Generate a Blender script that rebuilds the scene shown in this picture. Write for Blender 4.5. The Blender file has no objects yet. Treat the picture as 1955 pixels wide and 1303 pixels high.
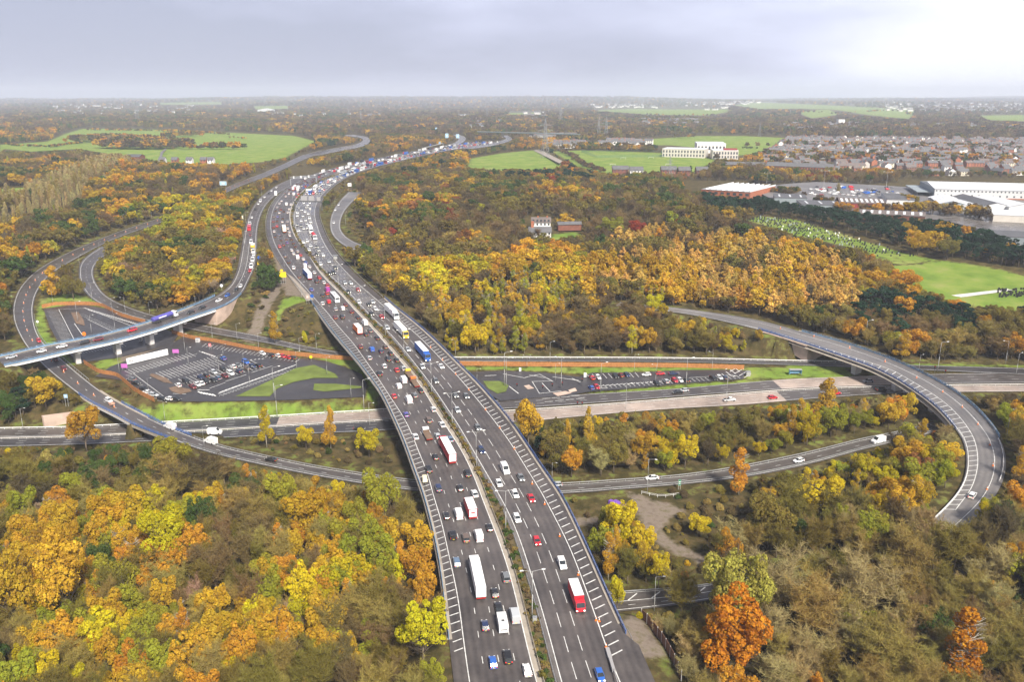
import bpy, math, random
import numpy as np
from mathutils import Vector, kdtree
R = math.radians
scene = bpy.context.scene
COL = scene.collection
random.seed(7); rng = np.random.default_rng(11)

# ------------------------------------------------------------------ camera, sky, sun, exposure
F = 1640.0; CX = 977.5; CY = 651.5; CZ = 130.0
TH = R(15.9); CT = math.cos(TH); ST = math.sin(TH)
cam = bpy.data.cameras.new('camera'); cam.sensor_width = 36; cam.sensor_fit = 'HORIZONTAL'
cam.lens = F/1955*36; cam.clip_start = 1; cam.clip_end = 60000
camo = bpy.data.objects.new('camera', cam); COL.objects.link(camo)
camo.location = (0, 0, CZ); camo.rotation_euler = (R(90)-TH, 0, 0); scene.camera = camo

SUN_EL, SUN_AZ = R(43), R(157)          # azimuth clockwise from +Y (view direction)
w = bpy.data.worlds.new('World'); scene.world = w; w.use_nodes = True
nt = w.node_tree; nt.nodes.clear()
def N(t, tree=None, **k):
    n = (tree or nt).nodes.new(t)
    for a, b in k.items(): setattr(n, a, b)
    return n
def world_nodes():
    L = nt.links.new
    out = N('ShaderNodeOutputWorld'); bg = N('ShaderNodeBackground'); L(bg.outputs[0], out.inputs[0])
    sky = N('ShaderNodeTexSky', sky_type='NISHITA', sun_disc=False, sun_elevation=SUN_EL, sun_rotation=SUN_AZ)
    sky.air_density = 1.0; sky.dust_density = 2.0
    tc = N('ShaderNodeTexCoord')
    mp = N('ShaderNodeMapping'); mp.inputs['Scale'].default_value = (1.3, 1.3, 5.0); mp.inputs['Rotation'].default_value = (0, R(-24), 0)
    L(tc.outputs['Generated'], mp.inputs['Vector'])
    nz = N('ShaderNodeTexNoise'); nz.inputs['Scale'].default_value = 1.6; nz.inputs['Detail'].default_value = 5; nz.inputs['Roughness'].default_value = .5
    L(mp.outputs[0], nz.inputs['Vector'])
    sx = N('ShaderNodeSeparateXYZ'); L(tc.outputs['Generated'], sx.inputs[0])
    def M(op, a, b=None, clamp=False):
        m = N('ShaderNodeMath', operation=op, use_clamp=clamp)
        for i, v in enumerate((a, b)):
            if v is None: continue
            if isinstance(v, (int, float)): m.inputs[i].default_value = v
            else: L(v, m.inputs[i])
        return m.outputs[0]
    # the cloud thins towards the right of the view and low down
    lift = M('MULTIPLY', sx.outputs['X'], 1.25)
    low = M('MULTIPLY', M('SUBTRACT', .30, sx.outputs['Z']), .9)
    a = M('ADD', M('ADD', lift, low), M('MULTIPLY', M('SUBTRACT', nz.outputs['Fac'], .5), 2.7))
    a = M('ADD', a, .12)
    cr = N('ShaderNodeValToRGB'); L(a, cr.inputs['Fac'])
    e = cr.color_ramp.elements
    e[0].position = 0.0; e[0].color = (.285, .30, .395, 1)
    e[1].position = 1.0; e[1].color = (.70, .71, .76, 1)
    x = e.new(.35); x.color = (.375, .39, .51, 1)
    x = e.new(.68); x.color = (.50, .52, .655, 1)
    sc = N('ShaderNodeVectorMath', operation='SCALE'); L(sky.outputs[0], sc.inputs[0]); sc.inputs['Scale'].default_value = .10
    mx = N('ShaderNodeMix', data_type='RGBA'); mx.inputs['Factor'].default_value = .93
    L(sc.outputs[0], mx.inputs[6])
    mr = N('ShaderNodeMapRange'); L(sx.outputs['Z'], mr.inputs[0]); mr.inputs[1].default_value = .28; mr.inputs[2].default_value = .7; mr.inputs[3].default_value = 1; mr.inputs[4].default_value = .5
    s2 = N('ShaderNodeVectorMath', operation='SCALE'); L(cr.outputs[0], s2.inputs[0]); L(mr.outputs[0], s2.inputs['Scale']); L(s2.outputs[0], mx.inputs[7])   # sky above the view dimmed on purpose, cuts ambient light and deepens shadows
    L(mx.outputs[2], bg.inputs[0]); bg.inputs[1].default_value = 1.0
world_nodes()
sun = bpy.data.lights.new('sun', 'SUN'); sun.energy = 4.6; sun.angle = R(10); sun.color = (1, .93, .82)
suno = bpy.data.objects.new('sun', sun); COL.objects.link(suno)
sd = Vector((math.sin(SUN_AZ)*math.cos(SUN_EL), math.cos(SUN_AZ)*math.cos(SUN_EL), math.sin(SUN_EL)))
suno.rotation_euler = sd.to_track_quat('Z', 'Y').to_euler(); suno.location = (0, 0, 300)
scene.view_settings.view_transform = 'Standard'; scene.view_settings.look = 'None'
scene.view_settings.exposure = 0.74; scene.view_settings.gamma = 1
scene.render.engine = 'CYCLES'
try:
    scene.cycles.max_bounces = 5; scene.cycles.volume_bounces = 2; scene.cycles.transparent_max_bounces = 6
    scene.cycles.diffuse_bounces = 3; scene.cycles.glossy_bounces = 2; scene.cycles.transmission_bounces = 2
except Exception: pass

# ------------------------------------------------------------------ lie of the land: the motorway's own level falls towards us
_Y = np.exp(np.linspace(math.log(20), math.log(60000), 900))
_d = np.interp(np.log(_Y), np.log([20, 100, 150, 256, 320, 391, 463, 612, 900, 1500, 3000, 6000, 9000, 14000, 60000]),
               [128, 126.5, 124.5, 119, 114.5, 109, 103.5, 96.5, 92, 89, 87, 85, 62, 26, 20])
_k = np.exp(-np.linspace(-2, 2, 31)**2); _k /= _k.sum()
_d = np.convolve(np.pad(_d, 15, mode='edge'), _k, 'valid')
def datum(Y): return CZ - np.interp(Y, _Y, _d)
def P(x, y, h=0.0):
    """world point(s) seen at photo pixel (x, y), h metres above the datum"""
    x, y, h = np.broadcast_arrays(np.asarray(x, float), np.asarray(y, float), np.asarray(h, float))
    u = (x-CX)/F; v = (y-CY)/F
    dy = CT - v*ST; dz = -ST - v*CT
    lo = np.full(x.shape, 5.0); hi = np.full(x.shape, 60000.0)
    for _ in range(48):
        m = np.sqrt(lo*hi); f = CZ + m*dz - datum(m*dy) - h
        lo = np.where(f > 0, m, lo); hi = np.where(f > 0, hi, m)
    return np.stack([u*lo, dy*lo, CZ+dz*lo], -1)
def proj(p):
    p = np.asarray(p, float); X, Y, Z = p[..., 0], p[..., 1], p[..., 2]-CZ
    zc = np.maximum(Y*CT - Z*ST, .1); yc = -(Y*ST + Z*CT)
    return CX + F*X/zc, CY + F*yc/zc
def PPM(Y): return F/(Y*CT + 100*ST)
def V(p): return Vector((float(p[0]), float(p[1]), float(p[2])))

# ------------------------------------------------------------------ object helpers
def tag(o, label=None, cat=None, group=None, kind=None):
    if label: o['label'] = label
    if cat: o['category'] = cat
    if group: o['group'] = group
    if kind: o['kind'] = kind
    return o
def empty(name, loc, rz=0):
    o = bpy.data.objects.new(name, None); COL.objects.link(o); o.empty_display_size = .5
    o.location = loc; o.rotation_euler = (0, 0, rz); return o
class MB:
    def __init__(s): s.v = []; s.f = []; s.m = []; s.smooth = False
    def quad(s, a, b, c, d, m=0):
        n = len(s.v); s.v += [tuple(a), tuple(b), tuple(c), tuple(d)]; s.f.append((n, n+1, n+2, n+3)); s.m.append(m)
    def poly(s, pts, m=0):
        n = len(s.v); s.v += [tuple(p) for p in pts]; s.f.append(tuple(range(n, n+len(pts)))); s.m.append(m)
    def box(s, c, d, m=0, rz=0, top=1.0, mtop=None):
        """centre-bottom c, size d, optional top scale"""
        n = len(s.v); ca, sa = math.cos(rz), math.sin(rz)
        for z, k in ((0, 1), (d[2], top)):
            for x, y in ((-.5, -.5), (.5, -.5), (.5, .5), (-.5, .5)):
                X, Y = x*d[0]*k, y*d[1]*k
                s.v.append((c[0]+X*ca-Y*sa, c[1]+X*sa+Y*ca, c[2]+z))
        for i, q in enumerate(((0, 3, 2, 1), (4, 5, 6, 7), (0, 1, 5, 4), (1, 2, 6, 5), (2, 3, 7, 6), (3, 0, 4, 7))):
            s.f.append(tuple(n+k for k in q)); s.m.append(mtop if (i == 1 and mtop is not None) else m)
        return s
    def prism(s, pts, z0, z1, m=0, mtop=None, caps=True):
        n = len(s.v); k = len(pts)
        a = sum(pts[i][0]*pts[(i+1) % k][1]-pts[(i+1) % k][0]*pts[i][1] for i in range(k))
        if a < 0: pts = pts[::-1]
        z0s = z0 if hasattr(z0, '__len__') else [z0]*k; z1s = z1 if hasattr(z1, '__len__') else [z1]*k
        for p, z in zip(pts, z0s): s.v.append((p[0], p[1], z))
        for p, z in zip(pts, z1s): s.v.append((p[0], p[1], z))
        for i in range(k):
            j = (i+1) % k; s.f.append((n+i, n+j, n+k+j, n+k+i)); s.m.append(m)
        if caps:
            s.f.append(tuple(n+k+i for i in range(k))); s.m.append(m if mtop is None else mtop)
            s.f.append(tuple(n+i for i in range(k))[::-1]); s.m.append(m)
        return s
    def tube(s, a, b, r0, r1=None, k=6, m=0, caps=True):
        r1 = r0 if r1 is None else r1
        a = Vector(a); b = Vector(b); d = (b-a)
        if d.length < 1e-6: return s
        d.normalize(); t = d.orthogonal().normalized(); u = d.cross(t); n = len(s.v)
        for c, r in ((a, r0), (b, r1)):
            for i in range(k):
                an = 2*math.pi*i/k; s.v.append(tuple(c+t*(r*math.cos(an))+u*(r*math.sin(an))))
        for i in range(k):
            j = (i+1) % k; s.f.append((n+i, n+j, n+k+j, n+k+i)); s.m.append(m)
        if caps:
            s.f.append(tuple(n+k+i for i in range(k))); s.m.append(m); s.f.append(tuple(n+i for i in range(k))[::-1]); s.m.append(m)
        return s
    def mesh(s, name, mats):
        me = bpy.data.meshes.new(name); me.from_pydata(s.v, [], s.f)
        for mt in mats: me.materials.append(mt)
        if len(mats) > 1: me.polygons.foreach_set('material_index', s.m)
        if s.smooth: me.polygons.foreach_set('use_smooth', [True]*len(s.f))
        me.update(); return me
    def build(s, name, mats, parent=None, loc=(0, 0, 0), rz=0):
        if not isinstance(mats, (list, tuple)): mats = [mats]
        return link(name, s.mesh(name, mats), parent, loc, rz)
def link(name, me, parent=None, loc=(0, 0, 0), rz=0):
    o = bpy.data.objects.new(name, me); COL.objects.link(o); o.location = loc; o.rotation_euler = (0, 0, rz)
    if parent: o.parent = parent
    return o

# ------------------------------------------------------------------ materials
MT = {}
def mat(name, col=(.5, .5, .5), rough=.7, spec=.3, metal=0, var=0.0, vscale=1.0, col2=None, emit=0, objcol=False, bump=0, rvar=0, detail=5, coat=0):
    m = bpy.data.materials.new(name); m.use_nodes = True; t = m.node_tree; L = t.links.new
    b = t.nodes['Principled BSDF']; b.inputs['Base Color'].default_value = (*col, 1); b.inputs['Roughness'].default_value = rough
    b.inputs['Specular IOR Level'].default_value = spec; b.inputs['Metallic'].default_value = metal
    if coat: b.inputs['Coat Weight'].default_value = coat
    src = None
    if objcol:
        oi = t.nodes.new('ShaderNodeObjectInfo'); src = oi.outputs['Color']
    if var or col2:
        tc = t.nodes.new('ShaderNodeTexCoord'); nz = t.nodes.new('ShaderNodeTexNoise')
        nz.inputs['Scale'].default_value = vscale; nz.inputs['Detail'].default_value = detail; nz.inputs['Roughness'].default_value = .6
        L(tc.outputs['Object'], nz.inputs['Vector'])
        cr = t.nodes.new('ShaderNodeValToRGB'); L(nz.outputs['Fac'], cr.inputs['Fac'])
        cr.color_ramp.elements[0].position = .32; cr.color_ramp.elements[1].position = .68
        if objcol:
            cr.color_ramp.elements[0].color = (1-var, 1-var, 1-var, 1); cr.color_ramp.elements[1].color = (1+var, 1+var, 1+var, 1)
            mx = t.nodes.new('ShaderNodeMix'); mx.data_type = 'RGBA'; mx.blend_type = 'MULTIPLY'; mx.inputs[0].default_value = 1
            L(src, mx.inputs[6]); L(cr.outputs[0], mx.inputs[7]); src = mx.outputs[2]
        else:
            c2 = col2 or tuple(c*(1+var) for c in col); c1 = col if col2 else tuple(c*(1-var) for c in col)
            cr.color_ramp.elements[0].color = (*c1, 1); cr.color_ramp.elements[1].color = (*c2, 1); src = cr.outputs[0]
        if rvar:
            mr = t.nodes.new('ShaderNodeMapRange'); L(nz.outputs['Fac'], mr.inputs[0]); mr.inputs[1].default_value = .3; mr.inputs[2].default_value = .7
            mr.inputs[3].default_value = rough-rvar; mr.inputs[4].default_value = rough+rvar; L(mr.outputs[0], b.inputs['Roughness'])
        if bump:
            bp = t.nodes.new('ShaderNodeBump'); bp.inputs['Strength'].default_value = bump; bp.inputs['Distance'].default_value = .2
            L(nz.outputs['Fac'], bp.inputs['Height']); L(bp.outputs[0], b.inputs['Normal'])
    if src: L(src, b.inputs['Base Color'])
    if emit:
        b.inputs['Emission Color'].default_value = (*col, 1); b.inputs['Emission Strength'].default_value = emit
    MT[name] = m; return m
def asphalt(name, col, rough, wet):
    """worn road surface: blotches, tyre-polished streaks and damp patches of lower roughness"""
    m = mat(name, col, rough, .5); t = m.node_tree; L = t.links.new; b = t.nodes['Principled BSDF']
    tc = t.nodes.new('ShaderNodeTexCoord')
    def nz(s, d=4):
        n = t.nodes.new('ShaderNodeTexNoise'); n.inputs['Scale'].default_value = s; n.inputs['Detail'].default_value = d
        L(tc.outputs['Object'], n.inputs['Vector']); return n.outputs['Fac']
    n1 = nz(.045); n2 = nz(.9, 6); n3 = nz(.18)
    uv = t.nodes.new('ShaderNodeUVMap'); uv.uv_map = 'road'
    sp = t.nodes.new('ShaderNodeSeparateXYZ'); L(uv.outputs[0], sp.inputs[0])
    wv = t.nodes.new('ShaderNodeMath'); wv.operation = 'SINE'
    ml = t.nodes.new('ShaderNodeMath'); ml.operation = 'MULTIPLY'; L(sp.outputs[0], ml.inputs[0]); ml.inputs[1].default_value = 2*math.pi/1.825
    L(ml.outputs[0], wv.inputs[0])
    def ma(op, a, bb):
        q = t.nodes.new('ShaderNodeMath'); q.operation = op
        for i, v in enumerate((a, bb)):
            if isinstance(v, (int, float)): q.inputs[i].default_value = v
            else: L(v, q.inputs[i])
        return q.outputs[0]
    f = ma('ADD', ma('MULTIPLY', n1, .9), ma('MULTIPLY', n2, .35)); f = ma('ADD', f, ma('MULTIPLY', n3, .45)); f = ma('ADD', f, ma('MULTIPLY', wv.outputs[0], .075))
    mr = t.nodes.new('ShaderNodeMapRange'); L(f, mr.inputs[0]); mr.inputs[1].default_value = .55; mr.inputs[2].default_value = 1.15; mr.inputs[3].default_value = .58; mr.inputs[4].default_value = 1.45
    mx = t.nodes.new('ShaderNodeVectorMath'); mx.operation = 'SCALE'; mx.inputs[0].default_value = col; L(mr.outputs[0], mx.inputs['Scale'])
    L(mx.outputs[0], b.inputs['Base Color'])
    r2 = t.nodes.new('ShaderNodeMapRange'); L(ma('ADD', n3, ma('MULTIPLY', wv.outputs[0], .05)), r2.inputs[0]); r2.inputs[1].default_value = .35; r2.inputs[2].default_value = .65
    r2.inputs[3].default_value = rough-wet; r2.inputs[4].default_value = rough+.08; L(r2.outputs[0], b.inputs['Roughness'])
    return m
asphalt('asphalt_motorway', (.080, .069, .065), .55, .16)
asphalt('asphalt_wet', (.12, .108, .10), .33, .14)
asphalt('asphalt_ramp', (.14, .13, .125), .5, .12)
asphalt('asphalt_dark', (.048, .045, .047), .42, .14)
asphalt('asphalt_road', (.078, .068, .062), .4, .12)
asphalt('concrete_road', (.33, .265, .225), .55, .1)
mat('white_paint', (.62, .62, .60), .55, var=.25, vscale=.9, detail=8)
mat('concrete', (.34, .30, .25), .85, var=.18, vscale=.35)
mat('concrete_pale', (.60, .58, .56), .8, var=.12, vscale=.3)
mat('concrete_pink', (.50, .38, .31), .85, var=.25, vscale=.16, detail=8)
mat('blue_rail', (.15, .26, .40), .5, var=.25, vscale=.4)
mat('blue_rail_bright', (.09, .16, .38), .45, var=.2, vscale=.4)
mat('galvanised', (.42, .43, .44), .45, metal=.5, var=.15, vscale=2)
mat('steel_dark', (.09, .09, .09), .6)
mat('lamp_grey', (.36, .36, .35), .5)
mat('timber_fence', (.38, .165, .055), .8, var=.22, vscale=1.1)
mat('timber_dark', (.16, .08, .05), .8, var=.25, vscale=.8)
mat('white_sheet', (.8, .8, .8), .6)
mat('black', (.02, .02, .02), .5)
mat('tyre', (.025, .025, .025), .85)
mat('car_glass', (.03, .035, .04), .08, .6)
mat('car_paint', objcol=True, rough=.28, spec=.5, coat=.4)
mat('lorry_box', objcol=True, rough=.5, spec=.4)
mat('lamp_glass', (.85, .85, .8), .1, .6)
mat('headlight_lit', (1, .93, .78), .2, emit=5)
mat('tail_red', (.5, .02, .015), .25)
mat('tail_lit', (.75, .03, .02), .25, emit=.35)
mat('plate_yellow', (.8, .62, .08), .5)
mat('plate_white', (.8, .8, .8), .5)
mat('grass_bright', (.13, .17, .035), .9, var=.28, vscale=.16, detail=8)
mat('dirt', (.17, .115, .08), .95, var=.25, vscale=.25)
mat('gravel', (.30, .26, .22), .95, var=.22, vscale=.4)
mat('kerb', (.45, .43, .40), .8)
mat('yellow', (.85, .62, .02), .5)
mat('orange', (.85, .22, .03), .5)
mat('red', (.62, .03, .03), .45)
mat('sign_blue', (.02, .10, .42), .45)
mat('sign_green', (.02, .2, .1), .45)
mat('sign_lightblue', (.25, .50, .72), .4)
mat('purple', (.22, .10, .45), .5, var=.15, vscale=.6)
mat('pink_banner', (.5, .14, .45), .6)
mat('grey_text', (.30, .27, .42), .7)
# ------------------------------------------------------------------ roads, traced as pairs of edge lines
def smooth1(a, k):
    if k < 1: return a
    g = np.exp(-np.linspace(-2, 2, 2*k+1)**2); g /= g.sum()
    p = np.pad(a, [(k, k)]+[(0, 0)]*(a.ndim-1), mode='reflect', reflect_type='odd')
    if a.ndim == 1: return np.convolve(p, g, 'valid')
    return np.stack([np.convolve(p[:, i], g, 'valid') for i in range(a.shape[1])], 1)
def spline(pts, ds):
    """Catmull-Rom through pts, then even steps of ds"""
    p = np.asarray(pts, float); q = np.vstack([2*p[0]-p[1], p, 2*p[-1]-p[-2]]); out = []
    for i in range(len(p)-1):
        a, b, c, d = q[i:i+4]
        t01 = max(np.linalg.norm(b-a)**.5, 1e-3); t12 = max(np.linalg.norm(c-b)**.5, 1e-3); t23 = max(np.linalg.norm(d-c)**.5, 1e-3)
        m1 = c-b+t12*((b-a)/t01-(c-a)/(t01+t12)); m2 = c-b+t12*((d-c)/t23-(d-b)/(t12+t23))
        t = np.linspace(0, 1, 24, endpoint=False)[:, None]
        out.append((2*(b-c)+m1+m2)*t**3+(-3*(b-c)-2*m1-m2)*t**2+m1*t+b)
    out = np.vstack(out+[p[-1:]])
    s = np.r_[0, np.cumsum(np.linalg.norm(np.diff(out, axis=0), axis=1))]; n = max(int(s[-1]/ds), 3)
    si = np.linspace(0, s[-1], n); return np.stack([np.interp(si, s, out[:, i]) for i in range(out.shape[1])], 1)
def W(pts): # pixel triplets -> world XY
    a = np.array([(q[0], q[1], q[2] if len(q) > 2 else 0) for q in pts], float); return P(a[:, 0], a[:, 1], a[:, 2])[:, :2]
class Road:
    """centre line + offsets; offset lines are traced curves, z follows the datum plus a height profile"""
    def __init__(s, lines, base, H, ds=4.0, sm=6, csm=6):
        ws = [spline(W(l), ds) if not isinstance(l, np.ndarray) else l for l in lines]
        A, B = ws[base[0]], ws[base[1]]; n = max(len(A), len(B))
        def rs(a):
            t = np.linspace(0, 1, len(a)); ti = np.linspace(0, 1, n); return np.stack([np.interp(ti, t, a[:, i]) for i in (0, 1)], 1)
        C = (rs(A)+rs(B))/2; C = spline(smooth1(C, csm)[::3], ds); s.C = C
        T = np.gradient(C, axis=0); T /= np.linalg.norm(T, axis=1)[:, None]; T = smooth1(T, 2); T /= np.linalg.norm(T, axis=1)[:, None]
        s.T = T; s.Nn = np.stack([T[:, 1], -T[:, 0]], 1)      # right-hand normal
        s.s = np.r_[0, np.cumsum(np.linalg.norm(np.diff(C, axis=0), axis=1))]; s.len = s.s[-1]
        s.off = []
        for l in ws:
            d = np.full(len(C), np.nan)
            fine = spline(l, 1.0)
            for i in range(len(C)):
                r = fine-C[i]; al = np.abs(r@T[i]); la = r@s.Nn[i]
                ok = (al < 1.2) & (np.abs(la) < 60)
                if ok.any(): j = np.argmin(np.where(ok, np.abs(la), 1e9)); d[i] = la[j]
            k = np.where(~np.isnan(d))[0]; s.rng_ = getattr(s, 'rng_', []); s.rng_.append((s.s[k[0]], s.s[k[-1]]))
            d = np.interp(np.arange(len(C)), k, d[k]); s.off.append(smooth1(d, sm))
        hs = sorted(H); s.h = smooth1(np.interp(s.s/s.len, [q[0] for q in hs], [q[1] for q in hs]), 4)
        s.bridges = []
    def o(s, k, t): return np.interp(t, s.s, s.off[k]) if isinstance(k, int) else k
    def xy(s, t, off):
        c = np.stack([np.interp(t, s.s, s.C[:, i]) for i in (0, 1)], -1); n = np.stack([np.interp(t, s.s, s.Nn[:, i]) for i in (0, 1)], -1)
        return c + n*np.asarray(off)[..., None]
    def hh(s, t): return np.interp(t, s.s, s.h)
    def pt(s, t, off, dz=0.0):
        t = np.asarray(t, float); q = s.xy(t, off); return np.concatenate([q, (datum(q[..., 1])+s.hh(t)+dz)[..., None]], -1)
    def tan(s, t): return np.array([np.interp(t, s.s, s.T[:, 0]), np.interp(t, s.s, s.T[:, 1])])
    def at_px(s, x, y, h=None):
        p = P(x, y, float(s.hh(s.len/2)) if h is None else h)[:2]; r = s.C-p; i = int(np.argmin((r**2).sum(1)))
        if h is None:
            p = P(x, y, s.h[i])[:2]; r = s.C-p; i = int(np.argmin((r**2).sum(1)))
        return s.s[i]+float((p-s.C[i])@s.T[i]), float((p-s.C[i])@s.Nn[i])
def sheet(mb, uv, rd, t0, t1, oa, ob, dz=0.0, m=0, ds=4.0, nx=1):
    n = max(int(abs(t1-t0)/ds)+1, 2); t = np.linspace(t0, t1, n)
    va = oa(t) if callable(oa) else np.full(n, oa); vb = ob(t) if callable(ob) else np.full(n, ob)
    cols = [rd.pt(t, va+(vb-va)*k/nx, dz) for k in range(nx+1)]; offs = [va+(vb-va)*k/nx for k in range(nx+1)]
    base = len(mb.v)
    for c in cols: mb.v += [tuple(q) for q in c]
    for k in range(nx):
        for i in range(n-1):
            a = base+k*n+i; b = base+(k+1)*n+i
            mb.f.append((a, b, b+1, a+1)); mb.m.append(m)
            uv += [(offs[k][i], t[i]), (offs[k+1][i], t[i]), (offs[k+1][i+1], t[i+1]), (offs[k][i+1], t[i+1])]
def mark(mb, uv, rd, t0, t1, oa, ob, wa, dz=.02, m=1):
    """painted bar from (t0, oa) to (t1, ob)"""
    p = rd.pt(np.array([t0, t1]), np.array([oa, ob]), dz); d = p[1]-p[0]; L = math.hypot(d[0], d[1])
    if L < 1e-3: return
    n = np.array([d[1], -d[0], 0])/L*wa/2
    mb.quad(p[0]-n, p[0]+n, p[1]+n, p[1]-n, m); uv += [(0, 0)]*4
def line(mb, uv, rd, off, t0, t1, wa=.2, dash=None, m=1, dz=.02):
    f = (lambda t: rd.o(off, t)) if isinstance(off, int) else off
    if dash is None:
        sheet(mb, uv, rd, t0, t1, lambda t: f(t)-wa/2, lambda t: f(t)+wa/2, dz, m); return
    t = t0
    while t+dash[0] < t1:
        a, b = float(f(np.array(t))), float(f(np.array(t+dash[0]))); mark(mb, uv, rd, t, t+dash[0], a, b, wa, dz, m); t += dash[0]+dash[1]
def build_road(name, mb, uv, mats):
    o = mb.build(name, mats); o['kind'] = 'structure'
    ul = o.data.uv_layers.new(name='road'); ul.data.foreach_set('uv', np.array(uv, 'f').ravel())
    return o

# ---- motorway: parapet left, left carriageway edges, right carriageway edges, parapet right
PL = [(858.9,1224.8,1),(854,1197,1),(845,1116.5,1),(835.7,1054.7,1),(820,986.6,1),(804.7,931,1),(792,899,1),(771.6,841,1),(751,794,1),(726.6,745,1),(700,709,1),(686.4,691,1),(645.5,643.9,1),(616.9,607,1),(594.4,574,1)]
LL = [(917,1430),(896,1300),(886.7,1237),(872.8,1132),(858.9,1073),(841.9,993),(826.4,946),(814.8,899),(796,857.5),(788,833),(775.7,806),(761.4,783),(740.9,753),(720.5,720.5),(706.5,701.5),(676,658),(645.5,623.4),(625,597),(603,573.5),(586.5,553),(565.8,530),(549,507.5),(534.7,484.7),(524,464),(518,443),(516.5,428),(518.5,412),(523.5,396),(534,379),(549,364),(572,346),(602,333),(642,321),(683,311),(722,302.5),(787,290),(838,281.5),(885,274.5),(930,268)]
LR = [(1062,1430),(1024,1302),(1009,1246),(993,1178),(978,1113),(953,1036),(928.5,974),(905,911),(884,865.7),(863.7,833),(843,802),(822.8,769.6),(802,735),(781,709),(747.8,670.5),(706.9,623),(676,590.7),(646.6,558),(628,540),(607,515.8),(597,499.5),(586.5,484),(576,471),(565.8,457),(557.5,439),(553.8,423),(553,408),(556.5,394),(564,380),(580,363),(608,345),(645,331),(686,318),(726,308),(790,293.5),(841,284.2),(888,276.8),(933,270)]
RL = [(1110,1430),(1072,1302),(1055,1237),(1036.7,1172),(1015,1101),(990,1023.7),(962.5,962),(929,905),(894.4,845),(874,810),(853.5,779.8),(833,749),(798,702),(747.8,640.5),(706.9,602),(666,558.5),(628,524),(607,502),(586.5,478.5),(574,459.8),(565.8,440),(562,420),(563.7,403),(569.5,387),(587,366),(614,348),(650,333.5),(690,320),(730,310),(793,295),(844,285.4),(890,278),(936,271.5)]
RR = [(1243,1430),(1182,1302),(1157,1234),(1129.5,1157),(1089,1048.5),(1058,986.6),(1030.5,935),(1007,898.5),(978,851),(951.7,814.6),(925,779.8),(894.4,743),(869.8,714),(852,697),(826,669),(800,643),(758,607),(710.9,565.5),(680,539),(655,513),(633,487),(617,461),(606,433),(601,412),(603,393),(613,374),(634,354),(664,336.5),(702,322.5),(742,312),(800,298),(850,288),(896,280.5),(940,274)]
PR = [(1197,1206,1),(1163.5,1138,1),(1129.5,1061,1),(1092,980,1),(1069,935,1),(1045.8,905,1),(1007,847,1),(976,802,1),(945.5,765,1),(914.8,730.7,1),(884,700,1),(850,666,1),(826,642.6,1),(793.8,614,1),(760,588,1),(731.6,564,1)]
MW = Road([PL, LL, LR, RL, RR, PR], (2, 3), [(0, 0), (1, 0)], sm=5)
tPL0 = MW.rng_[0]; tPR0 = MW.rng_[5]; TEND = MW.len-2
tBL = (MW.at_px(858.9, 1222)[0], MW.at_px(596, 574)[0]); tBR = (MW.at_px(1196, 1212)[0], MW.at_px(733, 570)[0])
MW.bridges = [(max(tBL[0], tBR[0]), min(tBL[1], tBR[1])-8)]
def oPL(t): return np.where((t > tBL[0]-1) & (t < tBL[1]+1), MW.o(0, t), np.where(t <= tBL[0]-1, MW.o(0, np.full_like(t, tBL[0])), MW.o(1, t)-np.interp(t, [tBL[1], tBL[1]+30, tBL[1]+400], [3.4, 3.4, 3.2])))
def oPR(t): return np.where((t > tBR[0]-1) & (t < tBR[1]+1), MW.o(5, t), np.where(t <= tBR[0]-1, MW.o(5, np.full_like(t, tBR[0]))+2, MW.o(4, t)+np.interp(t, [tBR[1], tBR[1]+40, tBR[1]+400], [3.6, 4.2, 3.4])))
RAMPL_N = [(0,697,1),(80,680,1),(128,668,1),(203,652.5,1),(284.6,631,1),(366,603,1),(428,582,1),(463,556,1),(474,538),(484,518),(489.5,495),(491,468),(491.5,442),(496,419),(506,395.5),(524,375),(547,359.5),(570,348),(596,338)]
RAMPL_F = [(0,678,1),(110.7,652.5,1),(182,640,1),(270,616.7,1),(346,590,1),(415.5,559.4,1),(440,542),(452,516),(459,482),(464,455),(470,426),(478,403),(492,382),(512,364),(535,350),(560,340),(590,331.5)]
RAL = Road([RAMPL_F, RAMPL_N], (0, 1), [(0, 0), (1, 0)], sm=4)
ROA_W = [(253.7,812,-7.5),(215,790,-7.5),(172,769,-7.6),(129,739,-8),(92.4,709,-8),(56,670,-8),(38,642,-8),(26,612,-8),(26,580,-8),(40,545,-7.5),(72,512,-7),(123,480,-6),(204,442,-4.5),(243,427,-4),(294,409,-3),(360,383,-2),(409,362,-1.5),(455,343,-1),(498,328,-.5),(538,312.5,0),(582,295,0),(620,285,0)]
ROA_E = [(279.5,795,-7.5),(236.5,773,-7.5),(193.5,747.5,-7.6),(150.5,715,-8),(116,685,-8),(87,660,-8),(73,640,-8),(65.5,614,-8),(64,585,-8),(74,551,-7.5),(98,520,-7),(140,491,-6),(212,450,-4.5),(252,434,-4),(302,415.5,-3),(368,388.5,-2),(417,367,-1.5),(463,348,-1),(508,333,-.5),(548,317,0),(592,299.5,0),(634,288,0)]
ROA = Road([ROA_W, ROA_E], (0, 1), [(0,-7.5),(.1,-7.6),(.2,-8),(.33,-8),(.40,-7.5),(.46,-6.5),(.55,-4.5),(.66,-3),(.8,-1),(.9,0),(1,0)], sm=4)
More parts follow.
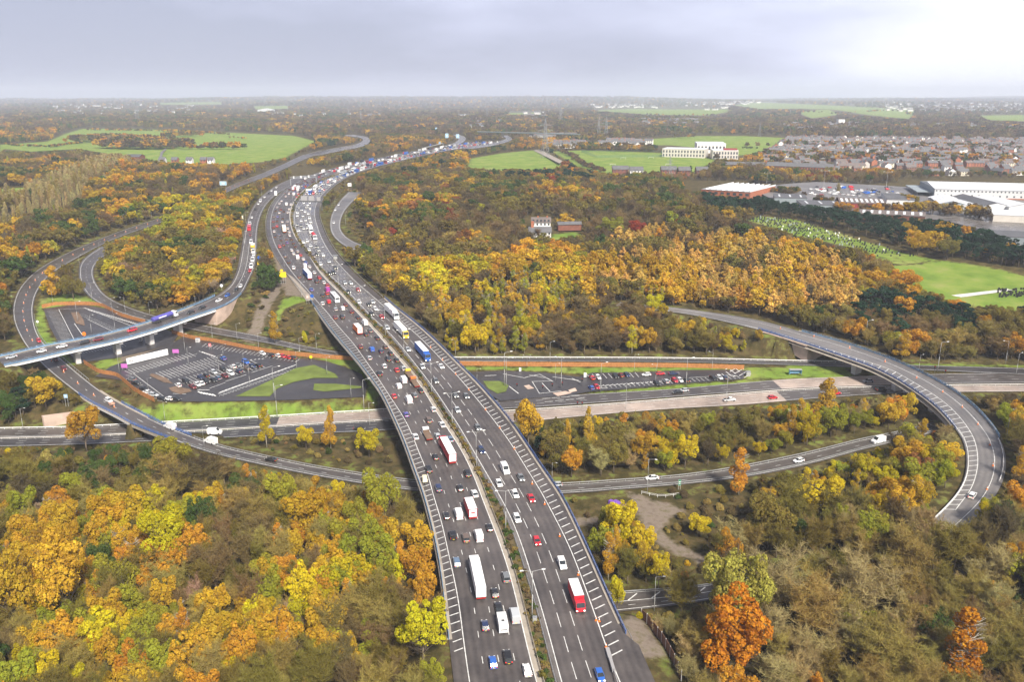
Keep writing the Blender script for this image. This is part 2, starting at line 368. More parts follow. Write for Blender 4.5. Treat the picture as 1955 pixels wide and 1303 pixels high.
# the same road onwards, under the motorway and away to the right
ROB_N = [(279.5,795,-7.5),(309.6,810,-7.5),(365,833,-7.7),(420,853,-8),(510,873,-8),(600,891,-8),(700,907,-8),(790,919,-8),(900,926,-8),(1061,925.5,-8),(1191,917.5,-8),(1296,909.5,-8),(1435,886.5,-7.5),(1570,857.5,-7),(1637.6,840.5,-7),(1739,820.5,-7),(1800,804,-7)]
ROB_S = [(253.7,812,-7.5),(285,824,-7.5),(345,847,-7.7),(405,868,-8),(500,889,-8),(600,909,-8),(700,926,-8),(790,938,-8),(900,945,-8),(1069,944,-8),(1191,935,-8),(1300,926,-8),(1445,907,-7.5),(1580,877,-7),(1650,858,-7),(1745,836,-7),(1806,820,-7)]
ROB = Road([ROB_S, ROB_N], (0, 1), [(0,-7.5),(.12,-7.7),(.25,-8),(.7,-8),(.85,-7.2),(1,-7)], sm=4)
ROI_W = [(860,686.5,-8),(760,690,-8),(666,682.8,-8),(604.6,674.6,-8),(502,654,-8),(400,637,-8),(330,622,-8),(279,612,-8),(220,594,-8),(174,570,-8),(155,545,-8),(150.5,520,-7.8),(155,500,-7.5),(175,483,-7),(205,466,-6)]
ROI_E = [(860,680,-8),(760,683.5,-8),(666,675,-8),(604.6,665,-8),(502,643,-8),(410,625,-8),(340,612,-8),(290,601,-8),(240,584,-8),(205,566,-8),(184,541,-8),(178,522,-7.8),(181,507,-7.5),(196,491,-7),(222,475,-6)]
ROI = Road([ROI_W, ROI_E], (0, 1), [(0,-8),(.8,-8),(.9,-7.5),(1,-6)], sm=4)
ROI2 = Road([[(840,690.5,-8),(1000,690.5,-8),(1300,692,-8),(1502,697,-8),(1604,701,-8),(1739,706,-8),(1955,716,-8),(2100,722,-8)], [(840,684,-8),(1000,684,-8),(1300,685.5,-8),(1502,690,-8),(1604,692,-8),(1739,697,-8),(1955,703,-8),(2100,707,-8)]], (0, 1), [(0, -8), (1, -8)])
# dual carriageway passing underneath: upper and lower carriageway
def arh(x): return float(np.interp(x, [-200, 0, 400, 700, 860, 960, 1100, 2100], [-13.5, -13.5, -13, -11.2, -9.2, -8.3, -8.15, -8.1]))
def ar(pts): return [(x, y, arh(x)) for x, y in pts]
AU_N = ar([(-150,826),(0,819),(129,817),(400,803),(533,795.5),(655,788),(737,783),(860,772),(982,762),(1121,752.5),(1300,742),(1418,731),(1502.6,724.5),(1637.6,719),(1800,714),(1955,712),(2100,711)])
AU_S = ar([(-150,838),(0,835),(129,832),(400,820),(533,812),(655,804.5),(737,800),(860,789),(982,780),(1150,769),(1300,757),(1418,748.5),(1502.6,742.5),(1637.6,737),(1800,733),(1955,731.5),(2100,731)])
AL_N = ar([(-150,841),(0,838),(129,835),(400,823),(533,815),(655,807.5),(737,803),(860,793),(982,785),(1150,774),(1300,762),(1418,752.5),(1502.6,746),(1637.6,740.5),(1800,737),(1955,735.5),(2100,735)])
AL_S = ar([(-150,856),(0,853),(129,850),(400,838),(533,831),(655,826),(737,822),(860,814),(982,806.5),(1165,790),(1300,779.5),(1401,774.5),(1536,763),(1722,750.5),(1800,749),(1955,748),(2100,748)])
_ah = [(0,-13.5),(.1,-13.5),(.30,-13),(.45,-11.8),(.56,-9.8),(.66,-8.9),(.8,-8.2),(1,-8)]
AU = Road([AU_S, AU_N], (0, 1), _ah); AL = Road([AL_S, AL_N], (0, 1), _ah)
for q in (AU, AL):   # the height profile by photo column
    px, _ = proj(np.c_[q.C, datum(q.C[:, 1])-9]); q.h = np.array([arh(v) for v in px])
# right-hand ramp bridge
RR_N = [(1180,581,0),(1260,592,0),(1330,603,0),(1390,616,0),(1448.5,626,1),(1536,653,1),(1604,676.5,1),(1671,700.5,1),(1739,737.5,1),(1799.6,784.5,1),(1826.6,818.5,1),(1837,838),(1844,870),(1843,900),(1830,932),(1803,963),(1779,985),(1762,1000)]
RR_F = [(1180,573,0),(1260,583,0),(1330,593,0),(1401,603,0),(1460,614,0),(1526,629,1),(1604,649.5,1),(1688,678,1),(1772.6,715,1),(1840,756,1),(1890.8,806,1),(1911,835,1),(1919,864),(1921,893),(1909,930),(1885,962),(1860,985),(1838,1003)]
RAR = Road([RR_N, RR_F], (0, 1), [(0,-1),(.12,0),(.75,0),(1,-1.5)], sm=4)
RHH = [(1637,685),(1700,706),(1739,727),(1806,771),(1853.7,826.7),(1867,874),(1857,924),(1825,968)]
# loop beside the motorway, top right, and the low road at the bottom right
RLO = Road([[(670,362),(648,384),(635,404),(630,425),(633,443),(645,458),(664,470),(690,480)], [(690,372),(672,386),(657,404),(650,424),(651,437),(661,450),(680,461),(706,470)]], (0, 1), [(0, 0), (1, -1)], sm=3)
RBR = Road([[(875,1181,-8.8),(960,1182,-8.8),(1060,1180,-8.8),(1174.7,1171,-8.8),(1327,1152,-8.6),(1440,1131,-8.4),(1530,1110,-8),(1600,1089,-8)], [(875,1150,-8.8),(960,1148,-8.8),(1060,1143,-8.8),(1166.6,1134,-8.8),(1346.8,1120,-8.6),(1430,1103,-8.4),(1512,1084,-8),(1585,1064,-8)]], (0, 1), [(0,-8.8),(.5,-8.6),(1,-8)], sm=3)
# far roads
RFA = Road([[(582,295),(634,283.5),(676,276),(693,268.5),(684,262),(655,259)], [(600,298),(650,288),(690,280),(706,270),(697,260.5),(665,256)]], (0, 1), [(0, 0), (1, 0)], ds=8, sm=2)
RFB = Road([[(822,284),(850,278),(872,270),(874,262),(862,257)], [(836,286),(862,280),(884,271.5),(888,262),(872,256)]], (0, 1), [(0, 0), (1, 0)], ds=8, sm=2)
RFC = Road([[(884,282),(927,275.5),(957,268.5),(966,264),(956,259)], [(892,285),(936,279),(966,271.5),(978,265),(968,258)]], (0, 1), [(0, 0), (1, 0)], ds=8, sm=2)
ALLR = dict(MW=MW, RAL=RAL, ROA=ROA, ROB=ROB, ROI=ROI, ROI2=ROI2, AU=AU, AL=AL, RAR=RAR, RLO=RLO, RBR=RBR, RFA=RFA, RFB=RFB, RFC=RFC)
RAL.bridges = [(0, RAL.at_px(458, 566)[0])]
RAR.bridges = [(RAR.at_px(1500, 642)[0], RAR.at_px(1825, 815)[0])]
ROA.bridges = [(0, ROA.at_px(185, 760)[0])]
ROB.bridges = [(0, ROB.at_px(345, 832)[0])]

def inpoly(px, py, poly):
    px = np.asarray(px, float); py = np.asarray(py, float); r = np.zeros(np.broadcast(px, py).shape, bool); n = len(poly)
    for i in range(n):
        x0, y0 = poly[i][:2]; x1, y1 = poly[(i+1) % n][:2]
        if y0 == y1: continue
        c = ((y0 > py) != (y1 > py)) & (px < (x1-x0)*(py-y0)/(y1-y0)+x0); r ^= c
    return r
# ------------------------------------------------------------------ flat pads and ground cover, outlined in the photo
PADS = {  # name: (outline, height)
 'park_left': ([(181,719),(212,700),(285,672),(330,655),(352,642),(430,650),(560,683),(622,690),(655,700),(690,714),(700,735),(697,758),(560,764),(400,767),(318,767),(270,752),(235,727)], -8),
 'park_far': ([(83,590),(130,583),(165,583),(205,590),(255,608),(300,622),(340,640),(330,655),(290,668),(220,684),(150,693),(112,655),(95,625)], -8),
 'park_right': ([(880,712),(960,708),(1040,712),(1105,720),(1130,712),(1230,711),(1300,707),(1400,706),(1425,708),(1418,724),(1300,733),(1200,742),(1120,749),(1085,756),(1000,761.5),(955,766),(920,745)], -8),
}
FIELDS = [
 [(0,276),(90,270),(128,252),(158,244),(256,244),(358,247),(500,254),(560,257),(603,268),(590,276),(545,300),(500,307),(430,311),(317,307),(215,294),(153,284),(60,289),(8,284),(0,290)],
 [(0,357),(60,354),(100,353),(70,361),(0,366)],
 [(893,318),(900,300),(960,291),(1020,286),(1040,290),(1073,312),(1060,320),(960,322)],
 [(1055,289),(1110,287),(1240,291),(1330,296),(1365,303),(1330,325),(1150,327),(1110,318)],
 [(1070,274),(1240,263),(1330,257),(1420,257),(1512,261),(1515,268),(1480,280),(1440,292),(1410,296),(1380,286),(1280,276),(1180,276)],
 [(1700,500),(1800,490),(1870,500),(1955,517),(2100,550),(2100,590),(1955,583),(1860,580),(1770,553)],
 [(1125,209),(1200,205),(1390,207),(1388,216),(1350,221),(1240,219),(1180,214)],
 [(1400,200),(1455,195),(1560,201),(1730,209),(1745,216),(1735,227),(1640,219),(1530,207),(1450,207)],
 [(1525,217),(1580,214),(1600,220),(1550,226)], [(1870,221),(1955,219),(1955,231),(1890,229)],
 [(485,204),(550,203),(550,208),(490,209)], [(300,197),(420,196),(425,199),(310,200)], [(970,214),(1030,213),(1035,217),(975,218)],
 [(1055,440),(1100,436),(1112,444),(1075,452),(1050,450)],
]
CEM = [(1420,420),(1450,412),(1520,418),(1600,440),(1680,462),(1750,480),(1800,489),(1720,495),(1690,494),(1640,470),(1560,455),(1480,436)]
GRASS = [  # brighter mown banks by the car parks
 ([(180,690),(235,672),(250,690),(360,640),(352,655),(300,668),(225,700),(190,722)], -8), ([(150,700),(181,722),(235,765),(290,768),(330,768),(700,764),(725,768),(735,782),(400,800),(330,800),(260,770),(200,740)], -8),
 ([(62,620),(75,570),(140,560),(200,575),(215,592),(165,582),(85,588),(90,625),(112,660),(150,697),(110,700),(75,655)], -8), ([(870,700),(1420,700),(1480,700),(1620,705),(1640,722),(1500,722),(1425,724),(1425,708),(1230,709),(1120,716),(1040,710),(960,706),(885,708)], -8),
 ([(920,728),(960,728),(972,738),(960,750),(935,750)], -7.9), ([(585,680),(690,680),(715,720),(722,762),(697,760),(700,730),(660,700),(622,690)], -8), ([(430,628),(520,656),(660,684),(560,668),(440,640)], -8), ([(1120,748),(1300,733),(1420,724),(1500,722),(1420,732),(1300,741),(1130,752)], -8),
 ([(1500,706),(1955,700),(2050,702),(1955,696),(1500,690)], -8), ([(540,566),(575,568),(592,576),(560,582),(542,585),(530,600),(524,592)], -1)]
DIRT = [ [(465,650),(492,605),(528,562),(540,560),(535,580),(510,612),(485,655)], [(545,520),(540,500),(520,445),(516,440),(520,480),(533,520),(548,560),(585,568),(558,535)], [(1200,938),(1240,950),(1275,960),(1305,972),(1272,988),(1262,1010),(1290,1035),(1375,1072),(1362,1079),(1264,1040),(1232,1004),(1208,962)], [(1090,988),(1140,988),(1135,998),(1100,1005)],[(1205,1215),(1230,1240),(1265,1303),(1195,1320),(1180,1250)],
 [(220,668),(310,640),(350,660),(300,680),(230,690)]]
PATHS = [([(1480,420),(1955,560)], 0)]
GCP = [(0,1300,-9),(400,1300,-9),(700,1300,-9),(0,1100,-9),(400,1100,-9),(700,1100,-9),(0,950,-9.5),(250,900,-10),(450,950,-9),(700,980,-9),(1250,1290,-3.5),(1330,1260,-7),(1500,1300,-9),(1955,1300,-9),(1300,1050,-9),(1600,1160,-8.8),(1955,1100,-8),(1200,980,-8.5),(1500,980,-8),(1700,950,-6),(1880,1010,-4),
 (620,860,-9.5),(650,720,-8),(600,700,-8),(330,760,-9),(330,700,-8),(200,560,-8),(100,620,-8),(0,560,-7),(0,700,-8),(0,760,-11),(100,790,-11),(1300,850,-9),(1100,860,-9),(1700,790,-8),(1200,715,-8),(1000,720,-8),(1500,715,-8),(1900,720,-8),(1955,850,-6),(1000,660,-7.5),(1200,660,-7.5),(1400,660,-7),(900,640,-7),(900,560,-3),(1050,520,-1.5),(1300,540,-3),(1200,600,-4),(1600,630,-6),(1900,650,-7),
 (540,640,-7.5),(500,640,-8),(545,575,-.5),(590,600,-3),(440,620,-8),(480,560,-2),(380,570,-5),(300,580,-7),(330,500,-3),(250,500,-5),(400,450,-1),(200,420,-4),(80,460,-5),(0,460,-5),(0,400,-2),(300,350,0),(700,430,0),(1000,400,0),(1400,420,0),(1800,430,-1),(1955,500,-2),(1955,570,-5),(1700,560,-4),(1500,480,-1),(600,290,0),(100,280,0),(1200,290,0),(1700,300,0),(300,230,0),(1000,230,0),(1700,230,0)]
_g = np.array(GCP, float); _gw = P(_g[:, 0], _g[:, 1], _g[:, 2])
def hnat(X, Y):
    out = np.zeros(X.shape); ws = np.zeros(X.shape)
    for i in range(len(_g)):
        d2 = ((X-_gw[i, 0])**2+(Y-_gw[i, 1])**2)/(1+Y/500.)**2+60.; wv = d2**-1.6; out += wv*_g[i, 2]; ws += wv
    return out/ws
def road_samples():
    pts = []
    for k, q in ALLR.items():
        t = np.arange(0, q.len, 4.0)
        if k == 'MW': a, b = oPL(t), oPR(t)
        else: a, b = q.o(0, t), q.o(1, t)
        lo, hi = np.minimum(a, b), np.maximum(a, b)
        for f in np.linspace(0, 1, 9 if k == 'MW' else 5):
            xy = q.xy(t, lo+(hi-lo)*f)
            br = np.zeros(len(t), bool)
            for c, d in q.bridges: br |= (t > c) & (t < d)
            pts.append(np.c_[xy, q.hh(t), br])
    return np.vstack(pts)
RS = road_samples()
def gridsearch(px, py, samples, rad):
    """nearest sample distance and value within rad (brute force in cells)"""
    kd = kdtree.KDTree(len(samples))
    for i, s_ in enumerate(samples): kd.insert((s_[0], s_[1], 0), i)
    kd.balance(); D = np.full(px.shape, 1e9); I = np.zeros(px.shape, int)
    f = kd.find
    for j in range(len(px)):
        _, i, d = f((px[j], py[j], 0)); D[j] = d; I[j] = i
    return D, I
EDGE = 2.6
def ground_field(X, Y, coarse=False):
    h = hnat(X, Y)
    S = RS[RS[:, 3] == 0]
    near = Y < 2200
    D = np.full(X.shape, 1e9); Hh = np.zeros(X.shape)
    idx = np.where(near)[0]; d, i = gridsearch(X[idx], Y[idx], S, 30); D[idx] = d; Hh[idx] = S[i, 2]
    k = np.clip((D-EDGE)/13., 0, 1); k = k*k*(3-2*k); h = h*k+(Hh-.35)*(1-k)
    n1 = np.sin(X*.11+np.sin(Y*.07)*2)*np.sin(Y*.13+1.3); h = h+np.where(D > 9, n1*.35*np.clip((D-9)/10, 0, 1), 0)*np.where(Y < 700, 1, 0)
    for nm, (pl, hp) in list(PADS.items()):
        w_ = P([q[0] for q in pl], [q[1] for q in pl], hp)[:, :2]; ins = inpoly(X, Y, w_)
        dd = np.full(X.shape, 1e9)
        bb = (X > w_[:, 0].min()-12) & (X < w_[:, 0].max()+12) & (Y > w_[:, 1].min()-12) & (Y < w_[:, 1].max()+12)
        for a, b in zip(w_, np.roll(w_, -1, 0)):
            e = b-a; tt = np.clip(((X-a[0])*e[0]+(Y-a[1])*e[1])/(e@e), 0, 1); dd = np.minimum(dd, np.hypot(X-a[0]-tt*e[0], Y-a[1]-tt*e[1]))
        k2 = np.where(ins, 0, np.clip(dd/6., 0, 1)); k2 = np.maximum(k2, np.where(D < 3, 1, 0)*0); k2 = np.where(bb | ins, k2, 1)
        k2 = k2*k2*(3-2*k2); tgt = hp-.3; h = np.where(D < EDGE+1.5, h, h*k2+tgt*(1-k2))
    return h, D
rows = np.r_[np.arange(40, 380, 1.7), np.arange(380.6, 660, 2.6)]
while rows[-1] < 16500: rows = np.r_[rows, rows[-1]+max(2.6, (rows[-1]-400)*.011)]
NC = 460; sg = np.linspace(-.78, .78, NC)
GX = sg[None, :]*(rows[:, None]+130); GY = np.repeat(rows[:, None], NC, 1)
def soft(X, Y, w_, s):
    s = np.broadcast_to(np.asarray(s, float), X.shape); m = float(s.max())*2
    k = np.where((X > w_[:, 0].min()-m) & (X < w_[:, 0].max()+m) & (Y > w_[:, 1].min()-m) & (Y < w_[:, 1].max()+m))[0]; out = np.zeros(X.shape)
    if not len(k): return out
    x, y = X[k], Y[k]; ins = inpoly(x, y, w_); dd = np.full(x.shape, 1e9)
    for a, b in zip(w_, np.roll(w_, -1, 0)):
        e = b-a; tt = np.clip(((x-a[0])*e[0]+(y-a[1])*e[1])/max(e@e, 1e-6), 0, 1); dd = np.minimum(dd, np.hypot(x-a[0]-tt*e[0], y-a[1]-tt*e[1]))
    out[k] = np.clip(.5+np.where(ins, dd, -dd)/s[k]/2, 0, 1); return out
def build_terrain():
    X = GX.ravel(); Y = GY.ravel(); h, D = ground_field(X, Y)
    Z = datum(Y)+h
    far = Y > 2500
    Z = Z+np.where(far, (np.sin(X/900+1)*np.sin(Y/1700+.5)*9+np.sin(X/310)*3)*np.clip((Y-2500)/4000, 0, 1)+(np.sin(X/1900+2.1)*26+np.sin(X/640)*12+np.sin(X/230+Y/900)*4+8)*np.clip((Y-8000)/5000, 0, 1), 0)
    # low hill on the right skyline
    Z += 22*np.exp(-((X-1550)/700)**2-((Y-5200)/900)**2)
    me = bpy.data.meshes.new('ground'); nr = len(rows)
    co = np.stack([X, Y, Z], 1).astype('f'); me.vertices.add(len(co)); me.vertices.foreach_set('co', co.ravel())
    i = (np.arange(nr-1)[:, None]*NC+np.arange(NC-1)[None, :]).ravel(); q = np.stack([i, i+1, i+1+NC, i+NC], 1)
    me.loops.add(q.size); me.loops.foreach_set('vertex_index', q.ravel().astype('i')); me.polygons.add(len(q))
    me.polygons.foreach_set('loop_start', (np.arange(len(q))*4).astype('i')); me.update(calc_edges=True)
    me.polygons.foreach_set('use_smooth', np.ones(len(q), bool))
    px, py = proj(np.stack([X, Y, datum(Y)], 1)); fr = (py < 640)
    col = np.zeros((len(X), 4), 'f'); col[:, 3] = 1
    for f in FIELDS: col[:, 0] = np.maximum(col[:, 0], soft(X, Y, P([q_[0] for q_ in f], [q_[1] for q_ in f], 0)[:, :2], 1.5+Y*.004))
    col[:, 0] = np.where(inpoly(px, py, CEM), .62, col[:, 0])
    for pl, hp in GRASS:
        w_ = P([q_[0] for q_ in pl], [q_[1] for q_ in pl], hp)[:, :2]; col[:, 0] = np.maximum(col[:, 0], .62*soft(X, Y, w_, 1.6))
    for d in DIRT:
        hp = -8 if d[0][1] > 640 else 0
        w_ = P([q_[0] for q_ in d], [q_[1] for q_ in d], hp)[:, :2]; col[:, 1] = np.maximum(col[:, 1], soft(X, Y, w_, 2.2))
    verge = (D > 1.5) & (D < 7) & (Y < 900) & (col[:, 0] == 0); col[:, 0] = np.where(verge, .26, col[:, 0])
    ca = me.color_attributes.new('cover', 'FLOAT_COLOR', 'POINT'); ca.data.foreach_set('color', col.ravel())
    m = bpy.data.materials.new('ground'); m.use_nodes = True; t = m.node_tree; L = t.links.new; b = t.nodes['Principled BSDF']
    b.inputs['Roughness'].default_value = .95; b.inputs['Specular IOR Level'].default_value = .1
    at = t.nodes.new('ShaderNodeAttribute'); at.attribute_name = 'cover'; sp = t.nodes.new('ShaderNodeSeparateColor'); L(at.outputs['Color'], sp.inputs[0])
    tc = t.nodes.new('ShaderNodeTexCoord')
    def ramp(scale, stops, detail=6):
        n = t.nodes.new('ShaderNodeTexNoise'); n.inputs['Scale'].default_value = scale; n.inputs['Detail'].default_value = detail; n.inputs['Roughness'].default_value = .62
        L(tc.outputs['Object'], n.inputs['Vector']); r = t.nodes.new('ShaderNodeValToRGB'); L(n.outputs['Fac'], r.inputs['Fac'])
        el = r.color_ramp.elements; el[0].position, el[0].color = stops[0][0], (*stops[0][1], 1); el[1].position, el[1].color = stops[-1][0], (*stops[-1][1], 1)
        for p_, c_ in stops[1:-1]: e_ = el.new(p_); e_.color = (*c_, 1)
        return r.outputs[0], n.outputs['Fac']
    scrub, fs = ramp(.22, [(.3, (.035, .030, .012)), (.45, (.062, .052, .018)), (.56, (.10, .072, .030)), (.70, (.105, .098, .028))], 9)
    grass, _ = ramp(.05, [(.3, (.10, .165, .026)), (.45, (.155, .235, .035)), (.56, (.20, .26, .05)), (.68, (.26, .27, .085))], 9)
    rough_, _ = ramp(.35, [(.3, (.14, .11, .085)), (.5, (.21, .17, .135)), (.7, (.12, .105, .055))], 8)
    def mixc(f, a, b_):
        x = t.nodes.new('ShaderNodeMix'); x.data_type = 'RGBA'; L(f, x.inputs[0]); L(a, x.inputs[6]); L(b_, x.inputs[7]); return x.outputs[2]
    ad = t.nodes.new('ShaderNodeMath'); ad.operation = 'MULTIPLY_ADD'; L(fs, ad.inputs[0]); ad.inputs[1].default_value = 1.5; ad.inputs[2].default_value = -.75
    def edge(ch):
        a_ = t.nodes.new('ShaderNodeMath'); a_.operation = 'ADD'; L(sp.outputs[ch], a_.inputs[0]); L(ad.outputs[0], a_.inputs[1])
        r_ = t.nodes.new('ShaderNodeMapRange'); L(a_.outputs[0], r_.inputs[0]); r_.inputs[1].default_value = .25; r_.inputs[2].default_value = .65; return r_.outputs[0]
    c = mixc(edge(0), scrub, grass); c = mixc(edge(1), c, rough_); L(c, b.inputs['Base Color'])
    bp = t.nodes.new('ShaderNodeBump'); bp.inputs['Strength'].default_value = .6; bp.inputs['Distance'].default_value = .8; L(fs, bp.inputs['Height']); L(bp.outputs[0], b.inputs['Normal'])
    me.materials.append(m); o = link('ground', me); o['kind'] = 'structure'
    return Z.reshape(nr, NC)
GZ = build_terrain()
def ground(X, Y):
    """height of the ground sheet"""
    X = np.asarray(X, float); Y = np.asarray(Y, float)
    r = np.interp(Y, rows, np.arange(len(rows))); c = (X/(Y+130)+.78)/1.56*(NC-1)
    r = np.clip(r, 0, len(rows)-1.001); c = np.clip(c, 0, NC-1.001); i = r.astype(int); j = c.astype(int); fr = r-i; fc = c-j
    return GZ[i, j]*(1-fr)*(1-fc)+GZ[i+1, j]*fr*(1-fc)+GZ[i, j+1]*(1-fr)*fc+GZ[i+1, j+1]*fr*fc
# ------------------------------------------------------------------ road surfaces and markings
WP = MT['white_paint']
def F_(rd, k): return lambda t: rd.o(k, t)
def motorway():
    mb = MB(); uv = []; r = MW; T0 = -0.0
    # surface strips: left hard shoulder + hatch, left lanes, left margin, right margin, right lanes, right shoulder
    sheet(mb, uv, r, T0, TEND, oPL, F_(r, 1), 0, 0); sheet(mb, uv, r, T0, TEND, F_(r, 1), F_(r, 2), 0, 0, nx=4)
    sheet(mb, uv, r, T0, TEND, F_(r, 2), lambda t: r.o(2, t)+1.5, 0, 3)
    sheet(mb, uv, r, T0, TEND, lambda t: r.o(3, t)-1.5, F_(r, 3), 0, 2)
    tw = r.at_px(700, 600)[0]
    sheet(mb, uv, r, T0, tw, F_(r, 3), F_(r, 4), 0, 0, nx=3); sheet(mb, uv, r, tw, TEND, F_(r, 3), F_(r, 4), 0, 2, nx=3)
    sheet(mb, uv, r, T0, TEND, F_(r, 4), oPR, 0, 0)
    for k, wa in ((1, .22), (2, .25), (3, .22), (4, .24)): line(mb, uv, r, k, T0, TEND, wa)
    for f in (.25, .5, .75): line(mb, uv, r, lambda t, f=f: r.o(1, t)*(1-f)+r.o(2, t)*f, T0, TEND, .17, (2.4, 6.6))
    tc = r.at_px(700, 590)[0]
    for f in (.27, .535): line(mb, uv, r, lambda t, f=f: r.o(3, t)*(1-f)+r.o(4, t)*f, T0+1, tc, .17, (5.6, 3.4))
    for f in (.2, .4, .6, .8): line(mb, uv, r, lambda t, f=f: r.o(3, t)*(1-f)+r.o(4, t)*f, tc, TEND, .16, (2.4, 6.6))
    a = r.at_px(868, 1240)[0]; b = r.at_px(606, 582)[0]; t = a
    while t < b:
        l, p = float(r.o(1, t)), float(oPL(np.array([t]))[0]); wd = abs(l-p)
        mark(mb, uv, r, t, t-.9, l-.35, p+min(1.1, wd*.25), .32); t += 3.3
    a = r.at_px(1192, 1250)[0]; b = r.at_px(728, 572)[0]; t = a
    while t < b:
        l, p = float(r.o(4, t)), float(oPR(np.array([t]))[0])
        mark(mb, uv, r, t, t+1.5, l+.5, min(l+3.4, p-1.3), .36); t += 3.45
    build_road('motorway', mb, uv, [MT['asphalt_motorway'], WP, MT['asphalt_wet'], MT['concrete']])
    # planted strip between the two crash barriers
    mb = MB(); uv = []; sheet(mb, uv, r, T0, TEND, lambda t: r.o(2, t)+1.5, lambda t: r.o(3, t)-1.5, .10, 0, nx=2)
    build_road('central_reservation', mb, uv, [mat('reserve', (.06, .058, .02), .95, var=.4, vscale=.5, col2=(.16, .11, .055))])
motorway()
def plain(name, rd, am, edges=(.15, .85), lines=(), dz=0.0, wide=0, t0=0, t1=None, hatch=None, shoulder=None):
    mb = MB(); uv = []; t1 = rd.len if t1 is None else t1
    sheet(mb, uv, rd, t0, t1, lambda t: rd.o(0, t), lambda t: rd.o(1, t), dz, 0, nx=2)
    for e in edges: line(mb, uv, rd, lambda t, e=e: rd.o(0, t)*(1-e)+rd.o(1, t)*e, t0, t1, .2, None, dz=dz+.02)
    for e, d in lines: line(mb, uv, rd, lambda t, e=e: rd.o(0, t)*(1-e)+rd.o(1, t)*e, t0, t1, .17, d, dz=dz+.02)
    if hatch: hatch(mb, uv)
    return build_road(name, mb, uv, [MT[am], WP])
def mixo(rd, e): return lambda t: rd.o(0, t)*(1-e)+rd.o(1, t)*e
def hat_l(mb, uv):
    a = RAL.at_px(440, 552)[0]; b = RAL.at_px(466, 452)[0]; t = a
    while t < b:
        e0 = float(mixo(RAL, .14)(t)); e1 = float(mixo(RAL, .14+.34*math.sin(math.pi*min(1, (t-a+5)/(b-a+5)))+.02)(t)); mark(mb, uv, RAL, t, t+1.2, e0, e1, .3); t += 3.4
    line(mb, uv, RAL, lambda t: mixo(RAL, .14+.34*math.sin(math.pi*.5))(t), a, b-10, .2)
plain('slip_road', RAL, 'asphalt_motorway', (.14, .9), ((.6, (3, 6)),), hatch=hat_l)
plain('loop_road', ROA, 'asphalt_road', (.06, .93), ((.5, (2, 7)),))
def hat0(mb, uv): pass
plain('loop_road', ROB, 'asphalt_road', (.12, .9), ((.5, (2, 7)),))
plain('loop_road', ROI, 'asphalt_road', (.12, .9), ((.5, (2, 7)),), dz=-.01)
plain('service_road', ROI2, 'asphalt_dark', (.1, .9), ())
def spl(rd, x): return rd.at_px(x, float(np.interp(x, [q[0] for q in AU_N], [q[1] for q in AU_N]))+10, arh(x))[0]
# the dual carriageway changes from pale concrete to dark tarmac between photo columns
def dual(rd, segs, nm):
    for x0, x1, am in segs:
        a = 0 if x0 is None else spl(rd, x0); b = rd.len if x1 is None else spl(rd, x1)
        if a > b: a, b = b, a
        plain(nm, rd, am, (.06, .94), ((.36, (3, 6)), (.66, (3, 6))), t0=a, t1=b)
dual(AU, [(None, 300, 'asphalt_road'), (300, 530, 'asphalt_dark'), (530, 900, 'concrete_road'), (900, 1485, 'asphalt_road'), (1485, 1700, 'concrete_road'), (1700, None, 'asphalt_road')], 'dual_carriageway')
dual(AL, [(None, 900, 'asphalt_dark'), (900, 1470, 'concrete_road'), (1470, 1800, 'asphalt_road'), (1800, None, 'concrete_road')], 'dual_carriageway')
def hat_r(mb, uv):
    hh = W(RHH); hs = spline(hh, 2.0); ts = []
    for p in hs:
        r = RAR.C-p; i = int(np.argmin((r**2).sum(1))); ts.append((RAR.s[i]+float((p-RAR.C[i])@RAR.T[i]), float((p-RAR.C[i])@RAR.Nn[i])))
    ts = np.array(sorted(ts)); f = lambda t: np.interp(t, ts[:, 0], ts[:, 1])
    a, b = ts[0, 0], ts[-1, 0]
    near = mixo(RAR, .06); t = a-20
    f2 = lambda t: np.where(t > a, f(t), near(t)+(f(np.full_like(t, a))-near(np.full_like(t, a)))*np.clip((t-a+70)/70, 0, 1))
    line(mb, uv, RAR, f2, a-60, b, .22)
    while t < b:
        e0 = float(near(t)); e1 = float(f2(np.array(t))); mark(mb, uv, RAR, t+(0 if e1 > e0 else 0), t+2.2, e1, e0, .34); t += 3.9
plain('ramp_road', RAR, 'asphalt_ramp', (.06, .72), (), hatch=hat_r)
plain('slip_road', RLO, 'asphalt_ramp', (.1, .9), ())
def hat_b(mb, uv):
    a, b = 0, RBR.len; t = a
    line(mb, uv, RBR, mixo(RBR, .52), a, b, .22)
    while t < b-3: mark(mb, uv, RBR, t, t+3.2, float(mixo(RBR, .54)(t)), float(mixo(RBR, .86)(t)), .35); t += 6.5
plain('low_road', RBR, 'asphalt_road', (.1, .95), ((.3, (2, 7)),), hatch=hat_b)
plain('far_motorway', RFA, 'asphalt_wet', (.1, .9), ()); plain('far_slip_road', RFB, 'asphalt_wet', (.1, .9), ()); plain('far_slip_road', RFC, 'asphalt_wet', (.1, .9), ())

